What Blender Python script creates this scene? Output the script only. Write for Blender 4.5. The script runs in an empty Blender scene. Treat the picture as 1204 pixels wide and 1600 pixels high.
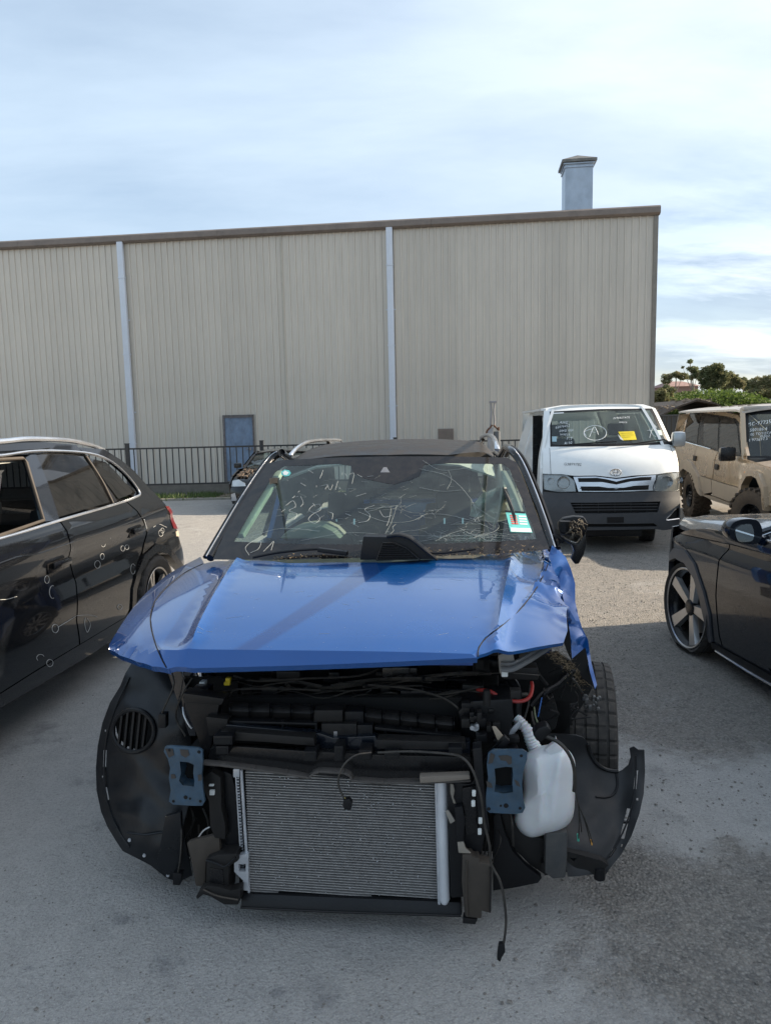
import bpy, bmesh, math, random
from math import sin, cos, pi, radians, atan2, sqrt, tan, exp
from mathutils import Vector, Matrix, noise
from mathutils.geometry import delaunay_2d_cdt
random.seed(7)
SC = bpy.context.scene
COL = SC.collection
# ------------------------------------------------------------------ camera
CAM_H, FPX, PITCH, ROLL = 1.75, 1130.0, atan2(140, 1130), 0.022
_f = Vector((0, cos(PITCH), -sin(PITCH))); _r0 = Vector((1, 0, 0)); _u0 = Vector((0, sin(PITCH), cos(PITCH)))
_r = _r0*cos(ROLL) - _u0*sin(ROLL); _u = _u0*cos(ROLL) + _r0*sin(ROLL)
CAMP = Vector((0, 0, CAM_H))
cd = bpy.data.cameras.new('camera'); cam = bpy.data.objects.new('camera', cd); COL.objects.link(cam)
cam.matrix_world = Matrix(((_r.x, _u.x, -_f.x, 0), (_r.y, _u.y, -_f.y, 0), (_r.z, _u.z, -_f.z, CAM_H), (0, 0, 0, 1)))
cd.sensor_fit = 'VERTICAL'; cd.sensor_height = 24; cd.lens = 24*FPX/1600; cd.clip_start = .05; cd.clip_end = 2000
SC.camera = cam
# ------------------------------------------------------------------ sky and sun
SUN_AZ, SUN_EL = radians(80), radians(25)          # azimuth from +Y (view direction) towards +X
W = bpy.data.worlds.new('World'); SC.world = W; W.use_nodes = True
def nd(t, kind, **kw):
    n = t.nodes.new(kind)
    for k, v in kw.items():
        if k[0] == '_': setattr(n, k[1:], v)
        else: n.inputs[k.replace('__', ' ')].default_value = v
    return n
def build_world():
    t = W.node_tree; t.nodes.clear(); L = t.links.new
    out = nd(t, 'ShaderNodeOutputWorld'); bg = nd(t, 'ShaderNodeBackground', Strength=.1); L(bg.outputs[0], out.inputs[0])
    sky = nd(t, 'ShaderNodeTexSky', _sky_type='NISHITA', _sun_disc=False, _sun_elevation=SUN_EL, _sun_rotation=SUN_AZ, _altitude=50, _air_density=1.0, _dust_density=1.6, _ozone_density=1.2)
    tc = nd(t, 'ShaderNodeTexCoord')
    sep = nd(t, 'ShaderNodeSeparateXYZ'); L(tc.outputs['Generated'], sep.inputs[0])
    # project the view direction onto a cloud layer plane
    add = nd(t, 'ShaderNodeMath', _operation='ADD'); add.inputs[1].default_value = .22; L(sep.outputs[2], add.inputs[0])
    mx = nd(t, 'ShaderNodeMath', _operation='MAXIMUM'); mx.inputs[1].default_value = .12; L(add.outputs[0], mx.inputs[0])
    dx = nd(t, 'ShaderNodeMath', _operation='DIVIDE'); L(sep.outputs[0], dx.inputs[0]); L(mx.outputs[0], dx.inputs[1])
    dy = nd(t, 'ShaderNodeMath', _operation='DIVIDE'); L(sep.outputs[1], dy.inputs[0]); L(mx.outputs[0], dy.inputs[1])
    cb = nd(t, 'ShaderNodeCombineXYZ'); L(dx.outputs[0], cb.inputs[0]); L(dy.outputs[0], cb.inputs[1])
    mp = nd(t, 'ShaderNodeMapping'); L(cb.outputs[0], mp.inputs[0]); mp.inputs['Rotation'].default_value = (0, 0, radians(-12)); mp.inputs['Scale'].default_value = (.55, 1.25, 1); mp.inputs['Location'].default_value = (3.3, 1.7, 0)
    n1 = nd(t, 'ShaderNodeTexNoise', Scale=1.5, Detail=9, Roughness=.58, Distortion=.25); L(mp.outputs[0], n1.inputs[0])
    r1 = nd(t, 'ShaderNodeValToRGB'); r1.color_ramp.elements[0].position = .36; r1.color_ramp.elements[1].position = .66; L(n1.outputs[0], r1.inputs[0])
    n2 = nd(t, 'ShaderNodeTexNoise', Scale=2.4, Detail=8, Roughness=.6, Distortion=.15); L(mp.outputs[0], n2.inputs[0])
    r2 = nd(t, 'ShaderNodeValToRGB'); r2.color_ramp.elements[0].position = .40; r2.color_ramp.elements[1].position = .56; L(n2.outputs[0], r2.inputs[0])
    # direction toward the sun brightens the veil
    nv = nd(t, 'ShaderNodeVectorMath', _operation='DOT_PRODUCT'); L(tc.outputs['Generated'], nv.inputs[0]); nv.inputs[1].default_value = (sin(SUN_AZ)*cos(SUN_EL), cos(SUN_AZ)*cos(SUN_EL), sin(SUN_EL))
    br = nd(t, 'ShaderNodeMapRange'); br.inputs[1].default_value = -.2; br.inputs[2].default_value = 1; br.inputs[3].default_value = 0; br.inputs[4].default_value = 1; L(nv.outputs['Value'], br.inputs[0])
    bpw = nd(t, 'ShaderNodeMath', _operation='POWER'); L(br.outputs[0], bpw.inputs[0]); bpw.inputs[1].default_value = 3.0
    ccol = nd(t, 'ShaderNodeMix', _data_type='RGBA'); L(bpw.outputs[0], ccol.inputs[0]); ccol.inputs[6].default_value = (3.55, 4.4, 5.3, 1); ccol.inputs[7].default_value = (9.6, 9.5, 9.4, 1)
    dark = nd(t, 'ShaderNodeMix', _data_type='RGBA'); dark.inputs[7].default_value = (1.9, 2.5, 3.4, 1); L(ccol.outputs[2], dark.inputs[6])
    # heavier grey-blue bank low on the horizon
    lowm = nd(t, 'ShaderNodeMapRange'); L(sep.outputs[2], lowm.inputs[0]); lowm.inputs[1].default_value = .34; lowm.inputs[2].default_value = .22; lowm.inputs[3].default_value = 0; lowm.inputs[4].default_value = .85
    rgt = nd(t, 'ShaderNodeMapRange'); L(sep.outputs[0], rgt.inputs[0]); rgt.inputs[1].default_value = .12; rgt.inputs[2].default_value = .4; rgt.inputs[3].default_value = .15; rgt.inputs[4].default_value = 1
    dm0 = nd(t, 'ShaderNodeMath', _operation='MULTIPLY'); L(lowm.outputs[0], dm0.inputs[0]); L(rgt.outputs[0], dm0.inputs[1])
    dm = nd(t, 'ShaderNodeMath', _operation='MULTIPLY'); L(r2.outputs[0], dm.inputs[0]); L(dm0.outputs[0], dm.inputs[1])
    L(dm.outputs[0], dark.inputs[0])
    cm = nd(t, 'ShaderNodeMapRange'); L(r1.outputs[0], cm.inputs[0]); cm.inputs[3].default_value = .46; cm.inputs[4].default_value = .9
    fin = nd(t, 'ShaderNodeMix', _data_type='RGBA'); L(cm.outputs[0], fin.inputs[0]); L(sky.outputs[0], fin.inputs[6]); L(dark.outputs[2], fin.inputs[7])
    L(fin.outputs[2], bg.inputs[0])
build_world()
sd = bpy.data.lights.new('sun', 'SUN'); sd.energy = 4.9; sd.angle = radians(.6); sd.color = (1, .84, .64)
sun = bpy.data.objects.new('sun', sd); COL.objects.link(sun)
sun.rotation_euler = Vector((-sin(SUN_AZ)*cos(SUN_EL), -cos(SUN_AZ)*cos(SUN_EL), -sin(SUN_EL))).to_track_quat('-Z', 'Y').to_euler()
sun.location = (20, 5, 12)
VS = SC.view_settings
SC.display_settings.display_device = 'sRGB'
VS.view_transform = 'Standard'; VS.look = 'None'; VS.gamma = 1; VS.use_curve_mapping = False; VS.exposure = 1.02
SC.cycles.max_bounces = 8; SC.cycles.transparent_max_bounces = 16

# ------------------------------------------------------------------ helpers
class Fr:
    """ground frame at world (ox, oy); local +y runs away from the camera, turned yaw degrees clockwise"""
    def __init__(s, ox, oy, yaw, z=0):
        s.M = Matrix.Translation((ox, oy, z)) @ Matrix.Rotation(-radians(yaw), 4, 'Z')
        s.I = s.M.inverted(); s.o = s.I @ CAMP; s.R = s.I.to_3x3()
    def ray(s, px, py):
        return (s.R @ (_r*((px-602)/FPX) + _u*((800-py)/FPX) + _f)).normalized()
    def pl(s, px, py, ax, val):
        d = s.ray(px, py); t = (val - s.o[ax])/d[ax]; return s.o + d*t
    def hit(s, px, py, g, t0=.8, t1=40):
        d = s.ray(px, py); n = 260; best = (1e9, t0); a = g(s.o + d*t0); ta = t0
        k = (t1/t0)**(1/n)
        for i in range(n):
            tb = ta*k; b = g(s.o + d*tb)
            if abs(b) < best[0]: best = (abs(b), tb)
            if a*b <= 0:
                for _ in range(22):
                    tm = (ta+tb)/2; m = g(s.o + d*tm)
                    if a*m <= 0: tb = tm
                    else: ta, a = tm, m
                return s.o + d*ta
            ta, a = tb, b
        return s.o + d*best[1]
    def world(s, p): return s.M @ Vector(p)
def thing(name, label, cat, fr=None, loc=(0, 0, 0), rot=0, group=None):
    o = bpy.data.objects.new(name, None); COL.objects.link(o); o.empty_display_size = .2
    if fr: o.matrix_world = fr.M
    else: o.location = loc; o.rotation_euler = (0, 0, rot)
    o['label'] = label; o['category'] = cat
    if group: o['group'] = group
    return o
def tag(o, label, cat, group=None, kind=None):
    if label: o['label'] = label
    if cat: o['category'] = cat
    if group: o['group'] = group
    if kind: o['kind'] = kind
    return o
def mobj(name, verts, faces, mat, par=None, smooth=True, mats=None):
    me = bpy.data.meshes.new(name); me.from_pydata([tuple(v) for v in verts], [], faces)
    me.polygons.foreach_set('use_smooth', [smooth]*len(me.polygons))
    for m in (mats or [mat]): me.materials.append(m)
    me.update(); o = bpy.data.objects.new(name, me); COL.objects.link(o); o.parent = par
    return o
def sm(x, a, b):
    t = max(0., min(1., (x-a)/(b-a))); return t*t*(3-2*t)
def lin(x, pts):
    if x <= pts[0][0]: return pts[0][1]
    for (a, fa), (b, fb) in zip(pts, pts[1:]):
        if x <= b: return fa + (fb-fa)*(x-a)/(b-a)
    return pts[-1][1]
def hcub(x, pts):
    """smooth interpolation through points (Catmull-Rom)"""
    n = len(pts)
    if x <= pts[0][0]: return pts[0][1]
    if x >= pts[-1][0]: return pts[-1][1]
    for i in range(n-1):
        if x <= pts[i+1][0]:
            x0, y0 = pts[i]; x1, y1 = pts[i+1]; h = x1-x0; t = (x-x0)/h
            m0 = (y1-pts[i-1][1])/(x1-pts[i-1][0]) if i > 0 else (y1-y0)/h
            m1 = (pts[i+2][1]-y0)/(pts[i+2][0]-x0) if i < n-2 else (y1-y0)/h
            return (2*t**3-3*t*t+1)*y0 + (t**3-2*t*t+t)*h*m0 + (3*t*t-2*t**3)*y1 + (t**3-t*t)*h*m1
def cr(pts, n=6, closed=False):
    """Catmull-Rom through points"""
    P = [Vector(p) for p in pts]; out = []; m = len(P)
    rng = range(m) if closed else range(m-1)
    for i in rng:
        a = P[(i-1) % m] if closed or i > 0 else P[i]*2-P[i+1]
        b = P[i]; c = P[(i+1) % m]
        d = P[(i+2) % m] if closed or i < m-2 else c*2-b
        for k in range(n):
            t = k/n
            out.append(.5*((2*b) + (c-a)*t + (2*a-5*b+4*c-d)*t*t + (3*b-a-3*c+d)*t**3))
    if not closed: out.append(P[-1])
    return out
class MB:
    def __init__(s): s.v = []; s.f = []; s.mi = []; s.cur = 0
    def add(s, vs, fs):
        o = len(s.v); s.v += [Vector(p) for p in vs]; s.f += [tuple(o+i for i in f) for f in fs]; s.mi += [s.cur]*len(fs); return s
    def box(s, a, b, M=None):
        x0, y0, z0 = a; x1, y1, z1 = b
        vs = [Vector(p) for p in ((x0,y0,z0),(x1,y0,z0),(x1,y1,z0),(x0,y1,z0),(x0,y0,z1),(x1,y0,z1),(x1,y1,z1),(x0,y1,z1))]
        if M: vs = [M @ p for p in vs]
        return s.add(vs, [(0,3,2,1),(4,5,6,7),(0,1,5,4),(1,2,6,5),(2,3,7,6),(3,0,4,7)])
    def cbox(s, c, d, M=None):
        c = Vector(c); d = Vector(d)/2; return s.box(c-d, c+d, M)
    def bar(s, a, b, w, h=None, up=(0, 0, 1)):
        a = Vector(a); b = Vector(b); d = (b-a).normalized(); h = h or w
        x = d.cross(Vector(up)); x = x.normalized() if x.length > 1e-4 else Vector((1, 0, 0)); z = x.cross(d)
        q = [(-1,-1),(1,-1),(1,1),(-1,1)]
        vs = [p + x*(i*w/2) + z*(j*h/2) for p in (a, b) for i, j in q]
        return s.add(vs, [(0,1,2,3),(7,6,5,4),(0,4,5,1),(1,5,6,2),(2,6,7,3),(3,7,4,0)])
    def tube(s, pts, r, n=8, cap=True, flat=1):
        P = [Vector(p) for p in pts]; R = r if hasattr(r, '__len__') else [r]*len(P); rings = []; x = None
        for i, p in enumerate(P):
            d = (P[min(i+1, len(P)-1)]-P[max(i-1, 0)]); d = d.normalized() if d.length > 1e-9 else Vector((0,0,1))
            if x is None: x = d.orthogonal().normalized()
            x = (x - d*x.dot(d)); x = x.normalized() if x.length > 1e-6 else d.orthogonal().normalized()
            y = d.cross(x); rings.append([p + (x*cos(2*pi*k/n) + y*sin(2*pi*k/n)*flat)*R[i] for k in range(n)])
        vs = [v for g in rings for v in g]; fs = []
        for i in range(len(P)-1):
            for k in range(n):
                a = i*n+k; b = i*n+(k+1) % n; fs.append((a, b, b+n, a+n))
        if cap: fs += [tuple(range(n-1, -1, -1)), tuple(range((len(P)-1)*n, len(P)*n))]
        return s.add(vs, fs)
    def lathe(s, prof, n=32, ax=0, c=(0, 0, 0), rf=None, closed=False):
        """prof: list of (along, radius) about axis ax"""
        c = Vector(c); vs = []; m = len(prof)
        for k in range(n):
            a = 2*pi*k/n
            for j, (h, r) in enumerate(prof):
                if rf: r = rf(k, j, r)
                p = [0, 0, 0]; p[ax] = h; p[(ax+1) % 3] = r*cos(a); p[(ax+2) % 3] = r*sin(a); vs.append(c+Vector(p))
        fs = []
        for k in range(n):
            for j in range(m if closed else m-1):
                j2 = (j+1) % m
                fs.append((k*m+j, ((k+1) % n)*m+j, ((k+1) % n)*m+j2, k*m+j2))
        return s.add(vs, fs)
    def prism(s, pts, n):
        """closed 3D polygon extruded by vector n"""
        P = [Vector(p) for p in pts]; n = Vector(n); m = len(P)
        return s.add(P + [p+n for p in P], [tuple(range(m)), tuple(range(2*m-1, m-1, -1))] + [(i, i+m, (i+1) % m+m, (i+1) % m) for i in range(m)])
    def build(s, name, mat, par=None, smooth=False, mats=None, fix=True, bevel=0, ang=None):
        me = bpy.data.meshes.new(name); me.from_pydata([tuple(v) for v in s.v], [], s.f)
        if mats: 
            for m in mats: me.materials.append(m)
            me.polygons.foreach_set('material_index', s.mi)
        else: me.materials.append(mat)
        if fix:
            bm = bmesh.new(); bm.from_mesh(me); bmesh.ops.recalc_face_normals(bm, faces=bm.faces)
            if bevel: bmesh.ops.bevel(bm, geom=[e for e in bm.edges if len(e.link_faces) == 2 and e.calc_face_angle(0) > .5], offset=bevel, segments=2, affect='EDGES', profile=.6, clamp_overlap=True)
            bm.to_mesh(me); bm.free()
        me.polygons.foreach_set('use_smooth', [bool(smooth or bevel)]*len(me.polygons))
        me.update()
        if smooth or bevel: 
            try: me.set_sharp_from_angle(angle=radians(ang or 40))
            except Exception: pass
        o = bpy.data.objects.new(name, me); COL.objects.link(o); o.parent = par
        return o
def inside(p, poly):
    x, y = p[0], p[1]; r = False; j = len(poly)-1
    for i in range(len(poly)):
        xi, yi = poly[i]; xj, yj = poly[j]
        if (yi > y) != (yj > y) and x < (xj-xi)*(y-yi)/(yj-yi)+xi: r = not r
        j = i
    return r
def subdiv(poly, res):
    o = []
    for i in range(len(poly)):
        a = Vector(poly[i][:2]); b = Vector(poly[(i+1) % len(poly)][:2]); k = max(1, int((b-a).length/res+.5))
        for q in range(k): o.append(a+(b-a)*q/k)
    c = [o[0]]
    for p in o[1:]:
        if (p-c[-1]).length > 1e-4: c.append(p)
    if (c[0]-c[-1]).length < 1e-4: c.pop()
    return c
def panel(name, out, lift, mat, par, res=.05, th=.02, inn=(0, 0, -1), holes=(), extra=None, smooth=True, seed=0):
    """sheet with outline `out` (2D), lifted onto a surface, with a returned edge of depth th along inn"""
    loops = [subdiv(out, res)] + [subdiv(h, res) for h in holes]
    pts = []; ed = []
    for lp in loops:
        o = len(pts); pts += lp; ed += [(o+i, o+(i+1) % len(lp)) for i in range(len(lp))]
    nb = len(pts)
    L0 = [tuple(p) for p in loops[0]]; LH = [[tuple(p) for p in l] for l in loops[1:]]
    xs = [p.x for p in loops[0]]; ys = [p.y for p in loops[0]]
    bx = {}
    for p in pts[:nb]: bx.setdefault((int(p.x//res), int(p.y//res)), []).append(p)
    for e in (extra or []): e = Vector(e); pts.append(e); bx.setdefault((int(e.x//res), int(e.y//res)), []).append(e)
    j = 0; y = min(ys)+res*.5
    while y < max(ys):
        x = min(xs)+res*(.5 if j % 2 else .0)
        while x < max(xs):
            if inside((x, y), L0) and not any(inside((x, y), h) for h in LH):
                q = Vector((x, y)); kx, ky = int(x//res), int(y//res)
                if all((q-p).length > .45*res for a in (-1,0,1) for b in (-1,0,1) for p in bx.get((kx+a, ky+b), ())): pts.append(q)
            x += res
        y += res*.87; j += 1
    V, E, F, *_ = delaunay_2d_cdt(pts, ed, [], 0, 1e-6)
    fs = []
    for f in F:
        c = (sum(V[i].x for i in f)/len(f), sum(V[i].y for i in f)/len(f))
        if inside(c, L0) and not any(inside(c, h) for h in LH): fs.append(tuple(f))
    vs = [Vector(lift(v.x, v.y)) for v in V]
    N = Vector((0, 0, 0))
    for f in fs: N += (vs[f[1]]-vs[f[0]]).cross(vs[f[2]]-vs[f[0]])
    inf = inn if callable(inn) else (lambda p, v=Vector(inn): v)
    if N.dot(inf(vs[fs[0][0]])) > 0: fs = [f[::-1] for f in fs]
    if th:
        cnt = {}
        for f in fs:
            for i in range(3): cnt[(f[i], f[(i+1) % 3])] = 1
        be = [e for e in cnt if (e[1], e[0]) not in cnt]
        mp = {}
        def dup(i):
            if i not in mp:
                a = len(vs); vs.append(vs[i].copy()); vs.append(vs[i]+inf(vs[i])*th); mp[i] = (a, a+1)
            return mp[i]
        for a, b in be:
            A = dup(a); B = dup(b); fs.append((B[0], A[0], A[1], B[1]))
    o = mobj(name, vs, fs, mat, par, smooth)
    if smooth:
        try: o.data.set_sharp_from_angle(angle=radians(28))
        except Exception: pass
    return o
def side(fr, px, g, ax=(1, 2)):
    """pixels (or ('L', a, b) local pairs) -> 2D coordinates on surface g"""
    r = []
    for p in px:
        if p[0] == 'L': r.append((p[1], p[2]))
        else:
            q = fr.hit(p[0], p[1], g); r.append((q[ax[0]], q[ax[1]]))
    return r
def fr_pts(fr, px, g, off=(0, 0, 0)):
    return [fr.hit(p[0], p[1], g)+Vector(off) if p[0] != 'L' else Vector(p[1:])+Vector(off) for p in px]

# ------------------------------------------------------------------ materials
def mat(name, col, rough=.5, metal=0, coat=0, var=.12, scale=6, bump=0, bscale=60, spec=.5, dust=0, dustc=(.32, .27, .21), rvar=.1, trans=0, emit=None, flake=False, rand=0, stretch=None, bdist=.01):
    m = bpy.data.materials.new(name); m.use_nodes = True; t = m.node_tree; L = t.links.new
    b = t.nodes['Principled BSDF']; b.inputs['Metallic'].default_value = metal; b.inputs['Specular IOR Level'].default_value = spec
    b.inputs['Coat Weight'].default_value = coat; b.inputs['Coat Roughness'].default_value = .03
    if trans: b.inputs['Transmission Weight'].default_value = trans
    tc = nd(t, 'ShaderNodeTexCoord'); mp = nd(t, 'ShaderNodeMapping'); L(tc.outputs['Object'], mp.inputs[0])
    if stretch: mp.inputs['Scale'].default_value = stretch
    n = nd(t, 'ShaderNodeTexNoise', Scale=scale, Detail=6, Roughness=.62); L(mp.outputs[0], n.inputs[0])
    mx = nd(t, 'ShaderNodeMix', _data_type='RGBA'); c = Vector(col)
    mx.inputs[6].default_value = (*(c*(1-var)), 1); mx.inputs[7].default_value = (*(c*(1+var)), 1)
    rm = nd(t, 'ShaderNodeMapRange'); rm.inputs[1].default_value = .3; rm.inputs[2].default_value = .7; L(n.outputs[0], rm.inputs[0]); L(rm.outputs[0], mx.inputs[0])
    cur = mx.outputs[2]
    if rand:
        oi = nd(t, 'ShaderNodeObjectInfo'); hs = nd(t, 'ShaderNodeHueSaturation'); r2 = nd(t, 'ShaderNodeMapRange'); L(oi.outputs['Random'], r2.inputs[0]); r2.inputs[3].default_value = 1-rand; r2.inputs[4].default_value = 1+rand
        L(r2.outputs[0], hs.inputs['Value']); L(cur, hs.inputs['Color']); cur = hs.outputs[0]
    rr = nd(t, 'ShaderNodeMapRange'); L(n.outputs[0], rr.inputs[0]); rr.inputs[1].default_value = .3; rr.inputs[2].default_value = .7; rr.inputs[3].default_value = max(0, rough-rvar*.5); rr.inputs[4].default_value = min(1, rough+rvar*.5)
    rcur = rr.outputs[0]
    if dust:
        n2 = nd(t, 'ShaderNodeTexNoise', Scale=scale*3.7, Detail=8, Roughness=.7); L(tc.outputs['Object'], n2.inputs[0])
        g = nd(t, 'ShaderNodeNewGeometry'); sp = nd(t, 'ShaderNodeSeparateXYZ'); L(g.outputs['Normal'], sp.inputs[0])
        up = nd(t, 'ShaderNodeMapRange'); L(sp.outputs[2], up.inputs[0]); up.inputs[1].default_value = -.2; up.inputs[2].default_value = .9; up.inputs[3].default_value = dust*.35; up.inputs[4].default_value = dust
        m2 = nd(t, 'ShaderNodeMapRange'); L(n2.outputs[0], m2.inputs[0]); m2.inputs[1].default_value = .38; m2.inputs[2].default_value = .7
        mu = nd(t, 'ShaderNodeMath', _operation='MULTIPLY'); L(up.outputs[0], mu.inputs[0]); L(m2.outputs[0], mu.inputs[1])
        ad = nd(t, 'ShaderNodeMath', _operation='ADD'); L(mu.outputs[0], ad.inputs[0]); ad.inputs[1].default_value = dust*.12; ad.use_clamp = True
        dmx = nd(t, 'ShaderNodeMix', _data_type='RGBA'); L(ad.outputs[0], dmx.inputs[0]); L(cur, dmx.inputs[6]); dmx.inputs[7].default_value = (*dustc, 1); cur = dmx.outputs[2]
        rmx = nd(t, 'ShaderNodeMix'); L(ad.outputs[0], rmx.inputs[0]); L(rcur, rmx.inputs[2]); rmx.inputs[3].default_value = .85; rcur = rmx.outputs[0]
        if coat:
            cw = nd(t, 'ShaderNodeMapRange'); L(ad.outputs[0], cw.inputs[0]); cw.inputs[1].default_value = 0; cw.inputs[2].default_value = 1; cw.inputs[3].default_value = coat; cw.inputs[4].default_value = 0; L(cw.outputs[0], b.inputs['Coat Weight'])
            cr_ = nd(t, 'ShaderNodeMapRange'); L(ad.outputs[0], cr_.inputs[0]); cr_.inputs[3].default_value = .03; cr_.inputs[4].default_value = .5; L(cr_.outputs[0], b.inputs['Coat Roughness'])
    if emit: b.inputs['Emission Color'].default_value = (*emit, 1); b.inputs['Emission Strength'].default_value = 1
    L(cur, b.inputs['Base Color']); L(rcur, b.inputs['Roughness'])
    if bump:
        n3 = nd(t, 'ShaderNodeTexNoise', Scale=bscale, Detail=5, Roughness=.6); L(mp.outputs[0], n3.inputs[0])
        bp = nd(t, 'ShaderNodeBump', Strength=bump, Distance=bdist); L(n3.outputs[0], bp.inputs['Height']); L(bp.outputs[0], b.inputs['Normal'])
    return m
def glass(name, tint=(.55, .62, .6), rough=.02, ior=1.5, haze=0.0, hazec=(.5, .5, .48)):
    m = bpy.data.materials.new(name); m.use_nodes = True; t = m.node_tree; t.nodes.clear(); L = t.links.new
    out = nd(t, 'ShaderNodeOutputMaterial'); tr = nd(t, 'ShaderNodeBsdfTransparent', Color=(*tint, 1)); gl = nd(t, 'ShaderNodeBsdfGlossy', Roughness=rough, Color=(1, 1, 1, 1))
    fr = nd(t, 'ShaderNodeFresnel', IOR=ior); geo = nd(t, 'ShaderNodeNewGeometry')
    # two-sided fresnel for a single sheet
    dt = nd(t, 'ShaderNodeVectorMath', _operation='DOT_PRODUCT'); L(geo.outputs['Normal'], dt.inputs[0]); L(geo.outputs['Incoming'], dt.inputs[1])
    ab = nd(t, 'ShaderNodeMath', _operation='ABSOLUTE'); L(dt.outputs['Value'], ab.inputs[0])
    om = nd(t, 'ShaderNodeMath', _operation='SUBTRACT'); om.inputs[0].default_value = 1; L(ab.outputs[0], om.inputs[1])
    pw = nd(t, 'ShaderNodeMath', _operation='POWER'); L(om.outputs[0], pw.inputs[0]); pw.inputs[1].default_value = 4.5
    f0 = ((ior-1)/(ior+1))**2*1.3
    mr = nd(t, 'ShaderNodeMapRange'); L(pw.outputs[0], mr.inputs[0]); mr.inputs[3].default_value = f0; mr.inputs[4].default_value = 1
    mx = nd(t, 'ShaderNodeMixShader'); L(mr.outputs[0], mx.inputs[0]); L(tr.outputs[0], mx.inputs[1]); L(gl.outputs[0], mx.inputs[2])
    cur = mx.outputs[0]
    if haze:
        df = nd(t, 'ShaderNodeBsdfDiffuse', Color=(*hazec, 1)); tc = nd(t, 'ShaderNodeTexCoord'); n = nd(t, 'ShaderNodeTexNoise', Scale=7, Detail=8, Roughness=.7); L(tc.outputs['Object'], n.inputs[0])
        m3 = nd(t, 'ShaderNodeMapRange'); L(n.outputs[0], m3.inputs[0]); m3.inputs[1].default_value = .3; m3.inputs[2].default_value = .75; m3.inputs[3].default_value = haze*.3; m3.inputs[4].default_value = haze*1.6
        mm = nd(t, 'ShaderNodeMixShader'); L(m3.outputs[0], mm.inputs[0]); L(cur, mm.inputs[1]); L(df.outputs[0], mm.inputs[2]); cur = mm.outputs[0]
    L(cur, out.inputs[0]); return m
M = {}
M['blue'] = mat('blue_paint', (.0005, .072, .285), .23, .35, 1, var=.04, scale=3, dust=.03, dustc=(.25, .27, .3))
M['bluedark'] = mat('blue_paint_inner', (.01, .07, .3), .4, .2, .5, dust=.1)
M['blackpaint'] = mat('black_paint', (.004, .005, .007), .25, 0, 1, dust=.012, spec=.1, scale=3, dustc=(.2, .18, .15))
M['roofpaint'] = mat('dusty_black_roof', (.008, .008, .008), .42, 0, .15, spec=.25, dust=.5, scale=2.5, dustc=(.075, .064, .055))
M['navypaint'] = mat('dark_grey_paint', (.007, .010, .016), .25, .1, 1, dust=.015, spec=.2, scale=3, dustc=(.2, .18, .16))
M['plas'] = mat('black_plastic', (.006, .0065, .008), .42, 0, 0, dust=.03, spec=.3, bump=.1, bscale=90, dustc=(.12, .11, .1), rvar=.25)
M['plasdull'] = mat('dusty_black_plastic', (.011, .0105, .0105), .5, spec=.3, dust=.10, dustc=(.10, .09, .08), scale=9, rvar=.2)
M['plasbrown'] = mat('brownish_plastic', (.04, .032, .025), .65, dust=.25, dustc=(.16, .13, .1))
M['plasgloss'] = mat('glossy_black_plastic', (.006, .0065, .008), .25, spec=.35, dust=.04, rvar=.15)
M['cladding'] = mat('grey_cladding_plastic', (.05, .055, .06), .5, dust=.15, bump=.1, bscale=300)
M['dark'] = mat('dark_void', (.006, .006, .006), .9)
M['rubber'] = mat('tyre_rubber', (.022, .021, .02), .75, dust=.3, dustc=(.2, .17, .14), scale=9, bump=.1, bscale=120)
M['muddy'] = mat('muddy_tyre_rubber', (.045, .036, .028), .85, dust=.5, dustc=(.22, .16, .11), scale=9, bump=.2, bscale=90)
M['alu'] = mat('aluminium', (.55, .57, .6), .4, .5, rvar=.2, scale=20)
M['alurim'] = mat('silver_wheel_paint', (.5, .5, .52), .25, .85, .4, dust=.1)
M['silver'] = mat('silver_trim', (.65, .66, .68), .18, .9, .3, dust=.08)
M['chrome'] = mat('chrome', (.75, .76, .78), .08, 1, dust=.06)
M['steel'] = mat('dull_steel', (.3, .3, .31), .45, .8, dust=.2, bump=.1)
M['rust'] = mat('rusty_steel', (.12, .06, .035), .8, .2, var=.4, scale=20, bump=.2)
M['white'] = mat('white_van_paint', (.78, .80, .79), .3, 0, .6, var=.04, dust=.12, dustc=(.36, .32, .26), scale=2)
M['gold'] = mat('beige_gold_paint', (.42, .315, .205), .25, .3, 1, var=.04, dust=.14, dustc=(.42, .34, .25), scale=2)
M['goldlow'] = mat('grey_beige_cladding', (.36, .31, .25), .45, .2, .2, dust=.35, dustc=(.38, .32, .25))
M['goldroof'] = mat('weathered_roof_paint', (.42, .39, .35), .45, .1, .2, dust=.3, dustc=(.45, .41, .36))
M['bumper'] = mat('dark_grey_bumper_plastic', (.035, .04, .047), .55, dust=.2, bump=.15, bscale=200, dustc=(.16, .14, .12))
M['tank'] = mat('milky_white_plastic', (.78, .80, .82), .35, var=.06, scale=9, dust=.12, dustc=(.4, .36, .3), spec=.4)
M['tank'].node_tree.nodes['Principled BSDF'].inputs['Subsurface Weight'].default_value = .25
M['tank'].node_tree.nodes['Principled BSDF'].inputs['Subsurface Scale'].default_value = .03
M['brk'] = mat('blue_grey_bracket_paint', (.03, .075, .13), .4, .15, .3, var=.35, scale=14, dust=.45, dustc=(.12, .12, .085))
M['wire'] = mat('black_cable', (.010, .010, .010), .5, dust=.2)
M['red'] = mat('red_cable', (.35, .03, .025), .45)
M['yellow'] = mat('yellow_plastic', (.7, .5, .02), .45)
M['chalk'] = mat('white_marker', (.75, .78, .78), .8)
M['blackink'] = mat('black_marker', (.05, .05, .05), .8)
M['yellowpaper'] = mat('yellow_paper', (.8, .62, .02), .7, bump=.1)
M['cloth'] = mat('dark_seat_fabric', (.03, .032, .035), .85, bump=.2, bscale=200)
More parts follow.
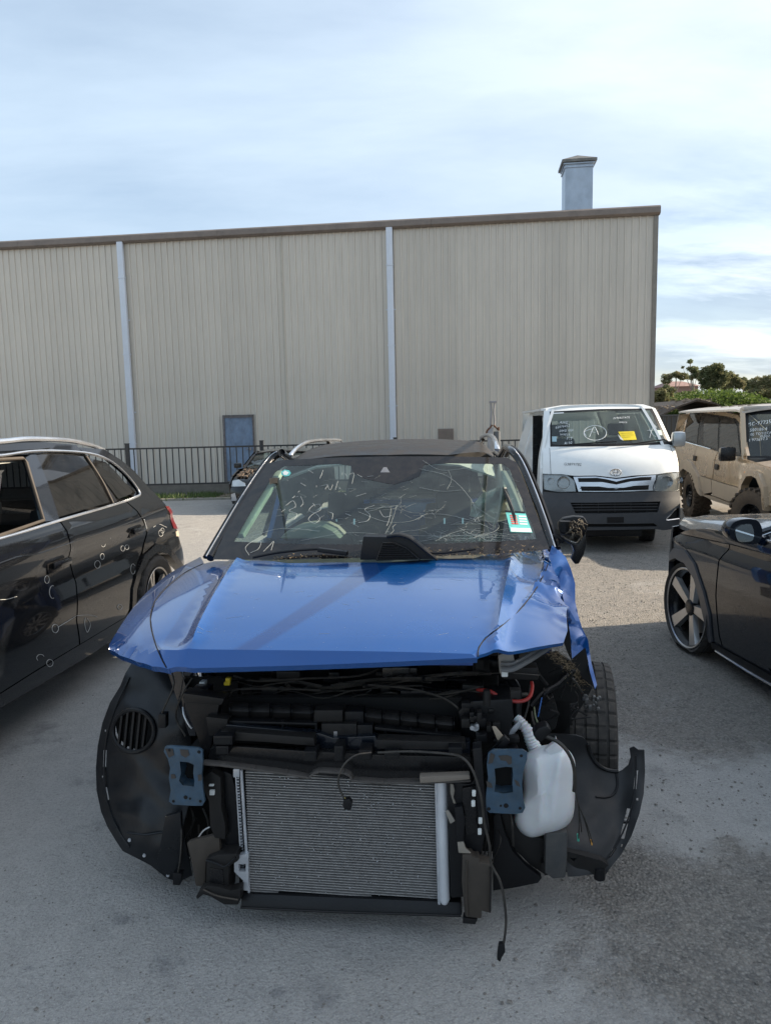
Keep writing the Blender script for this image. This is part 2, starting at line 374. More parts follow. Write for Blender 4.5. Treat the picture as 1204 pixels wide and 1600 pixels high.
M['dash'] = mat('dashboard_plastic', (.05, .055, .055), .6, dust=.3, dustc=(.2, .2, .18))
M['liner'] = mat('pale_headlining', (.42, .43, .40), .9, bump=.1)
M['airbag'] = mat('airbag_cloth', (.42, .40, .35), .9, bump=.4, bscale=12, var=.15)
M['screen'] = glass('windscreen_glass', (.58, .72, .68), haze=.05, hazec=(.38, .48, .47))
M['clear'] = glass('clear_side_glass', (.6, .66, .64), haze=.05)
M['tint'] = glass('tinted_privacy_glass', (.06, .065, .07), haze=.03, hazec=(.3, .3, .3))
M['dustglass'] = glass('dusty_side_glass', (.12, .13, .135), haze=.06, hazec=(.35, .33, .3))
M['lens'] = glass('headlight_lens', (.85, .87, .87), haze=.08, hazec=(.6, .58, .5))
M['redlens'] = mat('red_lens', (.14, .006, .006), .12, coat=1)
M['amber'] = mat('amber_lens', (.7, .22, .02), .2, coat=1)
M['mirror'] = mat('mirror_glass', (.75, .8, .8), .03, 1, var=.02, rvar=0)
M['stickteal'] = mat('teal_label', (.12, .5, .48), .6)
M['stickred'] = mat('red_label', (.55, .08, .06), .6)
M['paper'] = mat('white_label', (.7, .72, .7), .7)

for k in ('blackpaint', 'navypaint', 'roofpaint'): M[k].node_tree.nodes['Principled BSDF'].inputs['Coat IOR'].default_value = 1.4
# ------------------------------------------------------------------ ground
def ground_mat():
    m = bpy.data.materials.new('yard_concrete_and_gravel'); m.use_nodes = True; t = m.node_tree; L = t.links.new; b = t.nodes['Principled BSDF']
    tc = nd(t, 'ShaderNodeTexCoord')
    def noi(s, d=6, r=.6, src=None, dist=0): 
        n = nd(t, 'ShaderNodeTexNoise', Scale=s, Detail=d, Roughness=r, Distortion=dist); L(src or tc.outputs['Object'], n.inputs[0]); return n.outputs[0]
    def ramp(o, a, b_, x=0, y=1):
        n = nd(t, 'ShaderNodeMapRange'); L(o, n.inputs[0]); n.inputs[1].default_value = a; n.inputs[2].default_value = b_; n.inputs[3].default_value = x; n.inputs[4].default_value = y; return n.outputs[0]
    def mix(f, a, c):
        n = nd(t, 'ShaderNodeMix', _data_type='RGBA')
        if isinstance(f, (int, float)): n.inputs[0].default_value = f
        else: L(f, n.inputs[0])
        for i, v in ((6, a), (7, c)):
            if isinstance(v, tuple): n.inputs[i].default_value = (*v, 1)
            else: L(v, n.inputs[i])
        return n.outputs[2]
    def mth(op, a, c):
        n = nd(t, 'ShaderNodeMath', _operation=op)
        for i, v in ((0, a), (1, c)):
            if isinstance(v, (int, float)): n.inputs[i].default_value = v
            else: L(v, n.inputs[i])
        return n.outputs[0]
    # smooth concrete film over coarse gravel, boundary by large noise and position (gravel to the right)
    sp = nd(t, 'ShaderNodeSeparateXYZ'); L(tc.outputs['Object'], sp.inputs[0])
    big = noi(.75, 5, .6, dist=.4)
    # worn gravel shows in two patches at the right and over the far yard; a pale film of dried slurry covers the rest
    wob = mth('ADD', mth('MULTIPLY', mth('SUBTRACT', big, .5), 1.6), mth('MULTIPLY', mth('SUBTRACT', noi(6, 6, .7), .5), .7))
    xr = ramp(mth('ADD', sp.outputs[0], wob), .45, .75)
    yn = ramp(mth('ADD', sp.outputs[1], wob), 2.85, 2.65); yf = ramp(mth('ADD', sp.outputs[1], wob), 3.5, 3.75)
    grv = mth('MAXIMUM', mth('MULTIPLY', xr, mth('MAXIMUM', yn, yf)), mth('MULTIPLY', ramp(mth('ADD', sp.outputs[1], mth('MULTIPLY', wob, 2)), 6.0, 7.5), .55))
    msk = mth('SUBTRACT', 1, grv)
    fine = noi(70, 8, .75); mid = noi(9, 8, .7); spots = noi(2.1, 7, .7)
    vor = nd(t, 'ShaderNodeTexVoronoi', Scale=85, Randomness=1); L(tc.outputs['Object'], vor.inputs[0])
    vorb = nd(t, 'ShaderNodeTexVoronoi', Scale=95, Randomness=1); L(tc.outputs['Object'], vorb.inputs[0])
    smooth = mix(ramp(mid, .3, .7), (.38, .375, .365), (.50, .49, .47))
    smooth = mix(ramp(fine, .48, .66, 0, .75), smooth, (.22, .215, .21))
    smooth = mix(ramp(noi(160, 3, .6), .56, .66, 0, .6), smooth, (.68, .66, .62))
    smooth = mix(ramp(noi(38, 5, .7), .60, .70, 0, .6), smooth, (.10, .10, .10))
    gv = nd(t, 'ShaderNodeSeparateColor'); L(vor.outputs['Color'], gv.inputs[0])
    gravel = mix(gv.outputs[0], (.13, .13, .13), (.44, .42, .385))
    gravel = mix(ramp(vor.outputs['Distance'], .0, .6, 0, .5), gravel, (.10, .095, .09))
    gravel = mix(ramp(mid, .35, .75, 0, .5), gravel, (.40, .36, .31))
    col = mix(msk, gravel, smooth)
    col = mix(ramp(spots, .57, .70, 0, .6), col, (.12, .125, .13))
    col = mix(ramp(noi(1.1, 8, .72, dist=.8), .56, .64, 0, .35), col, (.47, .46, .45))            # stains
    col = mix(ramp(noi(.22, 4), .4, .7, 0, .3), col, (.50, .45, .38))       # dry dusty areas
    for (sx, sy, sr) in ((-.97, 2.39, .07), (-.74, 2.17, .12), (-.23, 2.03, .11), (-.38, 2.05, .07), (-1.2, 2.17, .025)):
        vd = nd(t, 'ShaderNodeVectorMath', _operation='DISTANCE'); L(tc.outputs['Object'], vd.inputs[0]); vd.inputs[1].default_value = (sx, sy, 0)
        dd_ = ramp(mth('ADD', vd.outputs['Value'], mth('MULTIPLY', mth('SUBTRACT', noi(16, 6, .75), .5), sr*2.6)), sr*.1, sr*.6, .38, 0)
        col = mix(dd_, col, (.10, .11, .125))
    L(col, b.inputs['Base Color']); b.inputs['Roughness'].default_value = .85; b.inputs['Specular IOR Level'].default_value = .3
    h1 = mth('MULTIPLY', mth('SUBTRACT', 1, vor.outputs['Distance']), mth('SUBTRACT', 1.15, msk))
    h2 = mth('MULTIPLY', mth('SUBTRACT', 1, vorb.outputs['Distance']), .35)
    hh = mth('ADD', mth('ADD', h1, h2), mth('MULTIPLY', fine, .8))
    hh = mth('ADD', hh, mth('MULTIPLY', mid, .9))
    hh = mth('ADD', hh, mth('MULTIPLY', noi(160, 3, .6), .5))
    bp = nd(t, 'ShaderNodeBump', Strength=1.0, Distance=.012); L(hh, bp.inputs['Height']); L(bp.outputs[0], b.inputs['Normal'])
    return m
M['ground'] = ground_mat()
g = mobj('ground', [(-300, -300, 0), (300, -300, 0), (300, 500, 0), (-300, 500, 0)], [(0, 1, 2, 3)], M['ground']); g['kind'] = 'structure'
def stones():
    """loose stones as one mesh"""
    rnd = random.Random(3); b = MB()
    ico = [(0,0,1),(.9,0,.4),(.28,.85,.45),(-.72,.53,.45),(-.72,-.53,.4),(.28,-.85,.45),(0,0,-.5)]
    fs = [(0,1,2),(0,2,3),(0,3,4),(0,4,5),(0,5,1),(6,2,1),(6,3,2),(6,4,3),(6,5,4),(6,1,5)]
    def put(x, y, s):
        a = rnd.uniform(0, 6.28); q = [rnd.uniform(.6, 1.2) for _ in ico]; sq = rnd.uniform(.5, .9)
        b.add([(x+s*k*(p[0]*cos(a)-p[1]*sin(a)), y+s*k*(p[0]*sin(a)+p[1]*cos(a)), s*k*(p[2])*sq+s*.1) for p, k in zip(ico, q)], fs)
    for i in range(9000):
        x = rnd.gauss(1.7, 1.0); y = rnd.uniform(1.2, 9)
        if x < .75 and y < 5 and rnd.random() < .7: continue
        put(x, y, rnd.choice((.002, .003, .003, .004, .006, .009)))
    for i in range(1500): put(rnd.uniform(-2, 1), rnd.uniform(1.2, 3), rnd.choice((.002, .0025, .003, .005)))
    for i in range(130): put(rnd.uniform(-2, 2.8), rnd.uniform(1.7, 7), rnd.uniform(.005, .011))
    for i in range(2500): put(rnd.uniform(-1, 5), rnd.uniform(6, 15), rnd.choice((.005, .007, .01)))
    o = b.build('loose_gravel', mat('gravel_stone', (.2, .185, .165), .85, var=.5, scale=90), fix=False)
    tag(o, 'loose grey gravel stones scattered over the yard', 'gravel', kind='stuff')
stones()

# ------------------------------------------------------------------ warehouse
WF = Fr(7.55, 20.2, 6.8)
WH = 0
def warehouse():
    global WH
    p = WF.pl(1015, 336, 1, 0); H = p.z; WH = H
    root = thing('warehouse', 'long beige ribbed metal warehouse with flat brown gutter line behind the yard', 'warehouse', WF)
    x0, x1 = -27.4, WF.pl(1021, 500, 1, 0).x
    ms = mat('beige_ribbed_steel', (.54, .50, .435), .5, .15, 0, var=.085, scale=1.6, rand=.045, stretch=(1, 1, .35), rvar=.15)
    # one sheet 0.76 wide with four ribs; shared mesh
    w = .76; b = MB(); prof = []
    for k in range(4):
        a = k*w/4; prof += [(a, 0), (a+.12, 0), (a+.135, -.032), (a+.165, -.032), (a+.18, 0)]
    prof.append((w, 0))
    dr = WF.pl(352, 653, 1, 0), WF.pl(395, 653, 1, 0)
    zj = [0, H]
    vs = [(x, y, z) for z in zj for x, y in prof]; n = len(prof)
    b.add(vs, [(i, i+1, n+i+1, n+i) for i in range(n-1)])
    sh = b.build('cladding_sheet', ms, root, fix=False)
    me = sh.data; N = int((x1-x0)/w)
    for k in range(N+1):
        if k == 0: o = sh
        else: o = sh.copy(); COL.objects.link(o); o.parent = root
        o.location = (x1-w*(k+1), -.0015*(k % 2), 0)
    # screw rows: horizontal girts show as faint lines of fixings
    b = MB()
    for z in (1.1, 2.6, 4.1, 5.6, H-.35):
        for k in range(int((x1-x0)/.19)): b.cbox((x1-.04-k*.19, -.004, z), (.014, .008, .014))
    s = b.build('fixing_screws', M['steel'], root, fix=False); s['kind'] = 'stuff'
    b = MB(); b.box((x0, .03, 0), (x1, .2, H)); b.box((x0, .2, 0), (x0+.2, 16, H)); b.box((x1-.2, .2, 0), (x1, 16, H)); b.box((x0, 16, 0), (x1, 16.2, H)); b.build('wall', mat('wall_lining', (.3, .28, .24), .8), root)
    b = MB(); b.box((x0-.1, -.05, H+.14), (x1+.1, 16.3, H+.2)); b.build('roof', M['steel'], root)
    # gutter fascia in lengths
    mg = mat('brown_gutter', (.17, .14, .12), .5, .2, dust=.4, dustc=(.28, .25, .22), scale=3, var=.2)
    L = 6.1; x = x1+.08
    while x > x0:
        a = max(x0, x-L); b = MB(); b.prism([(a, -.16, H+.03), (a, -.16, H+.17), (a, -.10, H+.22), (a, .02, H+.22), (a, .02, H-.02), (a, -.10, H-.02)], (x-a-.006, 0, 0)); b.build('gutter', mg, root)
        x = a
    b = MB(); b.box((x1-.07, -.055, 0), (x1+.045, .06, H-.03)); b.build('corner_trim', mat('corner_flashing', (.2, .185, .16), .5), root)
    mp_ = mat('pale_blue_white_pipe', (.58, .63, .70), .4, var=.06, dust=.2, scale=2, stretch=(1, 1, .3))
    for px, py in ((187, 381), (607.5, 358)):
        t = WF.pl(px, py, 1, -.12); b = MB(); b.box((t.x-.09, -.155, .1), (t.x+.09, -.04, H+.02)); o = b.build('downpipe', mp_, root, bevel=.02)
        b = MB()
        for z in (1.25, 3.0+.9, 6.1): b.box((t.x-.1, -.165, z), (t.x+.1, -.035, z+.035))
        for z in (2.2, 4.9): b.box((t.x-.14, -.045, z), (t.x+.14, -.03, z+.03))
        b.build('pipe_bracket', mp_, o)
    # thin seam line between sheets
    q = WF.pl(443, 500, 1, 0).x
    b = MB(); b.box((q-.02, -.05, 0), (q+.02, -.02, H-.03)); b.build('joint_flashing', mat('joint_strip', (.42, .39, .33), .5), root)
    # door
    zt = dr[0].z; xa, xb = dr[0].x, dr[1].x
    md = mat('weathered_blue_door_paint', (.13, .2, .3), .5, var=.3, scale=7, dust=.5, dustc=(.26, .25, .25), bump=.2, stretch=(1, 1, .5))
    b = MB(); b.box((xa, -.06, .1), (xb, -.035, zt)); d = b.build('door', md, root)
    b = MB(); b.box((xa-.06, -.09, 0), (xa, -.03, zt+.06)); b.box((xb, -.09, 0), (xb+.03, -.03, zt+.06)); b.box((xa, -.09, zt), (xb, -.03, zt+.06)); b.box((xa-.05, -.10, zt+.06), (xb+.05, -.03, zt+.08)); b.build('door_frame', mat('weathered_door_frame', (.13, .12, .12), .7, var=.4, scale=12), d)
    b = MB(); b.box((xb-.14, -.1, 1.02), (xb-.06, -.06, 1.1)); b.tube([(xb-.1, -.1, 1.06), (xb-.1, -.14, 1.06), (xb-.22, -.14, 1.06)], .01); b.build('handle', M['steel'], d)
    # louvre vent low on the wall
    a = WF.pl(685, 671, 1, 0); c = WF.pl(707, 686, 1, 0); b = MB()
    b.box((a.x-.02, -.05, c.z-.12), (c.x+.02, -.035, a.z+.02))
    for k in range(8): 
        z = c.z-.1+k*(a.z-c.z+.1)/8; b.box((a.x, -.065, z), (c.x, -.048, z+.03))
    b.build('wall_vent', mat('brown_grey_vent', (.2, .165, .14), .7), root)
    # square flue with a cowl, standing on the roof
    mf = mat('galvanised_steel', (.36, .42, .49), .36, .5, var=.2, scale=2.4, dust=.15, stretch=(1, 1, .6))
    y = 1.2; a = WF.pl(882, 327, 1, y); c = WF.pl(925, 327, 1, y); w = c.x-a.x; zt = WF.pl(903, 256, 1, y).z; z1 = WF.pl(903, 248, 1, y).z; z2 = WF.pl(903, 235, 1, y).z
    b = MB(); b.box((a.x, y, H), (c.x, y+w, zt)); b.box((a.x+.02, y+.02, zt), (c.x-.02, y+w-.02, z1-.04)); fl = b.build('flue', mf, root)
    b = MB(); b.box((a.x-.03, y-.03, zt-.09), (c.x+.03, y+w+.03, zt-.05)); b.box((a.x-.05, y-.05, zt-.0), (c.x+.05, y+w+.05, zt+.035)); b.build('flange', mf, fl)
    b = MB(); e = .1; xa, xc, ya, yc = a.x-e, c.x+e, y-e, y+w+e; m = ((xa+xc)/2, (ya+yc)/2, z2)
    b.add([(xa, ya, z1-.02), (xc, ya, z1-.02), (xc, yc, z1-.02), (xa, yc, z1-.02), (xa, ya, z1-.09), (xc, ya, z1-.09), (xc, yc, z1-.09), (xa, yc, z1-.09), m], [(0,1,8),(1,2,8),(2,3,8),(3,0,8),(0,4,5,1),(1,5,6,2),(2,6,7,3),(3,7,4,0),(7,6,5,4)])
    b.build('cowl', mat('weathered_cowl', (.16, .16, .15), .6, .4, var=.3), fl)
warehouse()

# ------------------------------------------------------------------ fence in front of the warehouse
FF = Fr(0, 18.3, -1.2)
def picket_fence():
    root = thing('picket_fence', 'low black steel picket fence in front of the beige warehouse', 'fence', FF)
    mk = mat('black_fence_steel', (.025, .028, .032), .45, .3, dust=.15)
    zt = FF.pl(300, 698, 1, 0).z; zb = FF.pl(300, 757, 1, 0).z; xa, xb = -11.5, FF.pl(845, 690, 1, 0).x
    b = MB(); b.box((xa, -.02, zt-.04), (xb, .02, zt)); b.build('top_rail', mk, root)
    b = MB(); b.box((xa, -.02, zb), (xb, .02, zb+.04)); b.build('bottom_rail', mk, root)
    p = FF.pl(199, 700, 1, 0).x; q = FF.pl(409, 700, 1, 0).x; d = q-p
    b = MB(); b.box((-.045, -.045, 0), (.045, .045, zt+.1)); b.box((-.052, -.052, zt+.1), (.052, .052, zt+.12)); post = b.build('post', mk, root)
    b = MB(); b.box((-.012, -.012, zb+.03), (.012, .012, zt-.02)); pk = b.build('picket', mk, root)
    first = True; firstp = True; k = -3
    while p+k*d < xb:
        x = p+k*d
        if x > xa:
            o = post if firstp else post.copy()
            if not firstp: COL.objects.link(o); o.parent = root
            firstp = False; o.location = (x, 0, 0)
        k += 1
    n = 21; s = d/n; x = p-int((p-xa)/s)*s
    while x < xb:
        r = ((x-p)/d) % 1
        if min(r, 1-r) > .02:
            o = pk if first else pk.copy()
            if not first: COL.objects.link(o); o.parent = root
            first = False; o.location = (x, 0, 0)
        x += s
    b = MB(); b.box((-12, .3, 0), (xb+1, .45, .30)); o = b.build('plinth_wall', mat('old_concrete', (.2, .19, .17), .85, var=.2, bump=.3)); o.matrix_world = FF.M
    tag(o, 'low grey concrete plinth behind the foot of the picket fence', 'low wall')
    b = MB(); b.box((-12, -1.0, -.02), (xb+1, -.88, .045)); o = b.build('kerb', M['ground'] if 0 else mat('kerb_concrete', (.25, .235, .2), .85, var=.15, bump=.3)); o.matrix_world = FF.M; o['kind'] = 'structure'
    b = MB(); b.box((-12, -.88, -.02), (xb+1, .3, .03)); o = b.build('verge', mat('verge_soil', (.15, .125, .09), .95, var=.3, bump=.4)); o.matrix_world = FF.M; o['kind'] = 'structure'
picket_fence()
def grass():
    rnd = random.Random(5); vs = []; fs = []
    for i in range(15000):
        x = rnd.uniform(-7.5, 4); y = 18.15+rnd.gauss(-.25, .3)
        d = noise.noise(Vector((x*.9, y*1.5, 0)))
        dens = .9 if -6.6 < x < -4.1 else .35
        if d*1.2+dens < rnd.uniform(.2, 1.15): continue
        h = rnd.uniform(.05, .17)*(1 if dens > .5 else .6); a = rnd.uniform(0, 6.28); w = .012; lx, ly = rnd.uniform(-.05, .05), rnd.uniform(-.05, .05)
        o = len(vs); vs += [(x-w*cos(a), y-w*sin(a), .02), (x+w*cos(a), y+w*sin(a), .02), (x+lx, y+ly, h)]; fs.append((o, o+1, o+2))
    o = mobj('verge_grass', vs, fs, mat('grass_green', (.07, .11, .03), .7, var=.4, scale=2), None, False)
    tag(o, 'scruffy green grass growing along the foot of the picket fence', 'grass', kind='stuff')
grass()
# ------------------------------------------------------------------ shared vehicle pieces
def text_flat(s, size, shear=0, sp=1.0):
    cu = bpy.data.curves.new('t', 'FONT'); cu.body = s; cu.size = size; cu.shear = shear; cu.space_character = sp; cu.resolution_u = 2; cu.offset = -.004*size
    o = bpy.data.objects.new('t', cu); me = bpy.data.meshes.new_from_object(o); vs = [v.co.copy() for v in me.vertices]; fs = [tuple(p.vertices) for p in me.polygons]
    bpy.data.objects.remove(o); bpy.data.curves.remove(cu); bpy.data.meshes.remove(me); return vs, fs
def written(name, s, fr, px, py, hpx, g, lift2, mt, par, shear=.2, wob=1.0, rot=0, thick=0, sp=1.1):
    """marker lettering: text traced onto a surface at the pixel baseline; letters wobble like handwriting"""
    vs, fs = text_flat(s, hpx*1.35, shear, sp); rnd = random.Random(hash(len(s))+int(px)); V = []
    for v in vs:
        x = v.x + wob*.10*hpx*noise.noise(Vector((v.x/hpx*1.7, v.y/hpx*1.7, px))); y = v.y + wob*.16*hpx*noise.noise(Vector((v.x/hpx*1.1, v.y/hpx, py)))
        X = x*cos(rot)-y*sin(rot); Y = x*sin(rot)+y*cos(rot)
        q = fr.hit(px+X, py-Y, g); V.append(lift2(q))
    return mobj(name, V, fs, mt, par, False)
def strokes(name, paths, fr, g, off, r, mt, par, n=5):
    b = MB()
    for p in paths:
        q = [fr.hit(a[0], a[1], g)+Vector(off) for a in (cr([Vector((x, y)) for x, y in p], 4) if len(p) > 2 else p)]
        b.tube(q, r, 4)
    return b.build(name, mt, par, fix=False)
def ring_px(cx, cy, rx, ry, n=14, a0=0, a1=2*pi, rot=0):
    return [(cx+rx*cos(a)*cos(rot)-ry*sin(a)*sin(rot), cy+rx*cos(a)*sin(rot)+ry*sin(a)*cos(rot)) for a in [a0+(a1-a0)*k/n for k in range(n+1)]]
def wheel(par, c, R, Wd, rr, out, style='five', yaw=0, camber=0, tmat=None, rmat=None, rim2=None, blocks=0, flat=0, seg=96):
    """wheel with axis along x; out=+1/-1 is the outer side"""
    tmat = tmat or M['rubber']; rmat = rmat or M['alurim']; rim2 = rim2 or M['plasgloss']
    h = Wd/2; base = Matrix.Translation(c) @ Matrix.Rotation(yaw, 4, 'Z') @ Matrix.Rotation(camber, 4, 'Y')
    b = MB(); b.lathe([(-h*.86, rr*.93), (-h*.8, rr*.88), (-h*.3, rr*.84), (h*.55, rr*.84), (h*.84, rr*.93), (h*.88, rr*.985), (h*.92, rr*.99), (h*.92, rr*.96), (h*.86, rr*.93), (h*.75, rr*.9), (h*.5, rr*.86), (-h*.3, rr*.82), (-h*.86, rr*.9)], 64)
    if out < 0: b.v = [Vector((-v.x, v.y, v.z)) for v in b.v]
    w = b.build('wheel', rim2, par, smooth=True); w.matrix_local = base
    def sq(v):
        if flat:
            zf = -R+flat
            if v.z < zf: v = Vector((v.x*(1+.25*(zf-v.z)/flat), v.y, zf))
        return v
    prof = []
    gr = [-.62, -.22, .22, .62]
    pts = [(-h*.80, rr*.97), (-h*.97, rr+(R-rr)*.3), (-h*1.03, rr+(R-rr)*.6), (-h*.97, R*.955), (-h*.88, R*.98)]
    for gx in gr:
        pts += [(h*(gx-.06), R*(1-.012*gx*gx)), (h*(gx-.05), R*.976), (h*(gx+.05), R*.976), (h*(gx+.06), R*(1-.012*gx*gx))]
    pts += [(h*.88, R*.98), (h*.97, R*.955), (h*1.03, rr+(R-rr)*.6), (h*.97, rr+(R-rr)*.3), (h*.80, rr*.97)]
    n = 216 if seg > 100 else (seg if seg % 3 == 0 else seg+(3-seg % 3))
    def rf(k, j, r):
        if k % (6 if seg > 100 else 3) == 0 and (j in (3, 4, 5) or j in (len(pts)-4, len(pts)-5, len(pts)-6) or 8 < j < 17) and r > R*.95: return r-R*.022
        return r
    b = MB(); b.lathe(pts, n, rf=rf); b.v = [sq(v) for v in b.v]
    b.build('tyre', tmat, w, smooth=True, ang=18)
    if blocks:
        b = MB()
        for k in range(blocks):
            for row, x in enumerate((-.82, -.3, .3, .82)):
                a = 2*pi*(k+.5*(row % 2))/blocks; Mx = Matrix.Rotation(a, 4, 'X') @ Matrix.Translation((x*h, 0, R*1.0)) @ Matrix.Rotation(.3*(1 if row % 2 else -1), 4, 'Z')
                b.cbox((0, 0, 0), (h*(.42 if abs(x) < .5 else .5), 2*pi*R/blocks*.62, R*.075), Mx)
        b.v = [sq(v) for v in b.v]; o = b.build('tread_blocks', tmat, w); o['kind'] = 'stuff'
    xo = out*h*.86
    b = MB(); b.lathe([(out*h*.84, rr*.95), (out*h*.93, rr*.99), (out*h*.95, rr*.975), (out*h*.9, rr*.94)], 72); b.build('rim_lip', rmat, w, smooth=True)
    # disc + hub
    b = MB(); b.lathe([(0, .0), (0, rr*.62), (-out*.02, rr*.62), (-out*.02, 0)], 40, c=(out*h*.15, 0, 0)); b.build('brake_disc', M['steel'], w, smooth=True)
    b = MB(); b.lathe([(out*h*.72, .0), (out*h*.74, rr*.13), (out*h*.66, rr*.2), (out*h*.3, rr*.2)], 24); b.build('hub_cap', rim2 if style != 'steelie' else M['dark'], w, smooth=True)
    if style == 'steelie':
        b = MB(); b.lathe([(out*h*.66, rr*.2), (out*h*.62, rr*.38), (out*h*.25, rr*.55), (out*h*.25, rr*.74), (out*h*.7, rr*.84)], 48); b.build('wheel_face', rmat, w, smooth=True)
        b = MB()
        for k in range(8): 
            Mx = Matrix.Rotation(2*pi*k/8, 4, 'X'); b.cbox((out*h*.42, 0, rr*.62), (.03, rr*.14, rr*.1), Mx)
        o = b.build('vent_holes', M['dark'], w); o['kind'] = 'stuff'
        b = MB()
        for k in range(6):
            a = 2*pi*k/6; b.lathe([(0, 0), (0, .012), (out*.02, .012), (out*.02, 0)], 6, c=(out*h*.66, rr*.3*cos(a), rr*.3*sin(a)))
        o = b.build('wheel_nuts', M['steel'], w); o['kind'] = 'stuff'
        return w
    ns = {'five': 5, 'multi': 10, 'twin': 10}[style]
    sp = None
    for k in range(ns):
        if sp is None:
            b = MB(); wi, wo = (rr*.085, rr*.15) if style == 'five' else (rr*.06, rr*.065)
            xi, x1 = out*h*.62, out*h*.82
            t = .035 if style == 'five' else .025
            ri, ro = rr*.14, rr*.965
            q = [(xi, -wi, ri), (x1-out*.01, -wo*.8, rr*.6), (x1, -wo, ro), (x1, wo, ro), (x1-out*.01, wo*.8, rr*.6), (xi, wi, ri)]
            b.add([Vector(p) for p in q] + [Vector((p[0]-out*t, p[1]*1.25, p[2])) for p in q] , [(0,1,4,5),(1,2,3,4),(6,7,1,0),(7,8,2,1),(11,10,4,5)[::-1],(10,9,3,4)[::-1]])
            sp = b.build('spoke', rmat, w, fix=True); o = sp
        else:
            o = sp.copy(); COL.objects.link(o); o.parent = w
        a = 2*pi*k/ns
        if style == 'twin': a = 2*pi*(k//2)/5 + (.13 if k % 2 else -.13)
        o.rotation_euler = (a+.3, 0, 0)
    return w
def seat(par, x, y, z, mt):
    b = MB(); b.box((x-.24, y-.25, z), (x+.24, y+.25, z+.18)); s = b.build('seat', mt, par, bevel=.05)
    b = MB(); Mx = Matrix.Translation((x, y+.25, z+.1)) @ Matrix.Rotation(-.28, 4, 'X'); b.box((-.23, -.06, 0), (.23, .07, .62), Mx); b.build('backrest', mt, s, bevel=.05)
    b = MB(); b.box((-.12, -.05, .66), (.12, .05, .84), Mx); b.build('headrest', mt, s, bevel=.04)
    b = MB(); b.bar(Mx @ Vector((-.06, 0, .6)), Mx @ Vector((-.06, 0, .7)), .012); b.bar(Mx @ Vector((.06, 0, .6)), Mx @ Vector((.06, 0, .7)), .012); o = b.build('headrest_stem', M['chrome'], s); o['kind'] = 'stuff'
    return s

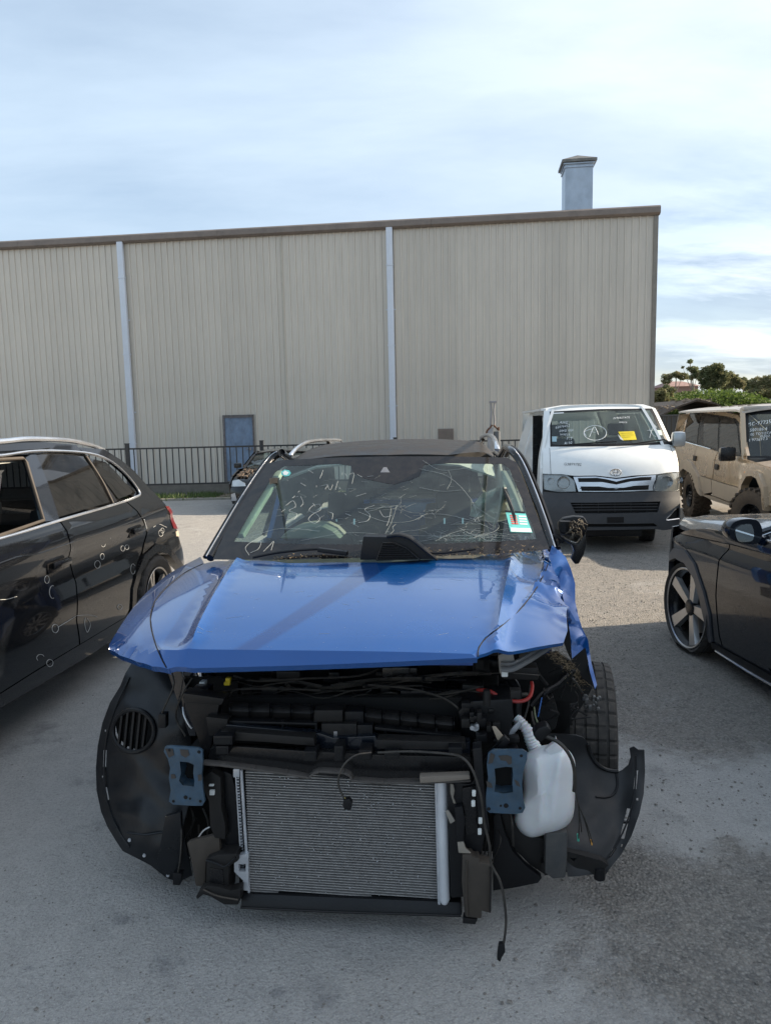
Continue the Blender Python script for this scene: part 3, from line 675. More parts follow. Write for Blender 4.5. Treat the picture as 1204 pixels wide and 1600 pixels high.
# ================================================================== BLUE DAMAGED SUV
B = Fr(-.18, 2.2, 6)
def blue_suv():
    root = thing('crashed_suv', 'bright blue SUV with black roof and missing front bumper, radiator exposed, nearest the camera', 'car', B)
    def bp(px, py, v): return B.pl(px, py, 1, v)
    P = [(.115, 1.005), (.2, 1.028), (.35, 1.058), (.6, 1.096), (.95, 1.13), (1.3, 1.145)]
    def Pz(v):
        if v < .115: return 1.005-(.115-v)*1.7
        return hcub(v, P)
    def sw(u): a = abs(u); return .03*(u/.6)**2 + (.15*(max(0, a-.54)/.36)**1.5)
    def ridge(u, v):
        uc = .51+.115*(v-.12)/.9; a = abs(u); k = sm(v, .1, .25)
        return (k*.018*exp(-((a-uc)/.018)**2) - k*.020*sm(a, uc, uc+.05))
    def T(u, v):
        a = abs(u)
        z = Pz(v-sw(u)) - (.018 if u < 0 else .035)*(u/.8)**2 - (.022 if u < 0 else .055)*max(0, (a-.63)/.28)**2 - .8*max(0, a-1.0)**2 + ridge(u, v)
        return z
    gT = lambda p: p.z - T(p.x, p.y) if abs(p.x) < 1.4 and p.y < 2 else p.z-.9
    bl = lambda pts: side(B, pts, gT, (0, 1))
    # ---- bonnet
    out = bl([(262, 1045), (255, 1030), (243, 1000), (236, 968), (243, 940), (262, 918), (290, 896), (318, 881), (335, 877), (450, 880), (600, 879), (740, 872), (850, 862), (855, 872), (853, 885), (838, 916), (812, 950), (780, 978), (757, 996), (746, 1012), (745, 1028)] + [(745-483*k/12, 1028+17*k/12 + 2*sin(pi*k/12)) for k in range(1, 12)])
    cre = []
    for k in range(60):
        u = -.62+1.2*k/59; cre.append((u, .115+sw(u)))
    for k in range(40):
        v = .16+.9*k/39; uc = .51+.115*(v-.12)/.9
        for s in (-1, 1):
            for d in (-.02, 0, .025, .05): cre.append((s*(uc+d), v))
    L0 = [tuple(p) for p in out]; cre = [c for c in cre if inside(c, L0)]
    lift = lambda u, v: (u, v, T(u, v))
    bon = panel('bonnet', out, lift, M['blue'], root, res=.035, th=.018, inn=lambda p: Vector((0, .25, -1)), extra=cre)
    # underside of the bonnet: dark frame
    panel('bonnet_frame', [(p[0]*.97, p[1]*.97+.035) for p in out], lambda u, v: (u, v, T(u, v)-.035), M['bluedark'], bon, res=.09, th=.02)
    # ---- left fender (picture left)
    def crum(u, v, a=.02, f=7): 
        n = noise.noise(Vector((u*f, v*f, 3.1))); m = noise.noise(Vector((u*f*2.1, v*f*2.1, 8.1))); return a*(1-2*abs(n)*1.6)+a*.5*(1-abs(m)*3)
    o2 = bl([(264.5, 1044.5), (257.3, 1028), (246, 1000), (240, 968), (246, 941), (264, 920), (292, 898), (320, 882), (313, 869), (306, 873), (288, 882), (262, 897), (236, 918), (210, 946), (188, 978), (171, 1006), (170, 1013), (188, 1023), (215, 1033), (238, 1040)])
    panel('fender', o2, lambda u, v: (u, v, T(u, v)-.003), M['blue'], root, res=.03, th=.02, inn=lambda p: Vector((.25, .2, -1)))
    # ---- right fender, crumpled
    def Tc(u, v):
        k = sm(v, .45, .8)*sm(u, .60, .72); k2 = sm(u, .72, .80)
        return T(u, v) + k*crum(u, v, .028, 6) + .3*k2*crum(u, v, .02, 9)-.003
    gTc = lambda p: p.z-Tc(p.x, p.y) if abs(p.x) < 1.4 and p.y < 2 else p.z-.9
    o3 = side(B, [(742, 1028.5), (743, 1010), (754, 994), (777, 977), (808, 948), (834, 914), (849, 884), (852, 872), (849, 862), (848, 856), (861, 848), (873, 861), (883, 872), (888, 890), (892, 915), (890, 940), (884, 960), (886, 985), (880, 1004), (850, 1009), (800, 1018)], gTc, (0, 1))
    panel('fender', o3, lambda u, v: (u, v, Tc(u, v)), M['blue'], root, res=.018, th=.012, inn=lambda p: Vector((-.2, .2, -1)))
    mg = mat('panel_gap_shadow', (.004, .004, .005), .9)  # black tube along each bonnet edge draws the shadow in the panel gap
    for px, fn in (([(260, 1043), (252, 1028), (241, 1000), (235, 968), (242, 940), (261, 917), (289, 895), (317, 881)], T), ([(746, 1026), (748, 1012), (759, 997), (782, 979), (813, 951), (839, 917), (854, 886), (856, 873)], Tc)):
        q = [Vector((a, c, fn(a, c)+.0005)) for a, c in side(B, [(p.x, p.y) for p in cr([Vector(p) for p in px], 4)], (lambda p, fn=fn: p.z-fn(p.x, p.y)), (0, 1))]
        b = MB(); b.tube(q, .0022, 5); b.build('bonnet_gap_shadow', mg, root, smooth=True)
    rnc = random.Random(77); b = MB()
    for k in range(90):
        u = rnc.uniform(-.6, .6); v = .13+.9*rnc.random()**2; s = rnc.uniform(.0006, .0016); z = T(u, v)+.0006; b.add([(u-s, v-s, z), (u+s, v-s*.6, z), (u+s*.7, v+s, z), (u-s*.8, v+s, z)], [(0, 1, 2, 3)])
    for k in range(22):
        u = rnc.uniform(-.55, .55); v = rnc.uniform(.2, .9); a = rnc.uniform(-.5, .5); l = rnc.uniform(.01, .06); p = [Vector((u+l*t*cos(a), v+l*t*sin(a), T(u+l*t*cos(a), v+l*t*sin(a))+.0003)) for t in (0, .5, 1)]; b.tube(p, .0004, 4)
    b.build('paint_chips', mat('pale_stone_chips', (.30, .34, .38), .6), bon, fix=False)['kind'] = 'stuff'
    # torn side sheet hanging at the right
    def Ts(u, v): return 1.03-1.9*(u-.73) - .10*(v-.5) + .045*(1-abs(noise.noise(Vector((u*3, v*5, 2))))*3) + .02*noise.noise(Vector((u*9, v*10, 5)))
    gS = lambda p: p.z-Ts(p.x, p.y)
    def sliv(name, px, v0, v1, mt, yk=0, th=.01, n=10):
        """vertical torn sheet: px polygon on a plane whose depth slides from v0 (top) to v1 (bottom)"""
        ys = [p[1] for p in px]; a, c = min(ys), max(ys)
        def pt(x, y):
            t = (y-a)/(c-a); vv = v0+(v1-v0)*t
            q = bp(x, y, vv); w = 1-2*abs(noise.noise(Vector((x*.035, y*.03, 1.7))))
            return q + (q-Vector(B.o)).normalized()*(.03*w*yk)
        return panel(name, [(p[0]*.01, p[1]*.01) for p in px], lambda X, Y: pt(X*100, Y*100), mt, root, res=.06, th=th, inn=(0, 1, 0))
    sliv('torn_fender_sheet', [(862, 852), (874, 862), (883, 870), (891, 888), (898, 912), (898, 940), (904, 966), (909, 982), (918, 1000), (923, 1035), (932, 1070), (929, 1077), (921, 1050), (914, 1014), (903, 1027), (893, 1032), (889, 995), (885, 965), (880, 938), (872, 905), (862, 885), (857, 868)], .95, .5, M['blue'], yk=1, th=.008)
    sliv('fender_inner_edge', [(885, 962), (890, 990), (893, 1031), (914, 1013), (922, 1052), (929, 1076), (912, 1062), (898, 1044), (886, 1020), (880, 1003)], .62, .56, M['dark'], yk=0)
    # ---- windscreen
    def Wv(u, z): return 1.0+(z-1.13)*1.78+.10*(u/.7)**2 - .25*(z-1.13)*(z-1.56)
    gW = lambda p: p.y-Wv(p.x, p.z)
    wl = lambda pts: side(B, pts, gW, (0, 2))
    scr = wl([(333, 874), (350, 835), (385, 775), (418, 724), (440, 719), (520, 715), (602, 713), (700, 713), (790, 715), (806, 722), (826, 770), (846, 825), (858, 858), (800, 864), (700, 868), (602, 870), (450, 874)])
    ws = panel('windscreen', scr, lambda u, z: (u, Wv(u, z), z), M['screen'], root, res=.07, th=0, inn=(0, 1, 0))
    hole = wl([(366, 846), (395, 795), (430, 738), (445, 728), (530, 725), (548, 728), (553, 740), (570, 748), (588, 752), (615, 757), (640, 750), (655, 744), (662, 726), (700, 724), (786, 725), (795, 732), (815, 780), (833, 826), (838, 842), (700, 849), (600, 850), (480, 850)])
    panel('windscreen_border', scr, lambda u, z: (u, Wv(u, z)-.002, z), mat('black_glass_frit', (.008, .008, .01), .12, spec=.35, dust=.05), ws, res=.05, th=0, inn=(0, 1, 0), holes=[hole])
    tri = wl([(594, 738), (609, 738), (604, 730), (599, 730)])
    panel('camera_window', tri, lambda u, z: (u, Wv(u, z)-.004, z), M['steel'], ws, res=.05, th=0, inn=(0, 1, 0))
    OFF = (0, -.005, .002)
    rnd = random.Random(11)
    cracks = [[(655, 733), (700, 745), (735, 780), (748, 815)], [(737, 788), (770, 810), (800, 822)], [(620, 790), (612, 815), (600, 838)], [(560, 800), (600, 815), (640, 815), (668, 802)], [(672, 803), (700, 805), (740, 815), (770, 828)], [(470, 845), (540, 833), (600, 835), (680, 838), (760, 836)], [(700, 735), (705, 750), (698, 765)], [(660, 720), (690, 735), (740, 730)], [(600, 838), (560, 846)], [(655, 762), (690, 768), (720, 766)], [(395, 838), (440, 826), (500, 830)]]
    for k in range(26):
        x, y = rnd.choice([(748, 838), (742, 815), (620, 790), (600, 838), (690, 840)]); a = rnd.uniform(0, 6.28); l = rnd.uniform(8, 55); p = [(x, y)]
        for i in range(4): a += rnd.uniform(-.5, .5); x += cos(a)*l/4*1.6; y += sin(a)*l/7; p.append((x, min(846, y)))
        cracks.append(p)
    fine = []
    for k in range(90):
        x, y = rnd.choice([(748, 836), (742, 815), (620, 792), (735, 842), (690, 842), (668, 802), (770, 835)]); a = rnd.uniform(0, 6.28); l = rnd.uniform(4, 30); p = [(x+rnd.uniform(-14, 14), y+rnd.uniform(-6, 4))]
        for i in range(3): a += rnd.uniform(-.7, .7); p.append((p[-1][0]+cos(a)*l/3*1.5, min(847, p[-1][1]+sin(a)*l/6)))
        fine.append(p)
    for k in range(70):
        x = rnd.uniform(430, 800); y = rnd.uniform(735, 840); a = rnd.uniform(-.6, .6); l = rnd.uniform(3, 14); fine.append([(x, y), (x+l*cos(a), y+l*sin(a))])
    strokes('glass_scratch', fine, B, gW, OFF, .0003, mat('pale_scratch', (.4, .44, .43), .5), ws)['kind'] = 'stuff'
    strokes('crack', cracks, B, gW, OFF, .0005, mat('glass_crack', (.42, .47, .46), .4), ws)['kind'] = 'stuff'
    # shattered patch and its glitter
    b = MB()
    for k in range(420):
        x = rnd.gauss(740, 26); y = 846-abs(rnd.gauss(0, 8)); q = B.hit(x, y, gW)+Vector((0, -.005, 0)); s = rnd.uniform(.001, .003); b.add([q, q+Vector((s, 0, s*.6)), q+Vector((0, -s*.4, s))], [(0, 1, 2)])
    o = b.build('glass_shards', mat('glass_crumbs', (.4, .6, .55), .3), ws, fix=False); o['kind'] = 'stuff'
    ch = [[(447, 790), (458, 783), (462, 792), (452, 798), (464, 803), (460, 812), (448, 812)], [(500, 788), (490, 790), (483, 798), (494, 803), (500, 811), (492, 818), (482, 812), (490, 803), (501, 797), (500, 788)],
          [(585, 790), (570, 796), (578, 805), (574, 814), (560, 817)], [(593, 798), (600, 808), (612, 806)], [(611, 795), (608, 812), (604, 822)], [(456, 778), (466, 776)], [(500, 760), (512, 758), (508, 765)], [(512, 760), (516, 766), (520, 758)], [(528, 752), (524, 766)], [(545, 742), (553, 740), (550, 756)], [(558, 742), (566, 746)], [(390, 868), (384, 856), (396, 846), (408, 847), (404, 858), (392, 864)], [(412, 862), (422, 852), (428, 846), (424, 860)], [(470, 776), (474, 786), (470, 792)], [(482, 735), (490, 740)], [(505, 735), (500, 748)], [(470, 755), (478, 760)], [(513, 800), (520, 803), (519, 812)], [(556, 776), (572, 771)], [(574, 745), (583, 744)], [(440, 800), (446, 796)], [(540, 803), (548, 806)]]
    for k in range(12):
        x = rnd.uniform(425, 585); y = rnd.uniform(738, 790); ch.append([(x, y), (x+rnd.uniform(-4, 5), y+rnd.uniform(-5, 5))])
    strokes('marker_scribble', ch, B, gW, OFF, .0007, mat('faded_marker', (.5, .54, .54), .8), ws)['kind'] = 'stuff'
    # inspection label, right, and round sticker, left
    def lab(name, px, mt, off=.006):
        return panel(name, wl(px), lambda u, z: (u, Wv(u, z)-off, z), mt, ws, res=.05, th=0, inn=(0, 1, 0))
    lb = lab('inspection_label', [(789, 798), (820, 801), (831, 832), (797, 831)], M['stickteal'])
    lab('label_header', [(788, 797), (819, 799), (820, 802), (789, 800)], M['plas'], .008)
    for k in range(5): lab('label_stripe', [(795.5+.7*k, 804+3.1*k), (806+.7*k, 804.6+3.1*k), (806.6+.7*k, 806.6+3.1*k), (796+.7*k, 806+3.1*k)], M['stickred'], .008)
    for k in range(4): lab('label_text', [(809+.7*k, 805+4*k), (821+.7*k, 805.6+4*k), (821.6+.7*k, 807.6+4*k), (809.6+.7*k, 807+4*k)], M['paper'], .008)
    lab('label_foot', [(797, 824), (828, 825), (830, 831), (798, 830)], M['paper'], .008)
    lab('round_sticker', ring_px(447, 739, 8, 5.5, 7), M['stickteal']); lab('sticker_mark', [(442, 738), (446, 735), (452, 738), (449, 742), (444, 742)], M['paper'], .008)
    # ---- roof
    RP = [(1.66, 1.515), (1.74, 1.543), (1.85, 1.572), (2.05, 1.602), (2.4, 1.625), (2.9, 1.632), (3.5, 1.60), (4.1, 1.52)]
    def R(u, v): return hcub(v - .07*(u/.6)**2, RP) - .035*(u/.6)**2 - .09*max(0, (abs(u)-.52)/.12)**2
    gR = lambda p: p.z-R(p.x, p.y)
    fe = side(B, [(420, 722), (440, 717), (520, 713), (602, 711), (700, 711), (790, 713), (805, 719)], gR, (0, 1))
    roof = panel('roof', fe + [(.64, 2.0), (.65, 2.6), (.62, 3.3), (.56, 3.95), (.3, 4.05), (-.3, 4.05), (-.56, 3.95), (-.62, 3.3), (-.65, 2.6), (-.64, 2.0)], lambda u, v: (u, v, R(u, v)), M['roofpaint'], root, res=.06, th=.03, inn=(0, 0, -1))
    panel('headlining', [(-.6, 1.85), (.6, 1.85), (.58, 3.9), (-.58, 3.9)], lambda u, v: (u, v, R(u, v)-.04), M['liner'], root, res=.2, th=.01)
    for s, px in ((-1, [(454, 711), (461, 703), (470, 696), (482, 690.5), (500, 688), (520, 687.5), (532, 688)]), (1, [(776, 701), (773, 690), (768, 682), (760, 680), (752, 682)])):
        q = [B.pl(a, c, 0, s*.575) for a, c in px]; e = q[-1]
        q = [q[0]] + cr(q, 4) + [Vector((s*.575, v, R(s*.575, v)+.035)) for v in (max(e.y+.2, 2.7), 3.2, 3.7)] + [Vector((s*.575, 3.85, R(s*.57, 3.85)))]
        b = MB(); b.tube(q, .0125, 10); b.build('roof_rail', M['silver'], root, smooth=True)
    # ---- pillars
    for px, s in (([(328, 872), (352, 830), (384, 776), (409, 738), (426, 716), (440, 707)], -1), ([(862, 858), (850, 820), (833, 772), (814, 727), (800, 706), (790, 698)], 1)):
        q = [B.hit(a, c, lambda p: p.y-Wv(p.x, p.z)-.03) for a, c in px[:-1]] + [B.hit(*px[-1], gR)]; q = cr(q, 4)
        q += [Vector((s*.655, 2.3, 1.53)), Vector((s*.66, 3.0, 1.52)), Vector((s*.6, 3.9, 1.45))]
        b = MB(); b.tube(q, .021, 10); p = b.build('pillar', M['blackpaint'], root, smooth=True)
        b = MB(); b.tube([v+Vector((s*.012, -.016, .012)) for v in q[:20]], .0035, 6); b.build('trim_strip', M['silver'], p, smooth=True)
        b = MB(); b.tube([v+Vector((s*.032, .02, .0)) for v in q], .011, 6); b.build('door_seal', M['plas'], p, smooth=True)
    # ---- cowl with leaf litter, wipers
    cw = bl([(335, 878), (450, 881), (600, 880), (740, 873), (852, 862), (856, 856)]) 
    b = MB(); q = [bp(x, y, 1.0) for x, y in ((365, 877), (460, 880), (600, 878), (740, 871), (790, 868))]
    for i in range(4): b.bar(q[i]+Vector((0, .10, -.10)), q[i+1]+Vector((0, .10, -.10)), .14, .04)
    cowl = b.build('cowl', M['plasdull'], root)
    b = MB(); mt = mat('dry_leaf_litter', (.2, .15, .09), .9, var=.5, scale=60)
    for k in range(800):
        t = rnd.random()**.8; x = 858-t*430; y = 866-rnd.random()**2*16*(1-t*.6)+8*t; q = B.hit(x, y, gW)+Vector((rnd.uniform(-.01, .01), rnd.uniform(-.03, 0), rnd.uniform(-.005, .012)))
        if rnd.random() < .6 and t > .45: continue
        a = Vector((rnd.uniform(-1, 1), rnd.uniform(-1, 1), rnd.uniform(-.5, .5))).normalized()*rnd.uniform(.004, .014); c = Vector((rnd.uniform(-1, 1), rnd.uniform(-1, 1), rnd.uniform(-1, 1))).normalized()*.0016
        b.add([q-a, q-a*.2+c, q+a, q-a*.2-c], [(0, 1, 2, 3)])
    b.build('leaf_litter', mt, root, fix=False)['kind'] = 'stuff'
    for px in ([(398, 875), (440, 867), (500, 862), (545, 866)], [(742, 862), (690, 868), (650, 868), (600, 872)]):
        q = [B.hit(a, c-3, gW)+Vector((0, -.03, .008)) for a, c in px]; b = MB(); b.tube(cr(q, 4), .006, 6); w = b.build('wiper', M['plas'], root, smooth=True)
        b = MB(); b.bar(q[-2]+Vector((0, -.01, .0)), q[-1]+Vector((0, -.01, -.005)), .03, .02); b.build('wiper_pivot', M['plas'], w, bevel=.004)
    # ---- cabin: dash, binnacle, steering wheel, seats, airbags
    b = MB(); b.box((-.66, 1.28, .80), (.66, 1.62, 1.07)); b.box((-.64, 1.14, .9), (.64, 1.3, 1.045)); b.build('dashboard', M['dash'], root, bevel=.03)
    pts = [B.pl(x, y, 1, 1.45) for x, y in ((436, 842), (446, 832), (462, 825), (480, 822), (505, 823), (520, 830), (532, 842))]
    b = MB(); b.prism(pts, (0, .22, 0)); b.build('instrument_binnacle', mat('dusty_binnacle', (.17, .19, .17), .7, dust=.3), root, bevel=.012)
    b = MB(); c = Vector((-.34, 1.72, 1.02)); b.tube([c+Vector((.185*cos(a), .10*sin(a)*.4, .185*sin(a))) for a in [2*pi*k/32 for k in range(33)]], .015, 8, cap=False); st = b.build('steering_wheel', M['plas'], root, smooth=True)
    b = MB(); b.cbox(c, (.16, .05, .12)); b.bar(c-Vector((.17, 0, 0)), c+Vector((.17, 0, 0)), .03); b.build('steering_boss', M['plas'], st, bevel=.01)
    for x in (-.36, .36): seat(root, x, 2.15, .38, M['cloth']); seat(root, x, 3.05, .42, M['cloth'])
    b = MB(); b.box((-.75, 1.2, .2), (.75, 4.0, .32)); b.build('floor_pan', M['dark'], root)
    # curtain airbags deflated along both sides
    for s in (-1, 1):
        def al(a, t, s=s):
            x = s*(.63-.10*t*(.6+.5*noise.noise(Vector((a*3, t*2, s))))); z = 1.50-.34*t*(1-.35*sm(a, 1.6, 2.0) if s > 0 else 1) - .02*noise.noise(Vector((a*6, t*4, 0))); return (x, a, z-(.10*(1-sm(a, 1.5, 2.1))))
        panel('curtain_airbag', [(1.55, 0), (3.6, 0), (3.6, 1), (3.0, 1.05), (2.5, .95), (2.0, 1.15), (1.7, .8)] if s > 0 else [(1.8, 0), (3.6, 0), (3.6, .9), (2.4, 1.0), (1.9, .7)], al, M['airbag'], root, res=.07, th=.012, inn=(s, 0, 0))
    ab = [(733, 806), (738, 790), (752, 772), (775, 762), (800, 757), (808, 775), (816, 800), (824, 832), (806, 834), (792, 812), (770, 818), (752, 812)]
    panel('curtain_airbag', [(p[0]*.01, p[1]*.01) for p in ab], lambda X, Y: B.pl(X*100, Y*100, 1, 1.72+.05*noise.noise(Vector((X*6, Y*6, 2)))+.06*abs(noise.noise(Vector((X*3, Y*9, 5))))), M['airbag'], root, res=.05, th=.01, inn=(0, 1, 0))
    # inner blue door edge and pale pillar trims seen through the glass
    b = MB(); b.bar(bp(424, 842, 1.95), bp(441, 772, 2.05), .035, .05); b.bar(bp(436, 842, 2.0), bp(452, 765, 2.1), .012, .05); b.build('door_edge', M['blue'], root)
    b = MB(); b.bar(B.hit(374, 838, lambda p: gW(p)-.09), B.hit(436, 738, lambda p: gW(p)-.09), .05, .03); b.build('pillar_trim', mat('green_tinted_trim', (.42, .5, .42), .7), root, bevel=.008)
    b = MB(); b.bar(B.hit(822, 835, lambda p: gW(p)-.09), B.hit(788, 738, lambda p: gW(p)-.09), .05, .03); b.build('pillar_trim', mat('grey_pillar_trim', (.3, .33, .32), .7), root, bevel=.008)
    b = MB(); c = B.hit(604, 752, lambda p: gW(p)-.12); b.box(c+Vector((-.12, 0, -.035)), c+Vector((.12, .03, .035))); b.build('interior_mirror', M['plas'], root, bevel=.012)
    # ---- body sides
    for s in (-1, 1):
        def S(v, z, s=s): return s*(.82 - .10*max(0, (z-.75)/.35)**2*(.3) - .06*max(0, (.45-z)/.3)**2 - .25*max(0, (v-3.3)/.8)**2)
        d1 = [(1.22, .32), (2.25, .30), (2.25, 1.06), (1.15, 1.05), (1.12, .75)]; d2 = [(2.27, .30), (2.95, .32), (3.05, .55), (3.25, .70), (3.25, 1.07), (2.27, 1.06)]
        for d in (d1, d2):
            dd = panel('door', d, lambda v, z: (S(v, z), v, z), M['blue'], root, res=.1, th=.05, inn=(-s, 0, 0))
        panel('quarter_panel', [(3.27, .72), (3.5, .72), (3.75, .6), (3.86, .35), (4.1, .38), (4.12, 1.05), (3.27, 1.07)], lambda v, z: (S(v, z), v, z), M['blue'], root, res=.1, th=.05, inn=(-s, 0, 0))
        panel('sill_cladding', [(1.2, .18), (3.0, .18), (3.0, .31), (1.2, .31)], lambda v, z: (s*.82, v, z), M['plas'], root, res=.2, th=.05, inn=(-s, 0, 0))
        def G(v, z, s=s): return (s*(.81-(z-1.06)*.36), v, z)
        panel('side_window', [(1.35, 1.08), (2.22, 1.08), (2.22, 1.46), (1.95, 1.46)], G, M['clear'], root, res=.2, th=0, inn=(-s, 0, 0))
        panel('side_window', [(2.30, 1.08), (3.3, 1.08), (3.2, 1.46), (2.30, 1.46)], G, M['clear'], root, res=.2, th=0, inn=(-s, 0, 0))
        b = MB(); b.bar((s*.83, 2.26, 1.06), (s*.665, 2.26, 1.5), .06, .02, up=(1, 0, 0)); b.bar((s*.82, 3.4, 1.06), (s*.62, 3.35, 1.5), .12, .02, up=(1, 0, 0)); b.build('window_pillar', M['blackpaint'], root)
    b = MB(); b.box((-.58, 3.85, 1.44), (.58, 4.08, 1.53)); b.build('rear_header', M['blackpaint'], root, bevel=.02)
    b = MB(); b.box((-.7, 4.05, .35), (.7, 4.14, 1.085)); b.build('tailgate', M['blue'], root, bevel=.03)
    panel('rear_window', [(-.62, 1.06), (.62, 1.06), (.5, 1.46), (-.5, 1.46)], lambda u, z: (u, 4.1-(z-1.06)*.3, z), M['tint'], root, res=.3, th=0, inn=(0, -1, 0))
    # ---- wheels
    wheel(root, (.962, 1.03, .325), .33, .215, .22, 1, 'multi', yaw=radians(-6), seg=102)
    wheel(root, (-.80, .80, .335), .335, .215, .22, -1, 'multi', yaw=0, seg=60)
    for s in (-1, 1): wheel(root, (s*.78, 3.42, .335), .335, .215, .22, s, 'multi', seg=60)
    # ---- mirror wreck on the right
    mw = [(872, 818), (880, 810), (896, 807), (912, 808), (918, 818), (916, 832), (905, 838), (890, 838), (874, 834)]
    b = MB(); b.prism([bp(x, y, 1.32) for x, y in mw], (0, .06, 0)); mir = b.build('door_mirror', M['plas'], root, bevel=.008)
    b = MB(); b.prism([bp(x, y, 1.28) for x, y in [(877, 837), (890, 846), (902, 850), (914, 833), (916, 848), (912, 866), (904, 881), (898, 882), (892, 874), (897, 862), (893, 852), (880, 844)]], (0, .05, 0)); b.build('mirror_shell', M['plasgloss'], mir, bevel=.006)
    b = MB()
    for k in range(14): b.lathe([(0, .001), (0, .028), (.003, .028), (.003, .001)], 12, ax=2, c=bp(882, 815+1.4*k, 1.29)) if k < 12 else None
    b.build('mirror_motor', M['plas'], mir)['kind'] = 'stuff'
    b = MB()
    for k in range(26):
        x = rnd.uniform(888, 914); y = rnd.uniform(810, 834); q = [bp(x, y, 1.28), bp(x+rnd.uniform(-5, 5), y+rnd.uniform(0, 8), 1.24), bp(x+rnd.uniform(-8, 8), y+rnd.uniform(4, 14), 1.27)]; b.tube(cr(q, 3), rnd.choice((.001, .0016, .0025)), 4)
    b.build('mirror_wires', mat('frayed_wires', (.12, .10, .07), .6, var=.6, scale=90), mir, fix=False)['kind'] = 'stuff'
    b = MB(); b.tube([bp(858, 838, 1.3), bp(868, 838, 1.3), bp(880, 846, 1.3)], .012, 8); b.tube([bp(866, 852, 1.3), bp(880, 842, 1.3)], .009, 8); b.build('mirror_arm', M['plasdull'], mir, smooth=True)
    return root, bp
BLUE, bp = blue_suv()
# loose black plastic vent housing lying on the rear of the bonnet
def vent_housing():
    def q(x, y, v): return B.pl(x, y, 1, v)
    o = q(620, 876, .98)
    root = thing('vent_housing', 'black plastic louvred vent housing lying against the base of the blue car windscreen', 'vent', None, loc=B.world(o), rot=-radians(6))
    def l(x, y, v): return q(x, y, v)-o
    A = [(562, 875), (567, 838), (604, 839), (622, 836), (640, 841), (662, 858), (681, 874)]
    b = MB(); b.prism([l(x, y, .99) for x, y in A], (0, .09, 0)); 
    body = b.build('housing', M['plas'], root, bevel=.006)
    b = MB(); b.prism([l(x, y, .975) for x, y in [(588, 876), (598, 850), (612, 850), (632, 858), (652, 874)]], (0, .012, 0)); g = b.build('grille_recess', M['dark'], root)
    for k in range(7):
        t = k/6; y = 852.5+t*21; x0 = 597-t*8; x1 = 616+t*34
        b = MB(); b.bar(l(x0, y, .972), l(x1, y, .972), .009, .0035); b.build('louvre', M['plas'], root)
    b = MB(); b.tube([l(x, y, .975) for x, y in [(588, 876), (598, 848), (614, 848), (634, 856), (656, 875)]], .004, 6); b.build('grille_frame', M['plasgloss'], root, smooth=True)
    b = MB(); b.tube(cr([l(x, y, .98) for x, y in [(604, 839), (622, 837), (640, 842), (662, 859), (683, 875)]], 4), .007, 6); b.build('edge_lip', M['plasgloss'], root, smooth=True)
vent_housing()
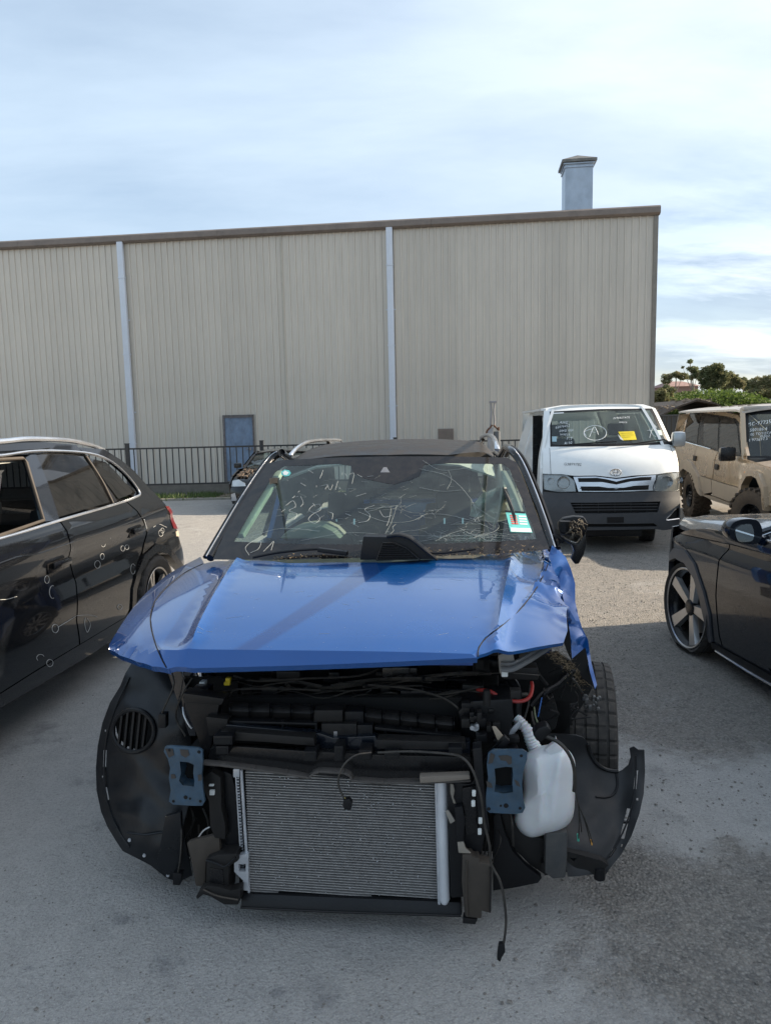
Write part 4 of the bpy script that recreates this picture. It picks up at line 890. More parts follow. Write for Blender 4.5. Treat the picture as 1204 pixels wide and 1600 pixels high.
# ------------------------------------------------------------------ torn-open front of the blue SUV
def blue_front():
    root = BLUE; rnd = random.Random(21)
    def poly(name, px, v, d, mt, par=root, bevel=.003, skew=0, hole=None):
        """plate: px outline on plane y=v (v may vary with py through skew), thickness d backwards"""
        def P(x, y): 
            return bp(x, y, v + skew*(y-px[0][1])/100)
        if hole:
            n = lambda X, Y: P(X*100, Y*100)
            return panel(name, [(a*.01, c*.01) for a, c in px], n, mt, par, res=.05, th=d, inn=(0, 1, 0), holes=[[(a*.01, c*.01) for a, c in h] for h in hole])
        b = MB(); b.prism([P(x, y) for x, y in px], (0, d, 0)); return b.build(name, mt, par, bevel=bevel)
    def tube(name, px, r, mt, par=root, n=6, sm_=4):
        q = [bp(*p) for p in px]; b = MB(); b.tube(cr(q, sm_), r, n); return b.build(name, mt, par, smooth=True, fix=False)
    def rect(name, x0, y0, x1, y1, v, d, mt, par=root, bevel=.003): return poly(name, [(x0, y0), (x1, y0), (x1, y1), (x0, y1)], v, d, mt, par, bevel)
    # ---- condenser
    def cond():
        v = .15; TL, TR, BL, BR = bp(384, 1203, v), bp(678, 1216, v), bp(392, 1392, v-.01), bp(688, 1412, v-.01)
        def at(a, c): return (TL*(1-a)+TR*a)*(1-c) + (BL*(1-a)+BR*a)*c
        b = MB(); b.add([at(0, 0)+Vector((0, .012, 0)), at(1, 0)+Vector((0, .012, 0)), at(1, 1)+Vector((0, .012, 0)), at(0, 1)+Vector((0, .012, 0))], [(0, 1, 2, 3)])
        mf = bpy.data.materials.new('condenser_fins'); mf.use_nodes = True; t = mf.node_tree; L = t.links.new; bs = t.nodes['Principled BSDF']
        tc = nd(t, 'ShaderNodeTexCoord'); mp = nd(t, 'ShaderNodeMapping'); mp.inputs['Scale'].default_value = (420, 1, 40); L(tc.outputs['Object'], mp.inputs[0]); n = nd(t, 'ShaderNodeTexNoise', Scale=1, Detail=3); L(mp.outputs[0], n.inputs[0])
        r = nd(t, 'ShaderNodeMix', _data_type='RGBA'); r.inputs[6].default_value = (.03, .03, .03, 1); r.inputs[7].default_value = (.16, .155, .15, 1); L(n.outputs[0], r.inputs[0]); L(r.outputs[2], bs.inputs['Base Color']); bs.inputs['Roughness'].default_value = .6; bs.inputs['Metallic'].default_value = .4
        c = b.build('condenser', mf, root, fix=False)
        N = 47; b = MB(); mt = mat('condenser_tube', (.42, .41, .40), .45, .4, var=.18, scale=45, dust=.2, dustc=(.3, .27, .23))
        for k in range(N):
            t_ = (k+.5)/N
            pts = [at(a, t_)+Vector((0, 0, .0006*noise.noise(Vector((a*9, k*.7, 0))))) for a in (0, .25, .5, .75, 1)]
            for p, q in zip(pts, pts[1:]): b.bar(p, q, .016, .0021)
        b.build('cooling_tubes', mt, c, fix=False)['kind'] = 'stuff'
        b = MB()
        for k in range(150):   # bent fins and stone chips catch light
            p = at(rnd.random(), rnd.random())+Vector((0, -.009, 0)); b.cbox(p, (rnd.uniform(.0015, .004), .001, rnd.uniform(.0015, .004)))
        b.build('bent_fins', M['alu'], c, fix=False)['kind'] = 'stuff'
        b = MB(); b.tube([bp(690, 1212, v-.01), bp(690, 1216, v-.015), bp(694, 1404, v-.03), bp(694, 1411, v-.03)], [.008, .0185, .0185, .011], 16); b.build('receiver_drier', mat('brushed_tank', (.68, .70, .73), .4, .25, var=.1), c, smooth=True)
        b = MB(); b.tube([bp(681, 1216, v-.02), bp(686, 1412, v-.03)], .006, 8); b.build('header_tube', M['alu'], c, smooth=True)
        b = MB(); b.tube([bp(377, 1203, v-.01), bp(389, 1394, v-.02)], .0055, 8); b.build('header_tube', M['alu'], c, smooth=True)
        b = MB(); 
        for k in range(34):
            y = 1206+k*4.6; b.cbox(bp(371+k*.27, y, v+.005), (.012, .012, .005 if k % 2 else .003))
        b.bar(bp(368, 1203, v), bp(377, 1350, v), .004)
        b.build('side_fins', M['alu'], c, fix=False)['kind'] = 'stuff'
        rect('pipe_block', 364, 1202, 374, 1215, v-.01, .03, M['alu'], c); 
        poly('pipe_bracket', [(366, 1338), (388, 1334), (388, 1392), (374, 1390), (380, 1376), (366, 1362)], v-.03, .02, M['alu'], c, hole=[[(373, 1350), (384, 1350), (384, 1362), (373, 1362)]])
    cond()
    rect('radiator_backing', 374, 1196, 712, 1404, .185, .02, M['dark'], bevel=0)
    # trim rail above the condenser
    mr = mat('dusty_rail', (.06, .054, .05), .65, dust=.25, dustc=(.16, .14, .12))
    b = MB(); q = [(318, 1191), (345, 1193), (400, 1200), (450, 1207), (484, 1213), (490, 1206), (500, 1203), (538, 1205), (548, 1210), (550, 1217), (600, 1221), (660, 1220), (735, 1217)]
    for (a, c), (d, e) in zip(q, q[1:]): b.bar(bp(a, c, .10), bp(d, e, .10), .03, .008)
    b.build('upper_seal', mr, root, bevel=.002)
    poly('seal_tab', [(655, 1214), (733, 1211), (734, 1218), (690, 1222), (656, 1224)], .07, .03, mat('dusty_tab', (.2, .17, .14), .7))
    # ---- dark upper shroud pieces
    dk = M['plas']; dd = M['plasdull']
    poly('radiator_shroud', [(328, 1170), (350, 1165), (480, 1174), (600, 1180), (735, 1183), (738, 1215), (600, 1219), (480, 1211), (350, 1192), (325, 1190)], .14, .03, M['plasgloss'])
    poly('air_duct', [(350, 1144), (490, 1153), (492, 1172), (560, 1174), (735, 1178), (734, 1160), (590, 1156), (586, 1150), (520, 1153), (500, 1146), (352, 1132)], .17, .04, M['navypaint'])
    poly('duct_lip', [(345, 1142), (490, 1153), (492, 1166), (420, 1160), (345, 1156)], .13, .05, dd); poly('duct_lip', [(588, 1156), (726, 1160), (727, 1172), (588, 1170)], .13, .05, dd)
    for x, y, w, h in ((333, 1150, 30, 14), (337, 1166, 20, 13), (474, 1174, 20, 16), (522, 1166, 14, 24), (560, 1172, 20, 16), (600, 1176, 24, 10), (700, 1168, 22, 12)):
        f = rect('clip_housing', x, y, x+w, y+h, .095, .06, dk); rect('clip_recess', x+3, y+4, x+w-3, y+h-2, .093, .01, M['dark'], f, bevel=0)
    # slam panel with ribs: two ribbed half-round bars
    for x0, y0, x1, y1, h in ((358, 1097, 487, 1101, 28), (570, 1106, 708, 1120, 28)):
        n = 4 if x0 < 500 else 5
        for k in range(n):
            a = x0+(x1-x0)*k/n; c = x0+(x1-x0)*(k+1)/n-1.5; ya = y0+(y1-y0)*k/n; yc = y0+(y1-y0)*(k+1)/n
            b = MB(); s = []
            for q in range(7):
                an = -.5+2.4*q/6; s.append((.22-.03*sin(an+.4), ya+h*(q/6)))
            L_ = [bp(a, ya+h*q/6, .25-.045*sin(pi*q/6)) for q in range(7)]; R_ = [bp(c, yc+h*q/6, .25-.045*sin(pi*q/6)) for q in range(7)]
            b.add(L_+R_+[bp(a, ya, .3), bp(c, yc, .3), bp(a, ya+h, .3), bp(c, yc+h, .3)], [(i, i+1, i+8, i+7) for i in range(6)]+[(0, 7, 15, 14), (6, 13, 17, 16)])
            b.build('panel_segment', dd, root, smooth=True, ang=50)
        for k in range(n+1):
            a = x0+(x1-x0)*k/n; ya = y0+(y1-y0)*k/n; b = MB(); b.add([bp(a, ya+h*q/6-1, .245-.055*sin(pi*q/6)) for q in range(7)]+[bp(a+1.6, ya+h*q/6-1, .245-.055*sin(pi*q/6)) for q in range(7)]+[bp(a, ya, .3), bp(a, ya+h, .3)], [(i, i+1, i+8, i+7) for i in range(6)]+[(0,1,2,3,4,5,6,15,14)]); b.build('rib', dk, root)
    rect('panel_bridge', 490, 1110, 535, 1128, .20, .06, dd); rect('panel_bridge', 538, 1112, 568, 1130, .215, .06, dk)
    ct = rect('centre_plate', 502, 1131, 557, 1158, .19, .05, dd); rect('plate_badge', 521, 1143, 527, 1150, .186, .004, M['steel'], ct); rect('side_plate', 558, 1133, 582, 1160, .195, .05, dk)
    for x in (390, 440, 492): rect('vertical_web', x, 1125, x+3, 1150, .2, .05, dk, bevel=0)
    for x in (600, 640, 680): rect('vertical_web', x, 1138, x+3, 1160, .2, .05, dk, bevel=0)
    poly('slam_strip', [(350, 1126), (495, 1130), (495, 1134), (350, 1130)], .19, .05, dk); poly('slam_strip', [(585, 1136), (720, 1150), (720, 1155), (585, 1141)], .19, .05, dk)
    rect('front_crossmember', 335, 1090, 745, 1180, .32, .03, M['dark'], bevel=0)
    # upper left support tower
    poly('headlight_bracket', [(285, 1090), (345, 1088), (338, 1125), (330, 1165), (322, 1188), (312, 1160), (300, 1130)], .2, .05, dk)
    poly('headlight_bracket', [(286, 1083), (350, 1092), (346, 1102), (290, 1098)], .17, .06, dd)
    poly('headlight_bracket', [(322, 1120), (356, 1124), (352, 1150), (326, 1150)], .17, .05, dd)
    tube('silver_pipe', [(286, 1105, .3), (288, 1118, .28), (295, 1132, .27), (300, 1138, .27)], .004, M['alu'])
    b = MB(); c = bp(317, 1052, .42); b.lathe([(0, .0), (0, .035), (.03, .04), (.055, .03), (.055, 0)], 20, ax=2, c=c); b.build('strut_cap', M['chrome'], root, smooth=True)
    rect('white_connector', 311, 1066, 320, 1074, .3, .03, M['paper'])
    rect('headlight_plug', 300, 1076, 326, 1096, .24, .05, dk)
    b = MB(); c = bp(357, 1062, .3); b.cbox(c, (.018, .02, .018)); b.cbox(c+Vector((-.005, 0, -.014)), (.022, .016, .012)); b.build('yellow_connector', M['yellow'], root, bevel=.003)
    # ---- engine bay mass
    b = MB()
    b.box((-.60, .60, .34), (.55, .95, .80)); b.box((-.45, .45, .40), (.35, .62, .74)); b.box((-.72, .95, .2), (.72, 1.05, 1.0)); b.build('engine_block', M['dark'], root, bevel=.02)
    b = MB(); b.box((-.34, .5, .74), (.18, .9, .86)); b.build('engine_cover', dk, root, bevel=.025)
    for k in range(46):
        x = rnd.uniform(-.56, .62); v = rnd.uniform(.36, .6); z = rnd.uniform(.62, .86); s = (rnd.uniform(.03, .13), rnd.uniform(.03, .1), rnd.uniform(.015, .06))
        b = MB(); b.cbox((x, v, z), s, None)
        if rnd.random() < .5: b.cbox((x+rnd.uniform(-.03, .03), v-.04, z+.02), (s[0]*.5, .04, s[2]*.6))
        o = b.build('engine_component', rnd.choice((dk, dd, dk, M['plasgloss'], M['dark'])), root, bevel=.006)
    for k in range(30):
        y = rnd.uniform(1052, 1092); x = rnd.uniform(330, 700); L_ = rnd.uniform(40, 190); px = [(x+L_*i/3, y+rnd.uniform(-9, 9), rnd.uniform(.3, .42)) for i in range(4)]
        tube('hose', px, rnd.choice((.0022, .003, .004, .007)), rnd.choice((M['wire'], M['wire'], dk)))
    tube('hose', [(365, 1056, .35), (400, 1064, .33), (480, 1060, .32), (560, 1056, .34), (600, 1042, .4)], .004, M['wire'])
    tube('hose', [(360, 1088, .3), (368, 1078, .29), (420, 1076, .3), (500, 1078, .3)], .003, M['wire'])
    tube('hose', [(575, 1070, .3), (640, 1076, .28), (690, 1090, .27), (714, 1106, .26), (716, 1112, .27)], .004, M['wire'])
    # battery / fuse box cluster right
    poly('fuse_box', [(715, 1112), (730, 1096), (800, 1092), (802, 1120), (795, 1150), (775, 1162), (745, 1165), (720, 1150)], .24, .14, dk, bevel=.008)
    poly('battery_tray', [(722, 1070), (755, 1072), (756, 1096), (722, 1098)], .34, .1, dd)
    for k in range(24):
        x = rnd.uniform(716, 800); y = rnd.uniform(1080, 1180); w = rnd.uniform(6, 20); h = rnd.uniform(4, 14); rect('relay_block', x, y, x+w, y+h, rnd.uniform(.17, .25), .04, rnd.choice((dk, dd, dk, M['plasgloss'])))
    b = MB(); b.lathe([(0, 0), (0, .009), (-.02, .008), (-.02, 0)], 10, ax=1, c=bp(737, 1134, .21)); b.lathe([(0, 0), (0, .005), (-.03, .005), (-.03, 0)], 8, ax=1, c=bp(745, 1128, .21)); b.lathe([(0, .0), (0, .013), (-.006, .013), (-.006, 0)], 10, ax=1, c=bp(742, 1136, .215)); b.build('battery_terminal', M['alu'], root, smooth=True)
    b = MB(); b.lathe([(0, 0), (0, .017), (.05, .012), (.052, 0)], 14, ax=2, c=bp(760, 1100, .25)); b.build('sensor_stub', dd, root, smooth=True)
    tube('battery_cable', [(745, 1078, .33), (765, 1080, .3), (785, 1092, .29), (810, 1096, .29), (826, 1090, .3), (831, 1075, .34), (830, 1066, .37)], .0065, M['red'], n=8)
    tube('radiator_hose', [(795, 1060, .42), (806, 1074, .38), (808, 1095, .35), (806, 1130, .34)], .016, dk, n=10)
    tube('radiator_hose', [(828, 1105, .45), (845, 1085, .5), (870, 1070, .55), (886, 1055, .6)], .012, dk, n=8)
    # headlight remnant, upper right
    poly('headlight_mount', [(778, 1024), (800, 1016), (805, 1040), (790, 1056), (780, 1052)], .3, .08, mat('pale_headlight_remnant', (.28, .27, .25), .6, dust=.3))
    rect('bulb_holder', 783, 1050, 793, 1058, .28, .03, M['paper'])
    b = MB(); q = cr([bp(782, 1045, .28), bp(800, 1045, .28), bp(828, 1030, .33), (bp(858, 1010, .4))], 6); b.tube(q, .011, 8, flat=.5); q2 = [p+Vector((0, .01, .016)) for p in q]; b.tube(q2, .007, 8); b.build('headlight_frame', mat('grey_lamp_frame', (.12, .13, .14), .45, dust=.3), root, smooth=True)
    poly('lamp_bracket', [(810, 1022), (845, 1010), (852, 1016), (830, 1028), (812, 1034)], .4, .03, mat('tan_bracket', (.2, .17, .12), .7), hole=[[(828, 1018), (840, 1014), (838, 1018), (828, 1021)]])
    # inner wing with dirt
    poly('inner_wing', [(800, 1040), (870, 1020), (900, 1040), (925, 1075), (905, 1110), (880, 1150), (840, 1150), (800, 1100)], .62, .03, M['dark'])
    poly('suspension_knuckle', [(835, 1108), (868, 1098), (872, 1120), (868, 1140), (840, 1150), (825, 1135)], .5, .1, M['dark'], bevel=.01)
    tube('brake_hose', [(828, 1070, .4), (825, 1100, .38), (818, 1125, .36)], .004, M['wire'])
    tube('blue_strip', [(846, 1090, .38), (843, 1105, .36), (840, 1120, .35)], .003, M['blue'])
    for k in range(15):
        a = rnd.uniform(835, 905); c = rnd.uniform(1030, 1110); px = [(a, c, rnd.uniform(.38, .5)), (a+rnd.uniform(-16, 16), c+rnd.uniform(0, 18), .42), (a+rnd.uniform(-22, 22), c+rnd.uniform(10, 40), .45)]
        tube('loom_wire', px, rnd.choice((.002, .003, .0045, .007)), rnd.choice((M['wire'], M['dark'], dk)))
    b = MB()
    for k in range(700):
        t = rnd.random(); x = 850+t*72+rnd.gauss(0, 5); y = 1012+t*62+rnd.gauss(0, 7) - (16*(1-t)*rnd.random()); q = bp(x, y, .44+.2*t); a = Vector((rnd.uniform(-1, 1), rnd.uniform(-1, 1), rnd.uniform(-.8, .3))).normalized()*rnd.uniform(.004, .014); c = a.orthogonal().normalized()*.001
        b.add([q-a, q+c, q+a, q-c], [(0, 1, 2, 3)])
    b.build('dry_grass_debris', mat('dry_grass_debris', (.17, .13, .08), .9, var=.5, scale=80), root, fix=False)['kind'] = 'stuff'
    b = MB(); c = bp(922, 1100, .5)
    for k in range(16): b.cbox(c+Vector((rnd.uniform(-.04, .04), rnd.uniform(-.02, .02), rnd.uniform(-.03, .03))), (rnd.uniform(.006, .02), .02, rnd.uniform(.006, .02)), None)
    b.build('torn_mount', mat('dark_scratched_metal', (.08, .08, .08), .4, .6), root, bevel=.003)['kind'] = 'stuff'
    # ---- liners
    def dome(x, y, cx, cy, r, d0, d1): 
        t = min(1.3, sqrt(((x-cx)/r)**2+((y-cy)/(r*1.5))**2)); return d0+(d1-d0)*t*t
    LH = [[(161, 1172), (167, 1172), (166, 1199), (160, 1199)], [(158.5, 1212), (161.5, 1212), (161.5, 1216), (158.5, 1216)], [(163, 1140), (166, 1140), (166, 1144), (163, 1144)], [(164, 1230), (167.5, 1230), (171, 1250), (168, 1251)]]
    ring = ring_px(210, 1141, 31, 32, 24)[:-1]
    fm = lambda x, y: bp(x, y, dome(x, y, 250, 1190, 110, .36, .50) - .24*sm(y, 1180, 1375) + .012*noise.noise(Vector((x*.03, y*.03, 0))))
    lo = [(206, 1036), (196, 1052), (188, 1072), (172, 1098), (160, 1130), (153, 1165), (150, 1200), (151, 1235), (158, 1268), (168, 1292), (180, 1312), (192, 1330), (212, 1340), (235, 1352), (262, 1373), (280, 1378), (300, 1368), (292, 1330), (286, 1290), (300, 1240), (300, 1180), (296, 1120), (286, 1080), (270, 1048), (245, 1040)]
    ml = mat('wheel_liner_plastic', (.006, .008, .011), .34, spec=.35, dust=.03, bump=.06, bscale=40, rvar=.2)
    C = lambda L_: [(a*.01, c*.01) for a, c in L_]
    li = panel('wheel_arch_liner', C(lo), lambda X, Y: fm(X*100, Y*100), ml, root, res=.05, th=.006, inn=(0, 1, 0), holes=[C(h) for h in LH]+[C(ring)])
    b = MB(); q = [fm(x, y)+Vector((0, -.006, 0)) for x, y in ring_px(210, 1141, 32, 33, 30)]; b.tube(q, .009, 8, cap=False); b.build('duct_ring', dk, li, smooth=True)
    b = MB(); b.prism([fm(x, y)+Vector((0, .045, 0)) for x, y in ring_px(210, 1141, 37, 38, 24)[:-1]], (0, .01, 0)); b.build('duct_back', M['dark'], li)
    for k in range(5):
        x = 190+k*9.5; h = sqrt(max(0, 31**2-(x-210)**2)); b = MB(); b.bar(fm(x+2, 1141-h), fm(x-4, 1141+h), .008, .02, up=(0, 1, 0)); b.build('duct_vane', dk, li)
    # rim ribs of the liner
    b = MB(); q = [fm(x+7, y)+Vector((0, -.004, 0)) for x, y in [(196, 1058), (176, 1102), (161, 1150), (157, 1200), (160, 1245), (176, 1290), (196, 1322)]]; b.tube(cr(q, 4), .0035, 6); b.build('liner_edge', ml, li, smooth=True)
    b = MB(); q = [fm(x, y)+Vector((0, -.006, 0)) for x, y in [(200, 1300), (230, 1303), (256, 1299)]]; b.tube(q, .004, 6); b.build('liner_crease', ml, li, smooth=True)
    for x, y in ((203, 1312), (226, 1336), (263, 1367)):
        b = MB(); b.lathe([(0, 0), (0, .007), (-.006, .006), (-.006, 0)], 8, ax=1, c=fm(x, y)); b.build('bolt', M['alu'], li, smooth=True)
    poly('air_guide', [(258, 1276), (282, 1270), (284, 1310), (280, 1360), (262, 1368), (244, 1352), (252, 1310)], .22, .02, ml)
    for px in ([(268, 1048, .3), (272, 1070, .27), (262, 1095, .27), (255, 1110, .28), (252, 1118, .28)], [(280, 1270, .25), (284, 1300, .22), (282, 1340, .2), (277, 1370, .2)], [(300, 1060, .3), (285, 1085, .28), (275, 1120, .3), (290, 1150, .3)]): tube('loom_wire', px, .0035, M['wire'])
    rect('plug', 247, 1116, 259, 1138, .27, .03, dk); poly('plug', [(270, 1364), (284, 1366), (281, 1384), (270, 1383)], .19, .03, dk)
    poly('inner_brace', [(262, 1050), (282, 1046), (300, 1100), (306, 1150), (296, 1150), (282, 1110)], .34, .02, M['navypaint'])
    rect('gap_shade_sheet', 268, 1060, 372, 1385, .50, .03, M['dark'], bevel=0)  # flat dark sheet stands in for the shade in the hollow here
    # right liner
    fr = lambda x, y: bp(x, y, .50 + .06*((x-880)/100) - .28*sm(y, 1170, 1385) - .05*sm(x, 960, 1005) + .01*noise.noise(Vector((x*.03, y*.03, 4))))
    ro = [(852, 1146), (876, 1147), (900, 1149), (910, 1152), (919, 1162), (920, 1176), (926, 1190), (938, 1202), (952, 1207), (963, 1208), (972, 1204), (981, 1196), (985, 1184), (983, 1170), (990, 1167), (997, 1172), (1006, 1172), (1007, 1205), (1005, 1240), (998, 1272), (986, 1306), (970, 1335), (952, 1357), (946, 1366), (936, 1372), (926, 1366), (905, 1369), (887, 1370), (880, 1340), (884, 1300), (880, 1250), (878, 1200), (866, 1165)]
    RH = [[(992, 1204), (997, 1204), (994, 1234), (989, 1234)], [(979, 1263), (987, 1264), (975, 1312), (967, 1311)], [(993.5, 1247), (997, 1247), (997, 1252), (993.5, 1252)], [(970, 1319), (973.5, 1319), (971.5, 1325), (968.5, 1325)], [(956, 1326), (963, 1325), (954, 1339), (948, 1342)]]
    ri = panel('wheel_arch_liner', C(ro), lambda X, Y: fr(X*100, Y*100), mat('torn_liner_plastic', (.013, .0145, .017), .48, spec=.35, dust=.03, bump=.08, bscale=40), root, res=.05, th=.006, inn=(0, 1, 0), holes=[C(h) for h in RH])
    b = MB(); q = [fr(x, y)+Vector((0, -.004, 0)) for x, y in [(918, 1162), (922, 1178), (931, 1192), (944, 1201), (958, 1204), (964, 1204)]]; b.tube(cr(q, 4), .008, 8); b.build('liner_flange', dk, ri, smooth=True)
    b = MB(); q = [fr(x, y)+Vector((0, -.004, 0)) for x, y in [(962, 1208), (964, 1225), (958, 1240), (945, 1245), (930, 1244)]]; b.tube(cr(q, 4), .004, 6); b.build('liner_crease', dk, ri, smooth=True)
    b = MB(); q = [fr(x-8, y)+Vector((0, -.004, 0)) for x, y in [(1000, 1180), (1000, 1215), (996, 1250), (984, 1290), (968, 1322), (950, 1348)]]; b.tube(cr(q, 4), .003, 6); b.build('liner_edge', dk, ri, smooth=True)
    rect('slot_divider', 973, 1284, 982, 1287, .58, .01, dk, ri, bevel=0)
    b = MB(); b.lathe([(0, 0), (0, .02), (.04, .02), (.045, 0)], 12, ax=2, c=fr(936, 1372)); b.build('rubber_foot', dk, ri, smooth=True)
    poly('lower_ledge', [(885, 1330), (940, 1345), (950, 1352), (934, 1366), (890, 1362), (850, 1368), (845, 1350)], .25, .03, dd, hole=[[(889, 1340), (900, 1341), (896, 1346)]])
    # under-tank duct and lower splash shield
    poly('brake_duct', [(852, 1302), (886, 1300), (886, 1340), (884, 1372), (864, 1375), (850, 1365), (851, 1330)], .235, .05, mat('grey_rubber_duct', (.05, .053, .056), .6, dust=.2), bevel=.01)
    poly('splash_shield', [(770, 1275), (780, 1270), (788, 1300), (800, 1330), (820, 1352), (846, 1372), (840, 1380), (800, 1388), (770, 1392)], .25, .03, dk)
    poly('splash_shield', [(782, 1270), (800, 1272), (812, 1300), (852, 1312), (852, 1368), (828, 1352), (806, 1330), (790, 1300)], .28, .03, dd)
    rect('gap_shade_sheet', 745, 1095, 890, 1345, .62, .03, M['dark'], bevel=0)  # another dark sheet painting the shade behind the tank
    # ---- crash brackets
    def bracket(px, hole, marks, v):
        fb = lambda X, Y: bp(X*100, Y*100, v)
        o = panel('bumper_bracket', C(px), fb, M['brk'], root, res=.08, th=.01, inn=(0, 1, 0), holes=[C(hole)])
        xs = [p[0] for p in hole]; ys = [p[1] for p in hole]; rect('rail_end', min(xs)-1, min(ys)-1, max(xs)+1, max(ys)+1, v+.05, .2, M['dark'], o, bevel=0)
        b = MB(); n = len(hole)
        hp = [bp(a, c, v) for a, c in hole]; b.add(hp+[p+Vector((0, .05, 0)) for p in hp], [(i, (i+1) % n, n+(i+1) % n, n+i) for i in range(n)]); b.build('rail_wall', M['brk'], o)
        cx, cy = sum(xs)/len(xs), sum(ys)/len(ys)
        for m, (x, y, r) in enumerate(marks):
            b = MB(); b.lathe([(-.0015, 0), (-.0015, r*.8), (0, r)], 14, ax=1, c=bp(x, y, v-.0012)); b.build('bolt_hole', M['dark'], o, smooth=False)
        return o
    mm = mat('worn_primer', (.05, .043, .038), .7)
    L1 = [(258, 1167), (266, 1166), (310, 1169), (316, 1173), (317, 1190), (315, 1210), (317, 1235), (320, 1252), (316, 1259), (300, 1259), (270, 1257), (264, 1252), (267, 1235), (264, 1215), (266, 1200), (262, 1185), (256, 1174)]
    h1 = [(281, 1190), (294, 1191), (303, 1195), (302, 1208), (304, 1222), (303, 1229), (285, 1227), (280, 1220), (283, 1208)]
    o = bracket(L1, h1, [(265, 1172, .006), (311, 1175, .006), (271, 1252, .005), (313, 1252, .005), (290, 1246, .007), (297, 1248, .004)], .06)
    for pp in ([(281, 1171), (294, 1172), (296, 1180), (290, 1184), (283, 1180)], [(258, 1170), (270, 1170), (272, 1180), (264, 1184)], [(267, 1210), (273, 1210), (275, 1216), (268, 1217)], [(309, 1211), (315, 1210), (316, 1218), (310, 1221)]): poly('paint_chip', pp, .0575, .001, mm, o, bevel=0)
    L2 = [(762, 1178), (770, 1172), (816, 1172), (823, 1176), (823, 1186), (817, 1205), (815, 1225), (817, 1248), (820, 1262), (816, 1270), (805, 1272), (764, 1270), (758, 1264), (759, 1240), (762, 1215), (760, 1195)]
    h2 = [(772, 1201), (790, 1198), (800, 1199), (801, 1212), (800, 1222), (801, 1238), (785, 1240), (772, 1237), (774, 1220)]
    o = bracket(L2, h2, [(814, 1181, .005), (812, 1263, .005), (763, 1264, .006), (790, 1259, .008), (782, 1259, .004)], .06)
    for pp in ([(778, 1181), (792, 1180), (799, 1183), (799, 1193), (794, 1195), (790, 1189), (782, 1188)], [(759, 1220), (767, 1224), (769, 1231), (761, 1230)], [(803, 1218), (809, 1221), (813, 1230), (806, 1227)], [(766, 1176), (773, 1180), (769, 1192), (762, 1194)]): poly('paint_chip', pp, .0575, .001, mm, o, bevel=0)
    # ---- washer tank
    tk = [(815, 1184), (832, 1172), (850, 1165), (872, 1164), (884, 1170), (894, 1182), (898, 1198), (897, 1230), (896, 1262), (892, 1280), (882, 1292), (868, 1299), (850, 1303), (832, 1308), (818, 1303), (808, 1292), (803, 1276), (808, 1262), (818, 1240), (816, 1210)]
    cx, cy = 855, 1235; tp = cr([Vector((a, c)) for a, c in tk], 2, True); n = len(tp); vs = []; fs = []
    def ribz(x, y): return -.020*exp(-((x-(838+(y-1170)*.06))/6)**2) - .018*exp(-((x-y*.25-558-(1240-y)*.4)/7)**2)
    rings = [(1.0, .40), (1.02, .36), (1.02, .28), (.99, .235), (.93, .215), (.8, .20), (.6, .19), (.4, .185), (.2, .182)]
    for s, v in rings:
        for p in tp:
            x = cx+(p.x-cx)*s; y = cy+(p.y-cy)*s; vs.append(bp(x, y, v + (ribz(x, y) if v < .21 else 0)))
    c0 = len(vs); vs.append(bp(cx, cy, .182))
    for r in range(len(rings)-1):
        for i in range(n): fs.append((r*n+i, r*n+(i+1) % n, (r+1)*n+(i+1) % n, (r+1)*n+i))
    fs += [((len(rings)-1)*n+i, (len(rings)-1)*n+(i+1) % n, c0) for i in range(n)]; fs.append(tuple(range(n-1, -1, -1)))
    b = MB(); b.add(vs, fs); tank = b.build('washer_tank', M['tank'], root, smooth=True, ang=60)
    sd_ = tank.modifiers.new('s', 'SUBSURF'); sd_.levels = sd_.render_levels = 1
    b = MB(); q = cr([bp(836, 1172, .30), bp(830, 1158, .30), bp(824, 1142, .30), bp(812, 1128, .32), bp(806, 1122, .33)], 7); b.tube(q, [.026-.002*(i % 2)*2 - .0003*i for i in range(len(q))], 16); b.build('filler_neck', M['tank'], tank, smooth=True)
    b = MB(); q = cr([bp(796, 1148, .27), bp(804, 1138, .27), bp(812, 1130, .28)], 4); b.tube(q, .014, 10, flat=.5); b.build('neck_bracket', mat('translucent_grey', (.35, .37, .4), .5), tank, smooth=True)
    poly('mount_ear', [(850, 1172), (866, 1160), (868, 1152), (872, 1162), (880, 1172), (860, 1182)], .2, .02, M['tank'], tank)
    # ---- connectors and looms on the right
    poly('loom_plug', [(832, 1148), (840, 1138), (854, 1134), (862, 1143), (846, 1160), (838, 1158)], .16, .05, dk, bevel=.006)
    tube('loom_wire', [(850, 1150, .17), (872, 1160, .15), (888, 1178, .14), (896, 1200, .14), (897, 1222, .14), (896, 1236, .15)], .0065, M['wire'])
    for e in ((922, 1318), (908, 1300), (903, 1312), (925, 1316)): tube('loom_wire', [(897, 1232, .15), (902, 1255, .15), ((e[0]+905)/2, 1285, .17), (e[0], e[1], .2)], .002, M['wire'])
    tube('wire_end', [(922, 1312, .2), (924, 1320, .2)], .003, mat('orange_wire', (.5, .25, .05), .5)); tube('wire_end', [(902, 1303, .2), (903, 1314, .2)], .004, mat('green_wire', (.05, .35, .25), .5))
    tube('loom_wire', [(838, 1140, .2), (832, 1125, .25), (830, 1112, .3)], .004, M['wire']); tube('loom_wire', [(843, 1138, .2), (836, 1120, .25), (834, 1105, .3)], .003, mat('olive_wire', (.12, .14, .08), .5))
    poly('side_bracket', [(752, 1190), (788, 1150), (796, 1158), (788, 1172), (764, 1176), (760, 1196)], .1, .02, dk); poly('pale_tab', [(768, 1136), (774, 1136), (787, 1152), (786, 1160), (776, 1156)], .12, .01, mat('pale_tab', (.3, .25, .19), .7))
